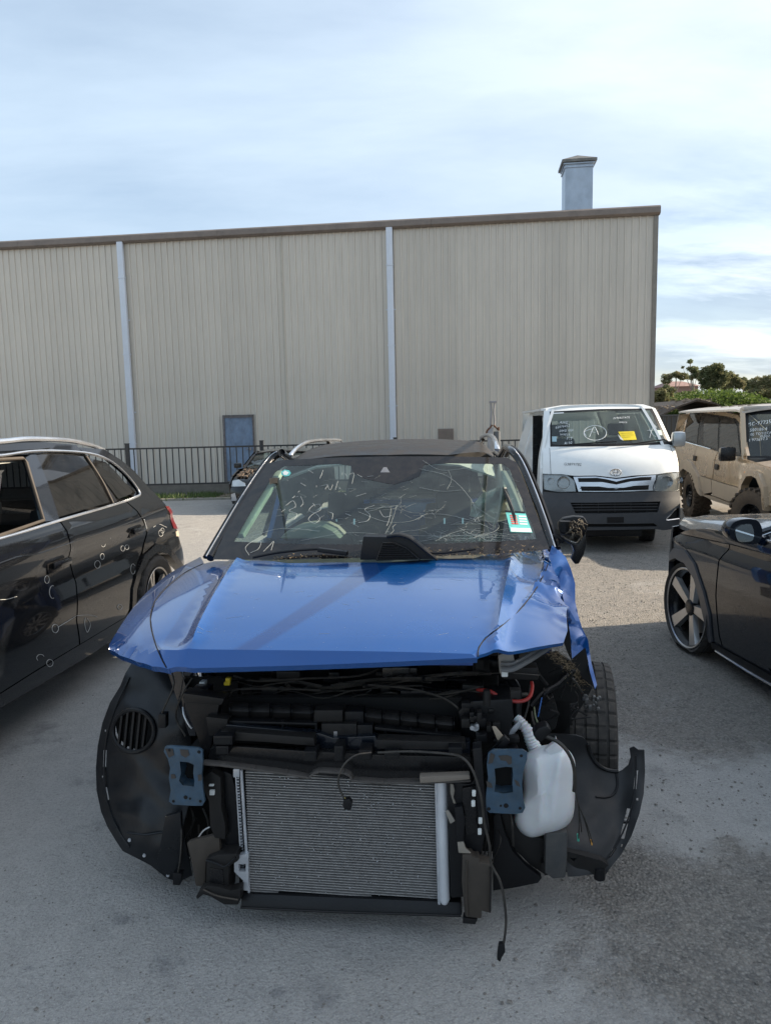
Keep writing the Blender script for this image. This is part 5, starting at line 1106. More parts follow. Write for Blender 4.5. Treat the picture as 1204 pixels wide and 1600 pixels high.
    # ---- right hand support column
    col = poly('radiator_support', [(698, 1222), (735, 1225), (752, 1200), (760, 1290), (752, 1330), (745, 1400), (704, 1404)], .10, .08, dk, bevel=.006)
    poly('support_rail', [(738, 1170), (752, 1168), (756, 1230), (760, 1270), (764, 1300), (750, 1310), (744, 1250)], .055, .05, dk); 
    poly('support_cover', [(722, 1232), (742, 1228), (748, 1250), (748, 1300), (728, 1306), (722, 1270)], .085, .04, M['plasgloss'])
    for x, y in ((737, 1236), (736, 1252), (747, 1279), (746, 1296)): rect('white_clip', x, y, x+6, y+9, .045, .01, M['paper'])
    poly('torn_foam', [(703, 1225), (708, 1226), (710, 1236), (708, 1246), (712, 1256), (708, 1256), (703, 1240)], .08, .006, mat('torn_foam', (.2, .18, .15), .9)); 
    poly('torn_foam', [(695, 1268), (700, 1266), (711, 1283), (703, 1288)], .075, .006, mat('torn_foam_pale', (.24, .22, .19), .9)); poly('torn_foam', [(714, 1317), (724, 1316), (727, 1326), (736, 1334), (716, 1333)], .065, .01, mat('torn_foam_pale2', (.27, .24, .2), .9))
    poly('side_flap', [(710, 1262), (722, 1260), (726, 1280), (724, 1316), (714, 1316), (712, 1290)], .07, .02, dk)
    poly('lower_flap', [(722, 1336), (736, 1336), (740, 1342), (747, 1340), (750, 1348), (768, 1352), (767, 1428), (752, 1424), (752, 1436), (726, 1433), (721, 1380)], .06, .05, M['plasbrown'], bevel=.006)
    tube('flap_edge', [(729, 1345, .055), (728, 1390, .055), (730, 1432, .055)], .003, M['plasbrown']); tube('flap_edge', [(766, 1355, .055), (766, 1390, .055), (765, 1424, .055)], .003, dd)
    poly('hanging_tab', [(724, 1434), (746, 1437), (742, 1445), (722, 1443)], .06, .03, M['plasgloss'])
    # dangling cable with plug, from above the condenser down to the ground
    q = [(590, 1176, .1), (640, 1174, .09), (700, 1178, .08), (722, 1184, .05), (736, 1200, .03), (746, 1226, .02), (752, 1250, .01), (756, 1285, .01), (764, 1320, .0), (767, 1350, .0), (780, 1375, -.01), (787, 1405, -.02), (790, 1440, -.02), (787, 1470, -.02), (784, 1478, -.02)]
    tube('dangling_cable', q, .0042, M['wire'], n=8)
    poly('cable_plug', [(779, 1476), (788, 1476), (789, 1488), (784, 1496), (781, 1504), (776, 1500), (777, 1488)], -.03, .018, dk, bevel=.003)
    tube('sensor_lead', [(580, 1176, .07), (556, 1180, .05), (538, 1194, .04), (529, 1214, .03), (530, 1232, .03), (538, 1248, .03)], .0032, M['wire']); tube('sensor_lead', [(538, 1246, .03), (542, 1252, .03)], .002, mat('yellow_wire', (.4, .33, .08), .6))
    poly('sensor_plug', [(536, 1250), (546, 1249), (550, 1256), (548, 1266), (538, 1266), (535, 1259)], .02, .02, M['plas'])
    # ---- lower beam and left hand debris
    b = MB(); b.prism([bp(376, 1396, .12), bp(720, 1410, .12), bp(722, 1432, .10), bp(376, 1420, .10)], (0, .06, 0)); b.build('lower_crossmember', M['plas'], root, bevel=.008)
    tube('lower_edge', [(376, 1418, .1), (500, 1424, .1), (620, 1428, .1), (720, 1431, .1)], .004, dd)
    poly('radiator_support', [(332, 1205), (350, 1205), (362, 1210), (370, 1240), (378, 1330), (352, 1330), (350, 1300), (346, 1240)], .16, .05, dk, bevel=.006)
    poly('support_cover', [(318, 1214), (330, 1205), (345, 1215), (346, 1262), (352, 1290), (352, 1312), (335, 1310), (328, 1290), (326, 1252), (312, 1222)], .12, .04, dd, bevel=.005)
    for x, y in ((326, 1226), (327, 1235)): rect('white_clip', x, y, x+8, y+(3 if y < 1230 else 8), .113, .01, M['paper'])
    poly('splash_flap', [(292, 1318), (300, 1314), (325, 1308), (342, 1302), (344, 1330), (322, 1345), (320, 1384), (306, 1385), (300, 1350)], .13, .02, M['plasbrown'])
    f = poly('air_box', [(322, 1343), (340, 1336), (370, 1334), (372, 1346), (358, 1354), (358, 1400), (322, 1384)], .10, .08, dd, bevel=.006); poly('box_panel', [(327, 1356), (348, 1359), (350, 1385), (327, 1378)], .097, .004, M['plasgloss'], f)
    tube('box_edge', [(322, 1344, .095), (340, 1350, .09), (352, 1354, .09), (368, 1340, .095)], .0035, dk)
    poly('torn_underguard', [(306, 1402), (312, 1390), (325, 1384), (340, 1386), (360, 1392), (376, 1388), (376, 1404), (372, 1414), (350, 1414), (330, 1402), (318, 1398), (308, 1406)], .08, .04, dd, bevel=.004)
    tube('underguard_rib', [(318, 1390, .075), (340, 1400, .07), (372, 1406, .07)], .003, M['plasbrown'])
    tube('inner_pipe', [(308, 1312, .2), (318, 1298, .2), (328, 1292, .2)], .003, M['alu'])
    for k in range(10):
        x = rnd.uniform(262, 330); y = rnd.uniform(1180, 1330); tube('loom_wire', [(x, y, .35), (x+rnd.uniform(-10, 10), y+25, .32), (x+rnd.uniform(-12, 12), y+60, .33)], rnd.choice((.002, .003, .004)), M['wire'])
    for k in range(14):
        x = rnd.uniform(700, 800); y = rnd.uniform(1150, 1330); tube('loom_wire', [(x, y, .2), (x+rnd.uniform(-10, 10), y+20, .15), (x+rnd.uniform(-16, 16), y+50, .2)], rnd.choice((.0018, .003, .004)), M['wire'])
blue_front()
# ------------------------------------------------------------------ generic parked vehicle
class Car:
    def __init__(s, name, label, cat, fr, sgn, S, group=None):
        s.r = thing(name, label, cat, fr, group=group); s.fr = fr; s.s = sgn; s.S = S; s.g = lambda p: sgn*p.x - S(p.y, p.z)
    def mirror(s, o, par=None):
        me = o.data.copy(); me.transform(Matrix.Scale(-1, 4, (1, 0, 0))); me.flip_normals(); q = bpy.data.objects.new(o.name.split('.')[0], me); COL.objects.link(q); q.parent = par or o.parent; return q
    def lift(s, off=0): return lambda y, z: (s.s*(s.S(y, z)+off), y, z)
    def panel(s, name, px, mt, res=.06, th=.03, off=0, mir=True, par=None, holes=()):
        o = panel(name, side(s.fr, px, s.g), s.lift(off), mt, par or s.r, res=res, th=th, inn=(-s.s, 0, 0), holes=[side(s.fr, h, s.g) for h in holes])
        if mir: s.mirror(o)
        return o
    def pts(s, px, off=0):
        q = [s.fr.hit(p[0], p[1], s.g) if p[0] != 'L' else Vector((s.s*s.S(p[1], p[2]), p[1], p[2])) for p in px]
        return [v+Vector((s.s*off, 0, 0)) for v in q]
    def strip(s, name, px, r, mt, off=.004, mir=True, par=None, n=8, smo=4, closed=False):
        q = s.pts(px, off); q = cr(q, smo, closed) if smo else q
        if closed: q.append(q[0])
        b = MB(); b.tube(q, r, n); o = b.build(name, mt, par or s.r, smooth=True)
        if mir: s.mirror(o, par)
        return o
    def top(s, name, out, lift, mt, res=.12, th=.03, par=None, inn=(0, 0, -1), holes=()): return panel(name, out, lift, mt, par or s.r, res=res, th=th, inn=inn, holes=holes)
    def handle(s, px, w=.2, mt=None):
        q = s.pts([px])[0]; b = MB(); b.box((-.012, -w/2, -.02), (.012, w/2, .02)); o = b.build('handle', mt or s.r and M['blackpaint'], s.r, bevel=.008); o.location = q+Vector((s.s*.03, 0, 0))
        b = MB(); b.box((-.004, -w/2-.02, -.045), (.0, w/2+.02, .05)); c = b.build('handle_recess', M['plasgloss'], o, bevel=.001); c.location = (-s.s*.024, 0, 0); s.dup(o)
        return o
    def dup(s, o):
        q = o.copy(); COL.objects.link(q); q.parent = o.parent; q.location.x *= -1
        return q

# ------------------------------------------------------------------ dark SUV on the left
A = Fr(-2.902, 4.274, 4.5)
def suv_left():
    def S(y, z):
        x = .945 - .40*max(0, z-1.13) - .10*max(0, z-1.45)
        if z < 1.13: x -= .03*sm(1.13-z, .1, .16) * (1-sm(1.13-z, .25, .5)) + .05*max(0, (.5-z)/.3)**2
        return x - .85*max(0, y-2.02)**2 - .35*max(0, -1.35-y)**2
    c = Car('parked_suv', 'glossy black SUV with chrome window surround and white marker circles on its doors', 'car', A, 1, S); r = c.r; K = M['blackpaint']
    L = lambda y, z: ('L', y, z)
    c.panel('door', [(94, 816), (108, 844), (110.5, 857), (118, 910), (119, 970), (124, 1007), (60, 1045), (0, 1083), L(-1.0, .42), L(-1.08, .8), L(-1.0, 1.16), (0, 840)], K)
    c.panel('door', [(96, 815.5), (196, 783.5), (214, 799), (229, 832), (221, 862), (208, 896), (203, 950), (196, 964), (126, 1006), (121, 970), (119.8, 910), (112, 857), (110, 843)], K)
    c.panel('quarter_panel', [(122, 699), (130, 706), (168, 717), (197, 741), (219, 768), (213, 778), (198, 783.5), (216, 799), (231, 832), (223, 866), (242, 849), (261, 851), (276, 870), (285, 883), (290, 886), (287, 870), (282, 848), (276, 826), (268, 802), (259, 789), (241, 770), (210, 736), (190, 719), (163, 702)], K)
    c.panel('roof_side', [(128, 706), (60, 703.5), (0, 711), L(-.62, 1.60), L(-1.2, 1.18), L(-1.28, 1.18), L(-.68, 1.64), (0, 694), (50, 689), (120, 695)], K)
    c.panel('front_wing', [L(-1.02, 1.14), L(-1.10, .8), L(-1.02, .42), L(-1.12, .42), L(-1.22, .68), L(-1.5, .84), L(-1.8, .68), L(-1.9, .42), L(-2.3, .35), L(-2.35, .85), L(-1.5, 1.02)], K)
    c.panel('sill_cladding', [(126, 1007), (196, 965), (204, 952), (206, 965), (186, 992), (150, 1018), (81, 1060), (0, 1107), L(-1.1, .30), L(-1.1, .41), (0, 1085), (60, 1047)], M['blackpaint'], th=.05)
    c.panel('wheel_arch_trim', [(203, 962), (206, 920), (212, 896), (224, 868), (243, 850), (261, 852), (276, 871), (286, 885), (285, 893), (273, 880), (260, 865), (245, 862), (231, 874), (219, 896), (212, 922), (209, 960)], M['plasgloss'], res=.03, th=.07, off=.012)
    c.strip('window_trim', [L(-1.05, 1.20), (0, 841), (93, 813), (177, 788.5), (210, 777), (217, 769), (196, 741), (168, 718.5), (132, 707.5), (60, 704.5), (0, 712), L(-.63, 1.60), L(-1.15, 1.22)], .009, M['silver'], off=.006)
    c.strip('crease_line', [L(-1.6, .96), (0, 880), (60, 865), (111, 848), (190, 821), (258, 794)], .004, K, off=-.001)
    c.panel('window', [(57, 707), (100, 705.5), (133, 713), (156, 748), (176, 784), (93, 808.5)], M['tint'], th=0, off=-.012)
    c.panel('window', [(140, 715), (168, 722), (188, 742), (210, 768), (207, 772), (188, 779.5), (162, 745)], M['tint'], th=0, off=-.012)
    c.strip('window_divider', [(136, 713), (160, 750), (178, 786)], .008, M['plasbrown'], off=-.004)
    c.panel('window_pillar', [(42, 715), (57, 706), (95, 812), (71, 815)], M['navypaint'], off=-.006, th=.03)
    c.strip('opening_frame', [(0, 718), (38, 716), (44, 722), (71, 813), (0, 838)], .011, M['plasbrown'], off=-.01, smo=0)
    c.panel('quarter_glass_pillar', [(134, 709), (141, 713), (162, 748), (186, 783), (178, 786), (156, 748)], M['plasgloss'], off=-.010, th=.01)
    for px in ((90, 880), (212, 828)): c.handle(px, .2, K)
    q = c.pts([(258, 793), (269, 801), (276, 826), (270, 822)])
    c.panel('tail_light', [(258, 791), (263, 791), (269, 800), (277, 826), (271, 826), (266, 812)], M['redlens'], off=.006)
    c.panel('reflector', [(274, 831), (278, 829), (279, 838), (275, 838)], mat('pale_reflector', (.5, .4, .3), .3), off=.006)
    # roof with rails
    RZ = lambda x, y: 1.69 - .05*(x/.7)**2 - .10*max(0, (y-.4)/.6)**2*.6 - .12*max(0, -.3-y)**2
    c.top('roof', [(-.72, -.45), (.72, -.45), (.74, .3), (.68, .95), (-.68, .95), (-.74, .3)], lambda x, y: (x, y, RZ(x, y)), K)
    rq = [A.pl(x, y, 0, .70) for x, y in ((0, 690), (45, 686), (105, 688), (140, 695), (162, 703))]
    b = MB(); b.tube(cr([Vector((.70, -.75, rq[0].z-.05)), Vector((.70, -.55, rq[0].z))]+rq, 4), .016, 8); o = b.build('roof_rail', M['silver'], r, smooth=True); c.mirror(o)
    def HY(z): return hcub(z, [(.4, 2.42), (.75, 2.36), (1.0, 2.22), (1.12, 2.05), (1.35, 1.6), (1.6, .98)])
    c.top('tailgate', [(-.78, .4), (.78, .4), (.80, 1.0), (.74, 1.3), (.66, 1.62), (-.66, 1.62), (-.74, 1.3), (-.80, 1.0)], lambda x, z: (x, HY(z)-.35*(x/.9)**4, z), K, inn=(0, -1, 0), holes=[[(-.6, 1.15), (.6, 1.15), (.52, 1.52), (-.52, 1.52)]])
    c.top('rear_window', [(-.6, 1.15), (.6, 1.15), (.52, 1.52), (-.52, 1.52)], lambda x, z: (x, HY(z)-.35*(x/.9)**4-.01, z), M['tint'], th=0, inn=(0, -1, 0))
    c.top('windscreen', [(-.72, 1.14), (.72, 1.14), (.62, 1.62), (-.62, 1.62)], lambda x, z: (x, -1.28+(z-1.14)*1.7+.08*(x/.7)**2, z), M['screen'], th=0, inn=(0, 1, 0))
    c.top('bonnet', [(-.72, -2.25), (.72, -2.25), (.78, -1.8), (.78, -1.22), (-.78, -1.22), (-.78, -1.8)], lambda x, y: (x, y, 1.08-.13*((-1.22-y)/1.0)**2-.05*(x/.8)**2), K)
    c.top('front_bumper', [(-.85, .3), (.85, .3), (.85, .9), (-.85, .9)], lambda x, z: (x, -2.38+.25*(x/.9)**2+.1*max(0, z-.6), z), K, inn=(0, 1, 0), holes=[[(-.4, .45), (.4, .45), (.5, .8), (-.5, .8)]])
    c.top('grille', [(-.4, .45), (.4, .45), (.5, .8), (-.5, .8)], lambda x, z: (x, -2.33+.2*(x/.9)**2, z), M['plas'], inn=(0, 1, 0))
    b = MB(); b.box((-.78, -1.0, .25), (.78, 1.15, .36)); b.box((-.86, -1.15, .3), (-.8, 2.0, 1.12)); b.build('floor_pan', M['dark'], r)
    b = MB(); b.box((-.8, -1.25, .85), (.8, -.85, 1.12)); b.build('dashboard', M['plas'], r, bevel=.03)
    for x in (-.38, .38): seat(r, x, -.25, .42, M['cloth']); seat(r, x, .75, .46, M['cloth'])
    b = MB(); b.box((-.7, 1.1, .4), (.7, 1.8, 1.05)); b.build('boot_lining', M['dark'], r)
    c.top('headlining', [(-.66, -.4), (.66, -.4), (.62, .9), (-.62, .9)], lambda x, y: (x, y, RZ(x, y)-.06), M['liner'], res=.3)
    for s in (1, -1):
        for y in (1.56, -1.3): wheel(r, (s*.82, y, .365), .365, .235, .265, s, 'twin', seg=72, rmat=mat('pale_alloy', (.45, .42, .38), .3, .8) if (s, y) == (1, 1.56) else M['alurim'], rim2=M['plas'])
        b = MB(); b.box((s*.6, 1.1, .4), (s*.72, 1.95, .8)); b.build('wheel_well', M['dark'], r)
    # mirror just at the frame edge
    b = MB(); b.box((.93, -.98, 1.16), (1.12, -.80, 1.30)); o = b.build('door_mirror', M['silver'], r, bevel=.04); c.mirror(o)
    # marker circles on the dents
    rings = [(161, 850, 3.2, 4.6), (159.5, 869.5, 3, 4.6), (152, 882, 4.5, 5.8), (191.5, 857, 3, 4.3), (198, 855, 3, 3.8), (251, 833, 3.4, 5), (253.5, 829, 2.6, 4), (73, 905.5, 3.7, 6), (86, 982, 5, 6.6), (77.5, 1036, 5, 5.6), (187, 948.5, 3.5, 4)]
    ps = [ring_px(*a, n=12) for a in rings] + [ring_px(82, 925, 5, 10, 8, 1.2, 5), ring_px(207.5, 889, 3.5, 8, 10, .3, 5.6), ring_px(63, 1028, 6, 5.5, 8, 2.4, 5.8), [(0, 937), (12, 936), (26, 932)], [(133, 965), (132, 975), (136, 988), (141, 976), (136, 966)], [(119, 962), (140, 961), (152, 964)], [(90, 980), (118, 963)], [(239, 824), (248, 819), (260, 824)], [(172, 841), (175, 842)]]
    strokes('marker_circle', ps, A, c.g, (.003, 0, 0), .0015, mat('grey_marker', (.5, .5, .48), .8), r)['kind'] = 'stuff'
    q = c.pts([(225, 812), (229, 826)], .003); b = MB(); b.tube(q, .004, 5); b.build('paint_scrape', M['chalk'], r)
suv_left()

# ------------------------------------------------------------------ dark wagon on the right
Cf = Fr(3.14, 5.3, -3.8)
def wagon_right():
    def S(y, z):
        x = .93 - .02*((z-.6)/.35)**2 - .50*max(0, z-.97)
        x -= .022*exp(-((z-.86)/.035)**2)
        return x - .55*max(0, y-.05)**2 - .3*max(0, -3.0-y)**2
    c = Car('parked_wagon', 'low black wagon with a flat front tyre and grey arch trim, at right', 'car', Cf, -1, S); r = c.r; K = M['navypaint']
    L = lambda y, z: ('L', y, z)
    c.panel('front_wing', [(1062, 834.5), (1109, 845), (1138, 851), (1121, 877), (1116.5, 930), (1122, 994), (1127, 1010), (1113, 1003), (1108, 960), (1100, 924), (1086, 882), (1071, 860), (1054, 858), (1041, 871), (1036, 888), (1035, 884), (1038.6, 866), (1047, 847)], K, res=.035, th=.03)
    c.panel('door', [(1140, 851), (1204, 868), L(-1.35, .90), L(-1.95, .91), L(-1.95, .25), L(-1.0, .22), (1204, 1052), (1129, 1011), (1124, 994), (1118.5, 930), (1123, 877)], K, res=.05)
    c.panel('shoulder', [(1062, 833), (1109, 843.5), (1140, 849.5), (1204, 866), L(-1.35, .91), L(-1.95, .92), L(-1.95, 1.0), L(-1.0, .985), (1186, 838), (1140, 832), (1100, 826), (1080, 827)], K, res=.04)
    c.panel('door', [L(-1.97, .91), L(-1.97, .24), L(-2.5, .26), L(-2.55, .5), L(-2.85, .72), L(-2.85, .98), L(-1.97, .98)], K, res=.1)
    c.panel('quarter_panel', [L(-2.87, .74), L(-3.3, .72), L(-3.4, .4), L(-3.9, .35), L(-3.9, .95), L(-2.87, .98)], K, res=.1)
    fm = mat('grey_arch_flare', (.05, .055, .065), .38, 0, .2, dust=.12)
    c.panel('arch_flare', [(1035.5, 888), (1041, 870.5), (1053.5, 857), (1070.5, 859), (1085.5, 881), (1100, 924), (1109, 960), (1113, 1003), (1109, 1004), (1103, 975), (1094, 934), (1085.4, 904.5), (1070.5, 880), (1056, 872), (1046, 878), (1037, 896)], fm, res=.025, th=.045, off=.014)
    c.panel('sill_trim', [(1112, 1003), (1127, 1011), (1204, 1054), L(-2.0, .21), L(-2.5, .22), L(-2.5, .12), L(-1.5, .12), (1204, 1073), (1114, 1012)], M['plas'], off=.015, th=.05)
    c.strip('sill_strip', [(1122, 1017), (1160, 1041), (1204, 1067), L(-2.4, .16)], .008, M['silver'], off=.022, smo=2)
    c.strip('window_trim', [L(-.75, .985), L(-1.2, .995), L(-2.6, 1.02), L(-3.1, 1.06), L(-2.7, 1.30), L(-2.0, 1.38), L(-1.55, 1.36), L(-.75, 1.01)], .008, M['silver'])
    c.strip('screen_pillar', [L(-.72, .985), L(-.95, 1.08), L(-1.25, 1.24), L(-1.6, 1.39), L(-2.1, 1.43)], .028, K, off=-.02)
    c.strip('pillar_trim', [L(-.84, 1.0), L(-1.02, 1.085), L(-1.3, 1.22), L(-1.6, 1.345)], .007, M['silver'], off=.004)
    c.panel('window', [L(-.85, 1.0), L(-1.95, 1.0), L(-1.95, 1.35), L(-1.55, 1.33)], M['dustglass'], th=0, off=-.012)
    c.panel('window', [L(-2.02, 1.0), L(-3.0, 1.03), L(-2.7, 1.27), L(-2.02, 1.35)], M['tint'], th=0, off=-.012)
    BZ = lambda x, y: 1.00 - .085*sm(y, -.3, .9) - .10*max(0, (abs(x)-.5)/.4)**2 - .012*exp(-((abs(x)-.52)/.03)**2)
    c.top('bonnet', [(-.86, -.70), (-.6, -.80), (.6, -.80), (.86, -.70), (.84, .15), (.78, .45), (.6, .72), (-.6, .72), (-.78, .45), (-.84, .15)], lambda x, y: (x, y, BZ(x, y)), mat('dusty_dark_bonnet', (.01, .012, .017), .25, .1, 1, dust=.2, spec=.2, dustc=(.2, .18, .16)), res=.08)
    c.top('front_bumper', [(-.8, .2), (.8, .2), (.78, .86), (-.78, .86)], lambda x, z: (x, .86-.35*(x/.9)**2-.08*max(0, z-.6), z), K, inn=(0, -1, 0))
    c.top('windscreen', [(-.72, .99), (.72, .99), (.6, 1.36), (-.6, 1.36)], lambda x, z: (x, -.80-(z-.99)*2.0-.08*(x/.7)**2, z), M['screen'], th=0, inn=(0, -1, 0))
    c.top('roof', [(-.64, -1.5), (.64, -1.5), (.68, -2.2), (.62, -3.2), (-.62, -3.2), (-.68, -2.2)], lambda x, y: (x, y, 1.44-.05*(x/.7)**2-.06*((y+2.2)/.9)**2), K)
    c.top('tailgate', [(-.8, .3), (.8, .3), (.8, .95), (.6, 1.36), (-.6, 1.36), (-.8, .95)], lambda x, z: (x, -3.95+.6*max(0, z-.95)+.2*(x/.8)**2, z), K, inn=(0, 1, 0))
    b = MB(); b.box((-.8, -2.5, .18), (.8, -.45, .3)); b.box((-.5, -3.8, .25), (.5, .5, .35)); b.build('floor_pan', M['dark'], r)
    b = MB(); b.box((-.7, -.85, .5), (.7, .7, .8)); b.build('engine_mass', M['dark'], r)
    b = MB(); b.box((-.72, -1.25, .7), (.72, -.85, .97)); b.build('dashboard', M['plas'], r, bevel=.03)
    for x in (-.36, .36): seat(r, x, -1.9, .28, M['cloth']); 
    wm = mat('machined_alloy', (.5, .5, .5), .3, .85, dust=.2)
    wheel(r, (-.815, .02, .33), .345, .235, .305, -1, 'five', yaw=0, rmat=wm, rim2=M['plasgloss'], flat=.045, seg=96)
    wheel(r, (.815, .02, .345), .345, .235, .29, 1, 'five', rmat=wm, seg=48)
    for s in (-1, 1): wheel(r, (s*.80, -2.95, .345), .345, .235, .29, s, 'five', rmat=wm, seg=48)
    # door mirror, glass facing back towards us
    P_ = lambda x, y, v: Cf.pl(x, y, 1, v)
    hs = cr([P_(x, y, -.95) for x, y in [(1137, 826), (1143, 816), (1156, 811), (1172, 810), (1183, 814), (1189, 826), (1188, 841), (1180, 850), (1163, 850), (1147, 846), (1138, 838)]], 3, True)
    b = MB(); n = len(hs); c0 = sum(hs, Vector())/n; vs = []
    for t, d in ((.97, -.01), (1, .0), (1.0, .05), (.93, .09), (.75, .125), (.4, .145), (.05, .15)): vs += [c0+(p-c0)*t+Vector((0, d, 0)) for p in hs]
    b.add(vs, [(k*n+i, k*n+(i+1) % n, (k+1)*n+(i+1) % n, (k+1)*n+i) for k in range(6) for i in range(n)]+[tuple(range(n))]); mo = b.build('door_mirror', K, r, smooth=True, ang=60)
    gl = [P_(x, y, -.968) for x, y in cr([Vector((x, y)) for x, y in [(1148, 829), (1154, 822), (1164, 819), (1173, 820), (1177, 832), (1175, 844), (1164, 847), (1152, 845)]], 3, True)]
    b = MB(); b.prism(gl, (0, .006, 0)); b.build('mirror_glass', M['mirror'], mo)
    b = MB(); b.tube([P_(1188, 845, -.9), Vector((-.88, -.88, .99))], .03, 8); b.build('mirror_stalk', K, mo, smooth=True)
wagon_right()

# ------------------------------------------------------------------ white van
Vf = Fr(2.88, 9.25, 6.5)
def van():
    FP = [(.15, .10), (.22, .03), (.35, 0), (.6, .0), (.72, .03), (.95, .07), (1.1, .13), (1.2, .20), (1.3, .31), (1.38, .43), (1.6, .62), (1.84, .85), (1.90, .96), (1.94, 1.15)]
    def F(x, z): return hcub(z, FP) + .13*(x/.8)**2 + 1.2*max(0, abs(x)-.70)**2
    g = lambda p: p.y-F(p.x, p.z)
    def S(y, z): return .86 - .13*max(0, (z-1.2)/.7)**1.3 - .02*((z-.7)/.5)**2
    c = Car('white_van', 'white panel van with circled marker writing and yellow sheet behind its windscreen', 'van', Vf, -1, S); r = c.r; Wt = M['white']
    def fp(name, px, mt, off=0, th=.02, res=.06, par=None, holes=()):
        return panel(name, side(Vf, px, g, (0, 2)), lambda x, z: (x, F(x, z)-off, z), mt, par or r, res=res, th=th, inn=(0, 1, 0), holes=[side(Vf, h, g, (0, 2)) for h in holes])
    scr = [(858, 643), (938, 639), (1018, 638), (1031, 664), (1045, 694), (950, 697.5), (859, 698)]
    body = fp('front_panel', [(849, 638), (877, 633), (940, 631.5), (1004, 632), (1023, 638), (1036, 664), (1053, 700), (1058, 722), (1059.5, 737), (1045, 738), (1025, 741), (990, 743), (962, 746.5), (930, 743), (898, 743.5), (885, 742), (847, 740), (847, 700), (848, 660)], Wt, holes=[scr])
    sc_ = fp('windscreen', scr, M['screen'], off=-.006, th=0)
    fp('windscreen_seal', scr, M['plas'], off=-.004, th=0, holes=[[(861, 646), (938, 642), (1015, 641), (1027, 664), (1040, 690), (950, 693), (862, 694)]])
    # bonnet shut line
    strokes('shut_line', [[(858, 700), (859, 720), (860, 741)], [(1046, 697), (1052, 712), (1058, 728)]], Vf, g, (0, -.001, 0), .003, M['plas'], r)['kind'] = 'stuff'
    # grille
    gb = fp('grille_surround', [(895, 745), (930, 744.5), (962, 748.5), (995, 744.5), (1024, 742), (1021, 766.5), (960, 768), (903, 768)], M['silver'], off=.004)
    fp('grille_slot', [(902, 747), (932, 746.5), (948, 749), (962, 752.5), (978, 748.5), (1000, 745.5), (1017, 745), (1016, 750), (985, 752), (962, 757), (940, 753), (903, 753)], M['dark'], off=.008, par=gb)
    fp('grille_slot', [(906, 760), (935, 760), (962, 764), (990, 759), (1013, 758), (1012, 765), (960, 767), (908, 767)], M['dark'], off=.008, par=gb)
    fp('grille_mesh', [(905, 762.5), (1010, 761), (1010, 762), (905, 763.5)], M['plas'], off=.012, par=gb)
    for px in ([(847.5, 741), (866, 741), (885.3, 742.5), (896.3, 750.8), (899, 767.8), (871.6, 768.6), (849.6, 764.5)], [(1026.5, 742), (1042, 739), (1059, 737.5), (1061, 750), (1060, 764.5), (1055, 767), (1021, 767)]):
        h = fp('headlight', px, mat('headlight_bowl', (.36, .37, .37), .2, .7), off=-.01)
        cx = sum(p[0] for p in px)/len(px); cy = sum(p[1] for p in px)/len(px); q = Vf.hit(cx+(6 if cx < 900 else -6), cy+.5, g)
        b = MB(); b.lathe([(.03, .0), (.03, .05), (-.012, .075), (-.012, .082), (.02, .085)], 24, ax=1, c=q); b.build('reflector', M['chrome'], h, smooth=True)
        q = Vf.hit(cx-(14 if cx < 900 else -14), cy-2, g); b = MB(); b.lathe([(.03, .0), (.03, .03), (-.008, .045)], 16, ax=1, c=q); b.build('indicator', M['chrome'], h, smooth=True)
        fp('lens', px, M['lens'], off=.018, th=.02, par=h)
        strokes('lamp_seal', [px+[px[0]]], Vf, g, (0, -.012, 0), .004, M['plas'], h)
    # emblem: three ellipses and a ring
    q = Vf.hit(960.5, 738, g); b = MB(); e = []
    def ell(rx, rz, cx=0, cz=0, n=24): return [Vf.hit(960.5, 738, g)+Vector((cx+rx*cos(2*pi*k/n), -.016, cz+rz*sin(2*pi*k/n)+0)) for k in range(n+1)]
    b.tube(ell(.070, .047), .006, 6); b.tube(ell(.024, .045), .005, 6); b.tube(ell(.046, .018, 0, .018), .005, 6); b.build('emblem', M['chrome'], r, smooth=True)
    # bumper
    bo = [(847, 768.5), (872, 770), (900, 769.5), (960, 769.5), (1020, 768), (1060, 767), (1061, 800), (1059, 824), (1034, 828), (1022, 826), (960, 827.5), (918, 828), (880, 827), (852, 824), (848, 800)]
    vent = [(890, 785), (960, 784.5), (1030, 783), (1026, 800), (960, 802), (898, 802)]; fog = [(1054, 794), (1059, 793), (1059, 809), (1040, 811)]; low = [(905, 818), (960, 818), (1020, 817), (1026, 822), (960, 823), (900, 823)]
    fogl = [(852, 794), (857, 795), (871, 812), (853, 810)]
    bm_ = fp('bumper', bo, M['bumper'], off=.03, th=.06, holes=[vent, fog, low])
    for h in (vent, low, fog): fp('bumper_recess', h, M['dark'], off=-.02, par=bm_)
    for yy in (788, 792.5, 797):
        strokes('vent_bar', [[(893, yy), (930, yy-.3), (960, yy-.5), (1000, yy-.8), (1027, yy-1)]], Vf, g, (0, -.01, 0), .006, M['bumper'], bm_)
    for xx in (908, 934, 960, 985, 1010): strokes('vent_post', [[(xx, 785), (xx, 802)]], Vf, g, (0, -.005, 0), .005, M['plas'], bm_)
    fp('number_plate_mount', [(947, 807.5), (973, 807), (973, 816), (947, 816.5)], M['plas'], off=.036, par=bm_)
    strokes('fog_surround', [[(1054, 794), (1046, 803), (1039, 812), (1059, 810)]], Vf, g, (0, -.034, 0), .008, M['silver'], bm_)
    b = MB(); b.box((-.5, .12, .2), (.45, .4, .3)); b.build('underguard', M['plas'], r, bevel=.02)
    # sides
    L = lambda y, z: ('L', y, z)
    yF = .62
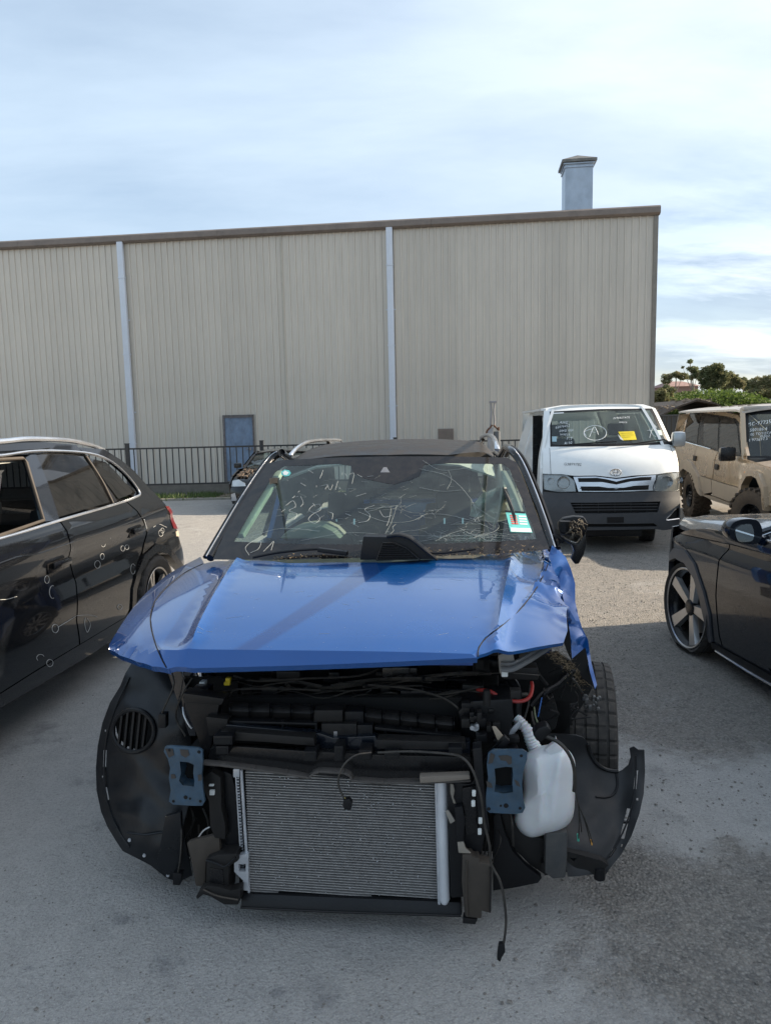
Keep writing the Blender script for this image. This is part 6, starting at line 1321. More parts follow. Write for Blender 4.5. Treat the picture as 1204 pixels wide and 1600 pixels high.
    side_ = [('sliding_door', [L(1.50, .42), L(2.75, .42), L(2.75, 1.80), L(1.50, 1.80)]), ('rear_quarter', [L(2.77, .35), L(3.1, .35), L(3.2, .62), L(3.45, .72), L(3.75, .62), L(3.85, .35), L(4.55, .4), L(4.62, 1.2), L(4.5, 1.86), L(2.77, 1.86)]), ('side_rail', [L(.98, 1.81), L(2.76, 1.82), L(2.76, 1.89), L(1.05, 1.89)]), ('front_corner', [L(.42, .70), L(.6, .70), L(.62, 1.2), L(.72, 1.37), L(1.05, 1.80), L(1.04, 1.88), L(.95, 1.88), L(.75, 1.65), L(.5, 1.33), L(.30, 1.1), L(.22, .72)]), ('door_sill', [L(.62, .28), L(2.76, .28), L(2.76, .41), L(1.4, .41), L(1.3, .5), L(1.1, .6), L(.8, .6), L(.62, .5)])]
    for n, px in side_: c.panel(n, px, Wt, res=.12, th=.04)
    c.panel('pressed_panel', [L(1.62, 1.15), L(2.65, 1.15), L(2.62, 1.68), L(1.68, 1.68)], Wt, res=.15, th=.01, off=.008); c.panel('pressed_panel', [L(2.9, 1.15), L(4.3, 1.15), L(4.2, 1.70), L(2.9, 1.70)], Wt, res=.15, th=.01, off=.008)
    # far side keeps its front door; near side opening shows the dark door edge
    o = panel('front_door', [(.64, .62), (1.48, .42), (1.48, 1.80), (1.1, 1.80), (.64, 1.25)], lambda y, z: (S(y, z), y, z), Wt, r, res=.15, th=.04, inn=(-1, 0, 0))
    b = MB(); 
    for k in range(8): b.cbox((-.80, 1.46, .6+.15*k), (.05, .02, .05))
    b.build('door_jamb_fittings', M['plas'], r)['kind'] = 'stuff'
    b = MB(); b.box((-.84, 1.47, .45), (-.70, 1.50, 1.8)); b.box((-.82, .9, .42), (.8, 4.5, .50)); b.box((-.7, 1.6, .5), (.7, 1.62, 1.15)); b.build('cab_floor', M['dark'], r)
    c.top('roof', [(-.62, .99), (.62, .99), (.70, 1.2), (.73, 2), (.73, 4.5), (-.73, 4.5), (-.73, 2), (-.70, 1.2)], lambda x, y: (x, y, 1.945 - .06*(x/.73)**4 - .04*max(0, 1.3-y)), Wt)
    c.top('roof_edge', [(-.77, 1.0), (-.70, 1.0), (-.70, 4.5), (-.77, 4.5)], lambda x, y: (x, y, 1.895-.0), Wt)
    c.top('rear_doors', [(-.8, .35), (.8, .35), (.75, 1.88), (-.75, 1.88)], lambda x, z: (x, 4.6, z), Wt, inn=(0, -1, 0), holes=[[(-.6, 1.2), (-.1, 1.2), (-.1, 1.7), (-.6, 1.7)], [(.1, 1.2), (.6, 1.2), (.6, 1.7), (.1, 1.7)]])
    b = MB(); b.box((-.75, .62, 1.12), (.75, 1.0, 1.36)); b.build('dashboard', M['dash'], r, bevel=.04)
    for x in (-.42, .42): seat(r, x, 1.35, .75, M['cloth'])
    # cargo barrier mesh seen through the screen
    b = MB()
    for k in range(25): b.bar((-.4+.02*k, 1.9, 1.3), (-.4+.02*k, 1.9, 1.75), .004)
    b.build('cargo_mesh', M['white'], r, fix=False)['kind'] = 'stuff'
    wm = M['steel']
    for s in (-1, 1):
        wheel(r, (s*.70, .98, .33), .33, .2, .2, s, 'steelie', yaw=radians(-9), rmat=wm, seg=66); wheel(r, (s*.72, 3.45, .33), .33, .2, .2, s, 'steelie', rmat=wm, seg=48)
        b = MB(); b.box((s*.45, .6, .3), (s*.78, 1.4, .72)); b.build('wheel_well', M['dark'], r)
    b = MB(); b.box((-.5, .5, .22), (.5, 1.2, .6)); b.build('engine_mass', M['dark'], r)
    # wipers
    for px in ([(872, 697), (900, 695), (940, 692), (962, 691)], [(962, 697), (990, 694), (1018, 690), (1036, 688)]):
        q = [Vf.hit(x, y, g)+Vector((0, -.03, .01)) for x, y in px]; b = MB(); b.tube(q, .009, 6); b.build('wiper', M['plas'], r, smooth=True)
    # mirror at the right
    b = MB(); b.cbox((0, 0, 0), (.17, .16, .20)); o = b.build('door_mirror', mat('silver_grey_mirror_shell', (.4, .42, .43), .3, .6, .4), r, bevel=.05); o.location = Vf.pl(1059, 686, 1, .62); 
    b = MB(); b.tube([(-.06, 0, -.05), (-.15, .05, -.06)], .03, 8); b.build('mirror_stalk', M['plas'], o, smooth=True)
    # writing
    lf = lambda q: q+Vector((0, -.004, 0)); 
    gl = g
    for s_, x, y, h, mt, rot in (('AMG', 873, 662, 4.4, 'chalk', -.03), ('62079452', 867, 669.5, 3.8, 'chalk', .12), ('DMG 4GK', 873, 675, 3.6, 'chalk', .06), ('WRECK', 874, 680.5, 3.2, 'chalk', 0), ('F.T', 884, 687, 5, 'chalk', -.05), ('8/10', 881, 695, 4.6, 'chalk', .1), ('INTERSTATE', 957, 655, 3.2, 'chalk', .06), ('WRECK', 966, 661, 2.6, 'chalk', 0), ('G3879782', 880, 727, 4.4, 'blackink', -.03)):
        w = written('marker_writing', s_, Vf, x, y, h, g, lf, M[mt], r, rot=rot)
    strokes('marker_circle', [ring_px(929, 676.5, 17.5, 11.5, 22, -2.8, 3.6), [(915, 681), (912, 675), (921, 671), (926, 670)], [(920, 683), (926, 669), (929, 668), (934, 679)], [(922, 674), (930, 676)]], Vf, g, (0, -.005, 0), .005, M['chalk'], r)
    strokes('marker_scribble', [[(1013, 670), (1018, 678), (1024, 683)], [(1020, 665), (1016, 676), (1014, 684)], [(1010, 673), (1022, 672)], [(1018, 660), (1025, 668)]], Vf, g, (0, -.005, 0), .0035, M['chalk'], r)['kind'] = 'stuff'
    fp('yellow_sheet', [(965, 674.5), (990, 673.5), (994, 687), (972, 688)], M['yellowpaper'], off=.004, th=0); fp('torn_corner', [(964, 678), (972, 686), (973, 688.5), (968, 686)], M['paper'], off=.005, th=0)
    strokes('sheet_print', [[(970, 677), (987, 676.3)], [(971, 680), (989, 679.3)], [(972, 683), (984, 682.5)]], Vf, g, (0, -.006, 0), .0015, mat('ochre_print', (.5, .38, .05), .8), r)['kind'] = 'stuff'
    fp('blue_sticker', [(862, 682), (869, 682), (869, 690), (862, 690)], mat('pale_blue_sticker', (.35, .5, .55), .6), off=.004, th=0); fp('green_sticker', [(1025, 672), (1032, 672), (1034, 680), (1027, 680)], mat('pale_green_sticker', (.4, .55, .5), .6), off=.004, th=0)
    fp('sun_strip_label', [(863, 645), (880, 644), (880, 646), (863, 647)], M['paper'], off=.004, th=0)
    return c
VAN = van()

# ------------------------------------------------------------------ beige four wheel drive
Pf = Fr(6.14, 12.07, 8)
def fourwd():
    def S(y, z): return .92 - .30*max(0, z-1.12) - .015*((z-.8)/.3)**2 - .18*max(0, z-1.72)
    c = Car('four_wheel_drive', 'dusty beige gold four wheel drive on big black off-road tyres beyond the white van', 'car', Pf, -1, S); r = c.r; G = M['gold']
    L = lambda y, z: ('L', y, z)
    yA = Pf.hit(1159, 712, c.g).y; yR = Pf.hit(1064, 665, c.g).y; zg = Pf.hit(1110, 646, c.g).z
    band = [(1076, 645), (1097, 646), (1127.5, 650.6), (1148, 655), (1153, 662), (1159.5, 711.5), (1155.6, 713), (1120, 704.5), (1088, 694.5), (1067, 688.5), (1066, 682)]
    c.panel('window_band', band, M['plasgloss'], off=-.012, th=.02)
    for px, mt in (([(1076, 647.5), (1094, 648), (1087.5, 692.5), (1068.5, 686.5)], 'tint'), ([(1100, 649), (1122.5, 653), (1120, 701.5), (1098, 695)], 'dustglass'), ([(1125.5, 654.5), (1146.5, 659), (1150.5, 668), (1155, 708), (1123, 702)], 'dustglass')): c.panel('window', px, M[mt], off=-.006, th=0)
    c.panel('roof_side', [(1074, 641), (1097, 639), (1127, 643), (1152, 649), (1158, 656), (1166, 712), (1160, 713), (1154, 661), (1149, 654), (1128, 649.5), (1097, 645), (1075.5, 644), (1065, 683), (1066.5, 690), (1058, 690), (1060, 675), (1065, 658)], G, th=.04)
    c.panel('rear_quarter', [(1057, 691), (1067, 690), (1088, 696), (1084, 715), (1086, 735), (1091, 745), (1085, 735), (1079, 727), (1072, 724), (1065, 728), (1062, 738), (1062, 775), (1057, 770), (1055, 730)], G, th=.04)
    c.panel('door', [(1088.5, 696), (1120.5, 705.5), (1114, 730), (1112, 748.5), (1100, 744.5), (1092, 742.5), (1086.5, 733), (1084.8, 715)], G, th=.04)
    c.panel('door', [(1121.5, 706), (1157.5, 714), (1157.7, 738), (1159, 762.5), (1135, 756), (1113, 749), (1115, 730)], G, th=.04)
    c.panel('door_cladding', [(1092.5, 743.5), (1112, 749.5), (1113, 769), (1100, 772), (1095, 762)], M['goldlow'], off=.02, th=.05)
    c.panel('door_cladding', [(1113, 750), (1135, 757), (1159, 763.5), (1160, 770), (1150, 779), (1140, 784), (1114, 774)], M['goldlow'], off=.02, th=.05)
    c.panel('sill', [(1098, 772), (1114, 776), (1141, 786), (1139, 790), (1116, 783), (1099, 775)], M['goldlow'], off=.01, th=.08)
    c.panel('arch_flare', [(1060, 745), (1063, 734), (1067, 721), (1075, 717), (1083, 723), (1089, 735), (1094, 745), (1099, 775), (1094, 771), (1089, 760), (1083, 745), (1078, 737), (1071, 732), (1066, 736), (1063, 747)], M['goldlow'], off=.05, th=.10, res=.04)
    # front wing
    yf = yA-1.55; YW = yA-.62
    c.panel('front_wing', [L(yA-.02, 1.14), L(yA-.03, .60), L(YW+.45, .62), L(YW+.35, .88), L(YW+.18, .98), L(YW-.2, .98), L(YW-.4, .85), L(YW-.48, .62), L(yf+.1, .62), L(yf, .95), L(yf+.3, 1.05), L(yA-.4, 1.12)], G, th=.05)
    c.panel('arch_flare', [L(YW+.5, .55), L(YW+.42, .85), L(YW+.22, 1.0), L(YW, 1.03), L(YW-.25, 1.0), L(YW-.45, .85), L(YW-.5, .55), L(YW-.42, .55), L(YW-.36, .8), L(YW-.18, .93), L(YW, .95), L(YW+.18, .93), L(YW+.34, .8), L(YW+.42, .55)], M['gold'], off=.05, th=.1, res=.05)
    q = c.pts([(1166, 739)], .02)[0]; b = MB(); b.cbox(q, (.02, .08, .05)); b.build('side_indicator', M['amber'], r, bevel=.01)
    # roof
    y0 = yA+.55; y1 = yR-.12
    RZ = lambda x, y: zg+.05+.075*(1-(x/.78)**2) - .05*max(0, (y0+.25-y)/.4)**2
    c.top('roof', [(-.76, y0-.12), (.76, y0-.12), (.78, y0+.4), (.78, y1), (-.78, y1), (-.78, y0+.4)], lambda x, y: (x, y, RZ(x, y)), M['goldroof'])
    for k in range(4):
        y = y0+.45+k*.42; b = MB(); b.box((-.3, y, RZ(0, y)-.006), (.6, y+.02, RZ(0, y)+.004)); b.box((-.5, y, RZ(-.5, y)-.01), (-.2, y+.02, RZ(-.4, y)+.004)); b.build('roof_seam', M['goldlow'], r)
    c.strip('gutter', [L(yA+.5, zg+.03), L(yA+1.2, zg+.045), L(y1, zg+.045)], .018, G)
    # windscreen
    W_ = lambda x, z: yA-.03+(z-1.13)*.72+.07*(x/.8)**2
    gw = lambda p: p.y-W_(p.x, p.z)
    zt = zg+.0
    c.top('windscreen', [(-.80, 1.15), (.80, 1.15), (.70, zt), (-.70, zt)], lambda x, z: (x, W_(x, z), z), M['screen'], th=0, inn=(0, 1, 0))
    c.top('windscreen_seal', [(-.83, 1.11), (.83, 1.11), (.72, zt+.04), (-.72, zt+.04)], lambda x, z: (x, W_(x, z)-.006, z), M['plas'], inn=(0, 1, 0), holes=[[(-.77, 1.17), (.77, 1.17), (.665, zt-.03), (-.665, zt-.03)]])
    for s in (-1, 1):
        b = MB(); b.bar((s*.865, yA-.05, 1.1), (s*.735, W_(.7, zt+.02), zt+.05), .07, .05); b.build('screen_pillar', G, r, bevel=.015)
    b = MB(); b.box((-.74, W_(0, zt+.04)-.02, zt+.03), (.74, W_(0, zt)+.12, zt+.09)); b.build('roof_lip', M['goldroof'], r, bevel=.02)
    lf = lambda q: q+Vector((0, -.005, 0))
    for s_, x, y, h in (('MC-97735', 1166, 666, 6), ('500186.4', 1170, 674.5, 5), ('00 TOYOTA', 1171, 681, 4.2), ('PRADO', 1186, 683.5, 3.2), ('M 973697.5', 1166, 690.5, 4.6)): written('marker_writing', s_, Pf, x, y, h, gw, lf, M['chalk'], r, rot=.13 if h > 5 else .1)
    # bonnet, front
    c.top('bonnet', [(-.74, yf+.08), (.74, yf+.08), (.8, yA-.1), (-.8, yA-.1)], lambda x, y: (x, y, 1.135-.09*((yA-y)/1.5)**2-.05*(x/.8)**2+.02*exp(-((abs(x)-.45)/.08)**2)), mat('dusty_beige_bonnet', (.36, .29, .22), .4, .2, .5, dust=.5, dustc=(.45, .4, .34)))
    c.top('front_fascia', [(-.85, .5), (.85, .5), (.82, 1.04), (-.82, 1.04)], lambda x, z: (x, yf+.04+.12*(x/.85)**2, z), G, inn=(0, 1, 0), holes=[[(-.4, .78), (.4, .78), (.4, .98), (-.4, .98)]])
    c.top('grille', [(-.4, .78), (.4, .78), (.4, .98), (-.4, .98)], lambda x, z: (x, yf+.07, z), M['plas'], inn=(0, 1, 0))
    b = MB(); b.box((-.9, yf-.15, .45), (.9, yf+.1, .72)); b.build('bull_bar', M['plas'], r, bevel=.05)
    c.top('tailgate', [(-.85, .5), (.85, .5), (.85, 1.12), (.74, zg), (-.74, zg), (-.85, 1.12)], lambda x, z: (x, yR+.12-.15*max(0, z-1.1), z), G, inn=(0, -1, 0), holes=[[(-.65, 1.2), (.65, 1.2), (.6, 1.65), (-.6, 1.65)]])
    b = MB(); b.box((-.85, yf+.2, .5), (.85, yR, .62)); b.box((-.6, yf+.2, .35), (.6, yA, 1.0)); b.build('chassis', M['dark'], r)
    b = MB(); b.box((-.8, yA, .9), (.8, yA+.4, 1.15)); b.build('dashboard', M['dash'], r, bevel=.03)
    for x in (-.4, .4): seat(r, x, yA+1.0, .65, M['cloth']); seat(r, x, yA+1.9, .65, M['cloth'])
    yRw = Pf.pl(1088, 775, 0, -.82).y
    for s in (-1, 1):
        wheel(r, (s*.83, yRw, .39), .39, .27, .2, s, 'steelie', tmat=M['muddy'], rmat=M['plas'], blocks=26, seg=60)
        wheel(r, (s*.86, YW, .39), .39, .27, .2, s, 'steelie', yaw=radians(20), tmat=M['muddy'], rmat=M['plas'], blocks=26, seg=60)
    for px in ((1085.5, 716), (1119.5, 729.5)):
        q = c.pts([px], .01)[0]; b = MB(); b.cbox((0, 0, 0), (.02, .16, .09)); o = b.build('handle', M['plas'], r, bevel=.015); o.location = q; c.dup(o)
    q = Pf.pl(1137, 703, 0, -1.02); b = MB(); b.cbox((0, 0, 0), (.22, .12, .20)); o = b.build('door_mirror', M['plasgloss'], r, bevel=.04); o.location = (-1.03, yA+.16, 1.2); c.dup(o)
    b = MB(); b.tube([Vf and Vector(p) for p in ((-.5, yA-.2, 1.15), (-.2, W_(0, 1.2)-.04, 1.2), (.1, W_(0, 1.26)-.03, 1.27))], .01, 6); b.build('wiper', M['plas'], r, smooth=True)
fourwd()

# ------------------------------------------------------------------ small black hatchback far left
Df = Fr(-2.32, 14.4, 2)
def hatch():
    FP = [(.15, .1), (.25, .02), (.45, 0), (.62, .04), (.75, .14), (.82, .3), (.9, .75), (.95, 1.05), (1.18, 1.5), (1.32, 1.85), (1.36, 2.1)]
    F = lambda x, z: hcub(z, FP)+.22*(x/.85)**2+.9*max(0, abs(x)-.6)**2
    g = lambda p: p.y-F(p.x, p.z)
    S = lambda y, z: .86-.45*max(0, z-.9)
    c = Car('small_hatchback', 'small damaged black hatchback seen past the blue car, facing us near the fence', 'car', Df, -1, S); r = c.r; r.scale = (1, 1, .87); K = M['blackpaint']
    P = lambda name, out, mt, off=0, holes=(), par=None, th=.02: panel(name, out, lambda x, z: (x, F(x, z)-off, z), mt, par or r, res=.09, th=th, inn=(0, 1, 0), holes=holes)
    P('front_bumper', [(-.82, .18), (.82, .18), (.84, .45), (.82, .62), (-.82, .62), (-.84, .45)], K, holes=[[(-.55, .25), (.55, .25), (.5, .5), (-.5, .5)]])
    P('intake', [(-.55, .25), (.55, .25), (.5, .5), (-.5, .5)], M['dark'], -.04)
    for s in (-1, 1):
        h = P('headlight', [(s*.82, .60), (s*.80, .73), (s*.66, .76), (s*.5, .68), (s*.48, .62)], mat('cloudy_lamp', (.5, .52, .52), .2, .3, .5), .012); 
        P('fog_lamp', [(s*.82, .26), (s*.82, .42), (s*.72, .46), (s*.68, .28)], mat('pale_fog_trim', (.4, .42, .45), .3, .4), .012)
    P('bonnet', [(-.80, .63), (.80, .63), (.80, .72), (.74, .95), (-.74, .95), (-.80, .72)], K)
    P('windscreen', [(-.70, .96), (.70, .96), (.58, 1.30), (-.58, 1.30)], M['screen'], 0, th=0)
    for s in (-1, 1):
        b = MB(); b.tube([Vector((s*x, F(x, z), z)) for x, z in ((.76, .94), (.72, 1.05), (.66, 1.2), (.60, 1.33))], .03, 8); b.build('screen_pillar', K, r, smooth=True)
        b = MB(); b.cbox((s*.92, 1.35, 1.02), (.16, .1, .12)); b.build('door_mirror', K, r, bevel=.03)
    c.top('roof', [(-.6, 1.8), (.6, 1.8), (.62, 2.6), (.55, 3.4), (-.55, 3.4), (-.62, 2.6)], lambda x, y: (x, y, 1.40-.05*(x/.6)**2-.06*((y-2.5)/.8)**2), K)
    L = lambda y, z: ('L', y, z)
    c.panel('body_side', [L(.35, .3), L(.45, .5), L(.75, .66), L(1.05, .5), L(1.15, .25), L(2.9, .25), L(3.0, .5), L(3.3, .66), L(3.55, .5), L(3.9, .4), L(3.9, .95), L(1.1, .95), L(.5, .82), L(.25, .66)], K, res=.12)
    c.panel('side_window', [L(1.3, .97), L(3.4, .97), L(3.2, 1.3), L(1.9, 1.33)], M['tint'], th=0)
    c.top('tailgate', [(-.8, .3), (.8, .3), (.8, .95), (.58, 1.33), (-.58, 1.33), (-.8, .95)], lambda x, z: (x, 3.95-.9*max(0, z-.95), z), K, inn=(0, -1, 0))
    b = MB(); b.box((-.8, .4, .15), (.8, 3.8, .3)); b.box((-.75, .4, .3), (.75, 1.1, .7)); b.build('floor_pan', M['dark'], r)
    for s in (-1, 1):
        for y in (.75, 3.25): wheel(r, (s*.74, y, .3), .3, .19, .2, s, 'five', seg=36)
    rnd = random.Random(4); b = MB()
    for k in range(50):
        x = rnd.uniform(-.72, -.3); z = rnd.uniform(.80, .93); q = Vector((x, F(x, z)-.02, z+.02)); b.cbox(q, (rnd.uniform(.02, .07), rnd.uniform(.02, .09), rnd.uniform(.01, .04)), None)
    b.build('loose_debris', mat('rusty_debris', (.16, .12, .09), .8, var=.6, scale=60), r)['kind'] = 'stuff'
hatch()
# ------------------------------------------------------------------ background beyond the yard, right
G0 = Fr(0, 0, 0)
def at(px, py, Y): return G0.pl(px, py, 1, Y)
def leaf_mat(name, a, b_, sc=.35):
    m = mat(name, a, .7, var=.35, scale=sc, spec=.25); t = m.node_tree; bs = t.nodes['Principled BSDF']; L = t.links.new
    src = bs.inputs['Base Color'].links[0].from_socket; n = nd(t, 'ShaderNodeTexNoise', Scale=2.4, Detail=3); tc = nd(t, 'ShaderNodeTexCoord'); L(tc.outputs['Object'], n.inputs[0])
    r = nd(t, 'ShaderNodeMapRange'); r.inputs[1].default_value = .42; r.inputs[2].default_value = .62; L(n.outputs[0], r.inputs[0])
    mx = nd(t, 'ShaderNodeMix', _data_type='RGBA'); L(r.outputs[0], mx.inputs[0]); L(src, mx.inputs[6]); mx.inputs[7].default_value = (*b_, 1); L(mx.outputs[2], bs.inputs['Base Color'])
    tr = nd(t, 'ShaderNodeBsdfTranslucent'); L(mx.outputs[2], tr.inputs[0]); ms = nd(t, 'ShaderNodeMixShader'); ms.inputs[0].default_value = .4; out = t.nodes['Material Output']; L(bs.outputs[0], ms.inputs[1]); L(tr.outputs[0], ms.inputs[2]); L(ms.outputs[0], out.inputs[0]); return m
def leaves(b, blobs, n, size, rnd, hollow=.55):
    tot = sum(r[3]*r[4]*r[5] for r in blobs)**1
    for (x, y, z, rx, ry, rz) in blobs:
        k = int(n*(rx*ry*rz)/tot)+30
        for i in range(k):
            d = Vector((rnd.gauss(0, 1), rnd.gauss(0, 1), rnd.gauss(0, 1))).normalized(); q = hollow+(1-hollow)*rnd.random()
            nz = 1+.45*noise.noise(Vector((x+d.x*1.9, y+d.y*1.9, z+d.z*1.9)))
            p = Vector((x+d.x*rx*q*nz, y+d.y*ry*q*nz, z+d.z*rz*q*nz))
            a = Vector((rnd.gauss(0, 1), rnd.gauss(0, 1), rnd.gauss(0, .7))).normalized(); c = a.cross(Vector((rnd.gauss(0, 1), rnd.gauss(0, 1), rnd.gauss(0, 1)))).normalized(); s = size*rnd.uniform(.5, 1.3)
            b.add([p-a*s, p+c*s*.5, p+a*s, p-c*s*.5], [(0, 1, 2, 3)])
def tree(name, label, base, blobs, n, size, mt, group='gum trees beyond the bank', seed=1, trunkr=.16):
    rnd = random.Random(seed); t = thing(name, label, 'bush' if name == 'bush' else 'tree', None, base, group=group if name != 'bush' else None)
    bl = [(x-base.x, y-base.y, z-base.z, a, c, d) for x, y, z, a, c, d in blobs]
    if trunkr:
        b = MB(); top = Vector(max(bl, key=lambda q: q[2])[:3]); mid = Vector((top.x*.4, top.y*.4, top.z*.45)); b.tube(cr([Vector((0, 0, -.5)), mid, top], 4), [trunkr*(1-.08*i) for i in range(9)], 7)
        for q in bl:
            e = Vector(q[:3]); st = mid.lerp(Vector((0, 0, e.z*.5)), .5); b.tube(cr([st, st.lerp(e, .5)+Vector((rnd.uniform(-.2, .2), 0, .1)), e], 3), [trunkr*.5, trunkr*.42, trunkr*.36, trunkr*.3, trunkr*.24, trunkr*.18, trunkr*.1], 5)
        b.build('trunk', mat('eucalypt_bark', (.26, .22, .18), .85, var=.3, scale=3), t, fix=False)
    b = MB(); leaves(b, bl, n, size, rnd); b.build('crown', mt, t, fix=False); return t
def background():
    rnd = random.Random(9)
    # bank
    vs = []; fs = []; nx, ny = 30, 10
    top = at(1090, 618, 62).z
    for j in range(ny):
        for i in range(nx):
            x = 14+i*2.6; y = 44+j*4; t = sm(y, 44, 64); vs.append((x, y, -.05+t*(top-.3+.5*noise.noise(Vector((x*.1, y*.1, 0))))*sm(x, 14, 19)))
    fs = [(j*nx+i, j*nx+i+1, (j+1)*nx+i+1, (j+1)*nx+i) for j in range(ny-1) for i in range(nx-1)]
    o = mobj('hillside', vs, fs, mat('grassy_hillside', (.08, .1, .035), .9, var=.3, scale=.4)); o['kind'] = 'structure'
    b = MB(); bl = []
    for k in range(70):
        px = rnd.uniform(1035, 1215); Y = rnd.uniform(50, 64); py = 624+rnd.uniform(-14, 16)+ (6 if px < 1060 else 0)+(12 if px > 1175 else 0); q = at(px, py, Y); r = rnd.uniform(.5, 1.3); bl.append((q.x, q.y, q.z-r*.7, r*1.5, r, r*.8))
    leaves(b, bl, 36000, .13, rnd, .75); o = b.build('hillside_shrubs', leaf_mat('bright_shrub_leaves', (.11, .16, .035), (.06, .10, .025)), fix=False); tag(o, 'bright green low shrubs covering the bank beyond the dark shed', 'shrubs', kind='stuff')
    g1, g2, g3 = leaf_mat('eucalypt_leaves', (.17, .20, .10), (.22, .21, .12)), leaf_mat('dark_tree_leaves', (.11, .13, .065), (.19, .18, .09)), leaf_mat('olive_tree_leaves', (.19, .20, .10), (.24, .21, .12))
    def B_(px, py, Y, rx, rz): q = at(px, py, Y); k = Y/1130; return (q.x, q.y, q.z, rx*k, rx*k*.8, rz*k)
    def base(px, Y): q = at(px, 650, Y); return Vector((q.x, Y, 1.2))
    tree('bush', 'dark olive bush right beside the warehouse corner behind the white van', base(1033, 40), [B_(1030, 625, 40, 14, 17), B_(1040, 612, 41, 12, 9), B_(1026, 638, 40, 12, 14), B_(1045, 632, 42, 12, 10)], 6500, .10, g2, seed=2, trunkr=.05)
    tree('gum_tree', 'small pale gum tree with thin trunks next to the warehouse corner', base(1052, 80), [B_(1042, 589, 80, 9, 5), B_(1056, 585, 80, 9, 5), B_(1066, 588, 80, 9, 6), B_(1040, 596, 80, 8, 4)], 3000, .10, g3, seed=3, trunkr=.12)
    tree('gum_tree', 'tall spindly gum tree sticking up highest against the sky', base(1084, 84), [B_(1077, 565, 84, 4.5, 3.5), B_(1066, 574, 84, 2.5, 1.8), B_(1082, 577, 84, 9, 5), B_(1090, 585, 84, 10, 7), B_(1078, 590, 84, 7, 4)], 3600, .11, g1, seed=4, trunkr=.12)
    tree('gum_tree', 'large dense dark tree in the middle of the row beyond the bank', base(1112, 76), [B_(1108, 581, 76, 14, 10), B_(1119, 575, 76, 12, 8), B_(1103, 592, 76, 13, 12), B_(1124, 590, 76, 15, 14), B_(1112, 600, 76, 20, 9)], 14000, .11, g2, seed=5)
    tree('gum_tree', 'mid-height olive tree just right of the large dark tree', base(1143, 80), [B_(1138, 590, 80, 10, 9), B_(1148, 595, 80, 9, 9), B_(1134, 602, 80, 12, 8), B_(1155, 600, 80, 9, 8)], 8000, .11, g3, seed=6)
    tree('gum_tree', 'low rounded tree between the olive tree and the frame edge', base(1163, 84), [B_(1160, 597, 84, 8, 7), B_(1168, 603, 84, 9, 8)], 4500, .11, g1, seed=7)
    tree('gum_tree', 'wide olive green tree cut by the right edge of the picture', base(1192, 70), [B_(1182, 598, 70, 13, 9), B_(1200, 596, 70, 14, 10), B_(1190, 612, 70, 22, 13), B_(1212, 608, 70, 16, 14)], 13000, .10, g3, seed=8)
    # distant red tiled roof among trees
    a = at(1040, 604, 95); c = at(1095, 604, 95); zt = at(1060, 594, 95).z
    r = thing('house', 'distant house with a pinkish tiled roof half hidden by the gum trees', 'house', None, (a.x, 95, 0)); w = c.x-a.x
    b = MB(); b.box((.3, .3, 0), (w-.3, 6, a.z)); b.build('wall', mat('house_brick', (.25, .16, .13), .9), r)
    b = MB(); b.add([(0, 0, a.z), (w, 0, a.z), (w, 6.5, a.z), (0, 6.5, a.z), (1.2, 3.2, zt), (w-1.2, 3.2, zt)], [(0, 1, 5, 4), (1, 2, 5), (2, 3, 4, 5), (3, 0, 4), (0, 3, 2, 1)]); b.build('roof', mat('pink_roof_tiles', (.27, .17, .15), .9, var=.3, scale=2), r)
    # dark shed roof
    Y = 33; p = [at(x, y, Y) for x, y in ((1028, 650), (1060, 634), (1088, 624), (1118, 629), (1150, 648))]
    r = thing('shed', 'low dark shed with a littered brown roof between the van and the four wheel drive', 'shed', None, (p[0].x, Y, 0)); o0 = Vector((p[0].x, Y, 0)); q = [v-o0 for v in p]
    ms = mat('dark_roof_sheet', (.045, .036, .03), .8, var=.5, scale=3, bump=.4)
    b = MB(); b.box((.2, .1, 0), (q[-1].x-.2, 5, q[0].z-.05)); b.build('wall', mat('dark_brick', (.07, .045, .04), .9), r)
    for i in range(4):
        k = 6
        for j in range(k):
            u, v = q[i].lerp(q[i+1], j/k), q[i].lerp(q[i+1], (j+.93)/k); b = MB(); b.prism([u, v, v+Vector((0, 0, -.08)), u+Vector((0, 0, -.08))], (0, 5, 0)); b.build('roof_sheet', ms, r)
    b = MB()
    for k in range(70):
        i = rnd.randint(0, 3); v = q[i].lerp(q[i+1], rnd.random()); v.y += rnd.uniform(-.1, 2); b.bar(v+Vector((0, 0, .03)), v+Vector((rnd.uniform(-.5, .5), rnd.uniform(-.3, .3), rnd.uniform(.0, .14))), rnd.uniform(.02, .06))
    b.build('roof_litter', mat('grey_litter', (.16, .14, .12), .9, var=.5), r)['kind'] = 'stuff'
    # dark sheet fence
    Y = 25; zt = at(1050, 649, Y).z; xa = at(1022, 650, Y).x; r = thing('sheet_fence', 'dark grey corrugated sheet fence behind the white van mirror', 'fence', None, (xa, Y, 0)); mf = mat('dark_fence_sheet', (.05, .055, .06), .55, .2, rand=.1)
    prof = []
    for k in range(5): a = k*.16; prof += [(a, 0), (a+.09, 0), (a+.11, -.03), (a+.14, -.03), (a+.16, 0)]
    n = len(prof); b = MB(); b.add([(x, y, z) for z in (0, zt) for x, y in prof], [(i, i+1, n+i+1, n+i) for i in range(n-1)]); s0 = b.build('fence_sheet', mf, r, fix=False)
    for k in range(1, 16): o = s0.copy(); COL.objects.link(o); o.parent = r; o.location = (k*.8, 0, 0)
    b = MB(); b.box((0, -.05, zt-.02), (12.8, .04, zt+.03)); b.build('fence_capping', mf, r)
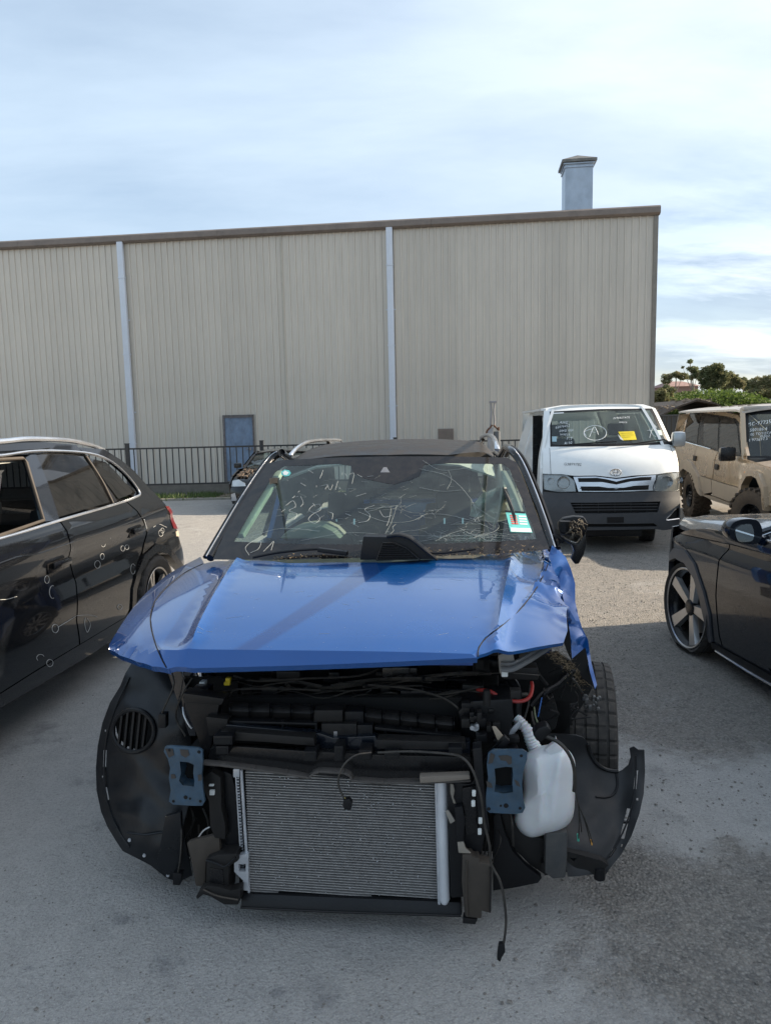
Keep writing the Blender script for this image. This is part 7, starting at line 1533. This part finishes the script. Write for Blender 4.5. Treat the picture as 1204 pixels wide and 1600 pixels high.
    # hoist stand behind the blue car, right of its roof
    Y = 15.6; c = at(770, 690, Y); o0 = Vector((c.x, Y, 0)); r = thing('engine_hoist', 'narrow white upright hoist with rusty hooks behind the blue car roof', 'hoist', None, o0)
    def l(x, y, d=0): return at(x, y, Y)-o0+Vector((0, d, 0))
    for x0, x1 in ((766.5, 765.5), (772.5, 772)):
        b = MB(); b.tube([l(x0, 629), l((x0+x1)/2+(1.4 if x0 < 770 else -1.2), 645), l(x0, 655), l(x1, 668)], .02, 8); b.build('upright', M['steel'], r, smooth=True)
    b = MB(); b.box(l(764, 630)+Vector((0, -.04, 0)), l(775, 626.5)+Vector((0, .04, 0))); b.build('top_cap', M['steel'], r, bevel=.005)
    for px in ([(768, 664), (764, 669), (760, 673), (759, 678)], [(770, 664), (775, 669), (778, 672), (778, 667)]) or ([(768, 664), (763, 670), (758, 674), (757, 680)], [(770, 664), (776, 670), (780, 672), (779, 668)]):
        b = MB(); b.tube(cr([l(x, y, -.05) for x, y in px], 4), .018, 8); b.build('hook', M['rust'], r, smooth=True)
    b = MB(); b.tube([l(776, 674), l(776, 700)], .07, 12); b.build('ram', mat('grey_ram', (.09, .1, .11), .5), r, smooth=True)
    b = MB(); b.box((-.12, -.05, 0), (.0, .05, l(768, 668).z)); b.box((-.5, -.5, 0), (-.4, .5, .1)); b.box((.2, -.5, 0), (.3, .5, .1)); b.box((-.5, -.05, 0), (.3, .05, .1)); b.build('base_frame', M['steel'], r, bevel=.01)
    # small plug of weeds and stones by kerb handled by the verge; the foreground shade comes from the added shed below
background()
# steel shed to the right of the yard, added unseen to shade the foreground
def shade_shed():
    r = thing('added_shade_shed', 'long grey steel shed along the right of the yard, outside the picture', 'shed', None, (11.3, 0, 0))
    mw = mat('grey_wall_sheet', (.3, .31, .32), .5, .1, rand=.05); H = 5.95
    b = MB(); b.box((.05, -12, 0), (8, 7.6, H)); b.build('wall', mw, r)
    b = MB(); b.add([(-.3, -12.3, H), (8.3, -12.3, H), (8.3, 7.85, H), (-.3, 7.85, H), (4, -12.3, H+1.0), (4, 7.85, H+1.0)], [(0, 4, 5, 3), (4, 1, 2, 5), (0, 1, 4), (3, 5, 2), (0, 3, 2, 1)]); b.build('roof', mat('dark_roof_steel', (.08, .085, .09), .5, .3), r)
    for y in (-9, -4, 1): b = MB(); b.box((-.03, y, 0), (.05, y+3.4, 3.8)); b.build('roller_door', mat('pale_roller_door', (.5, .5, .48), .5), r)
shade_shed()
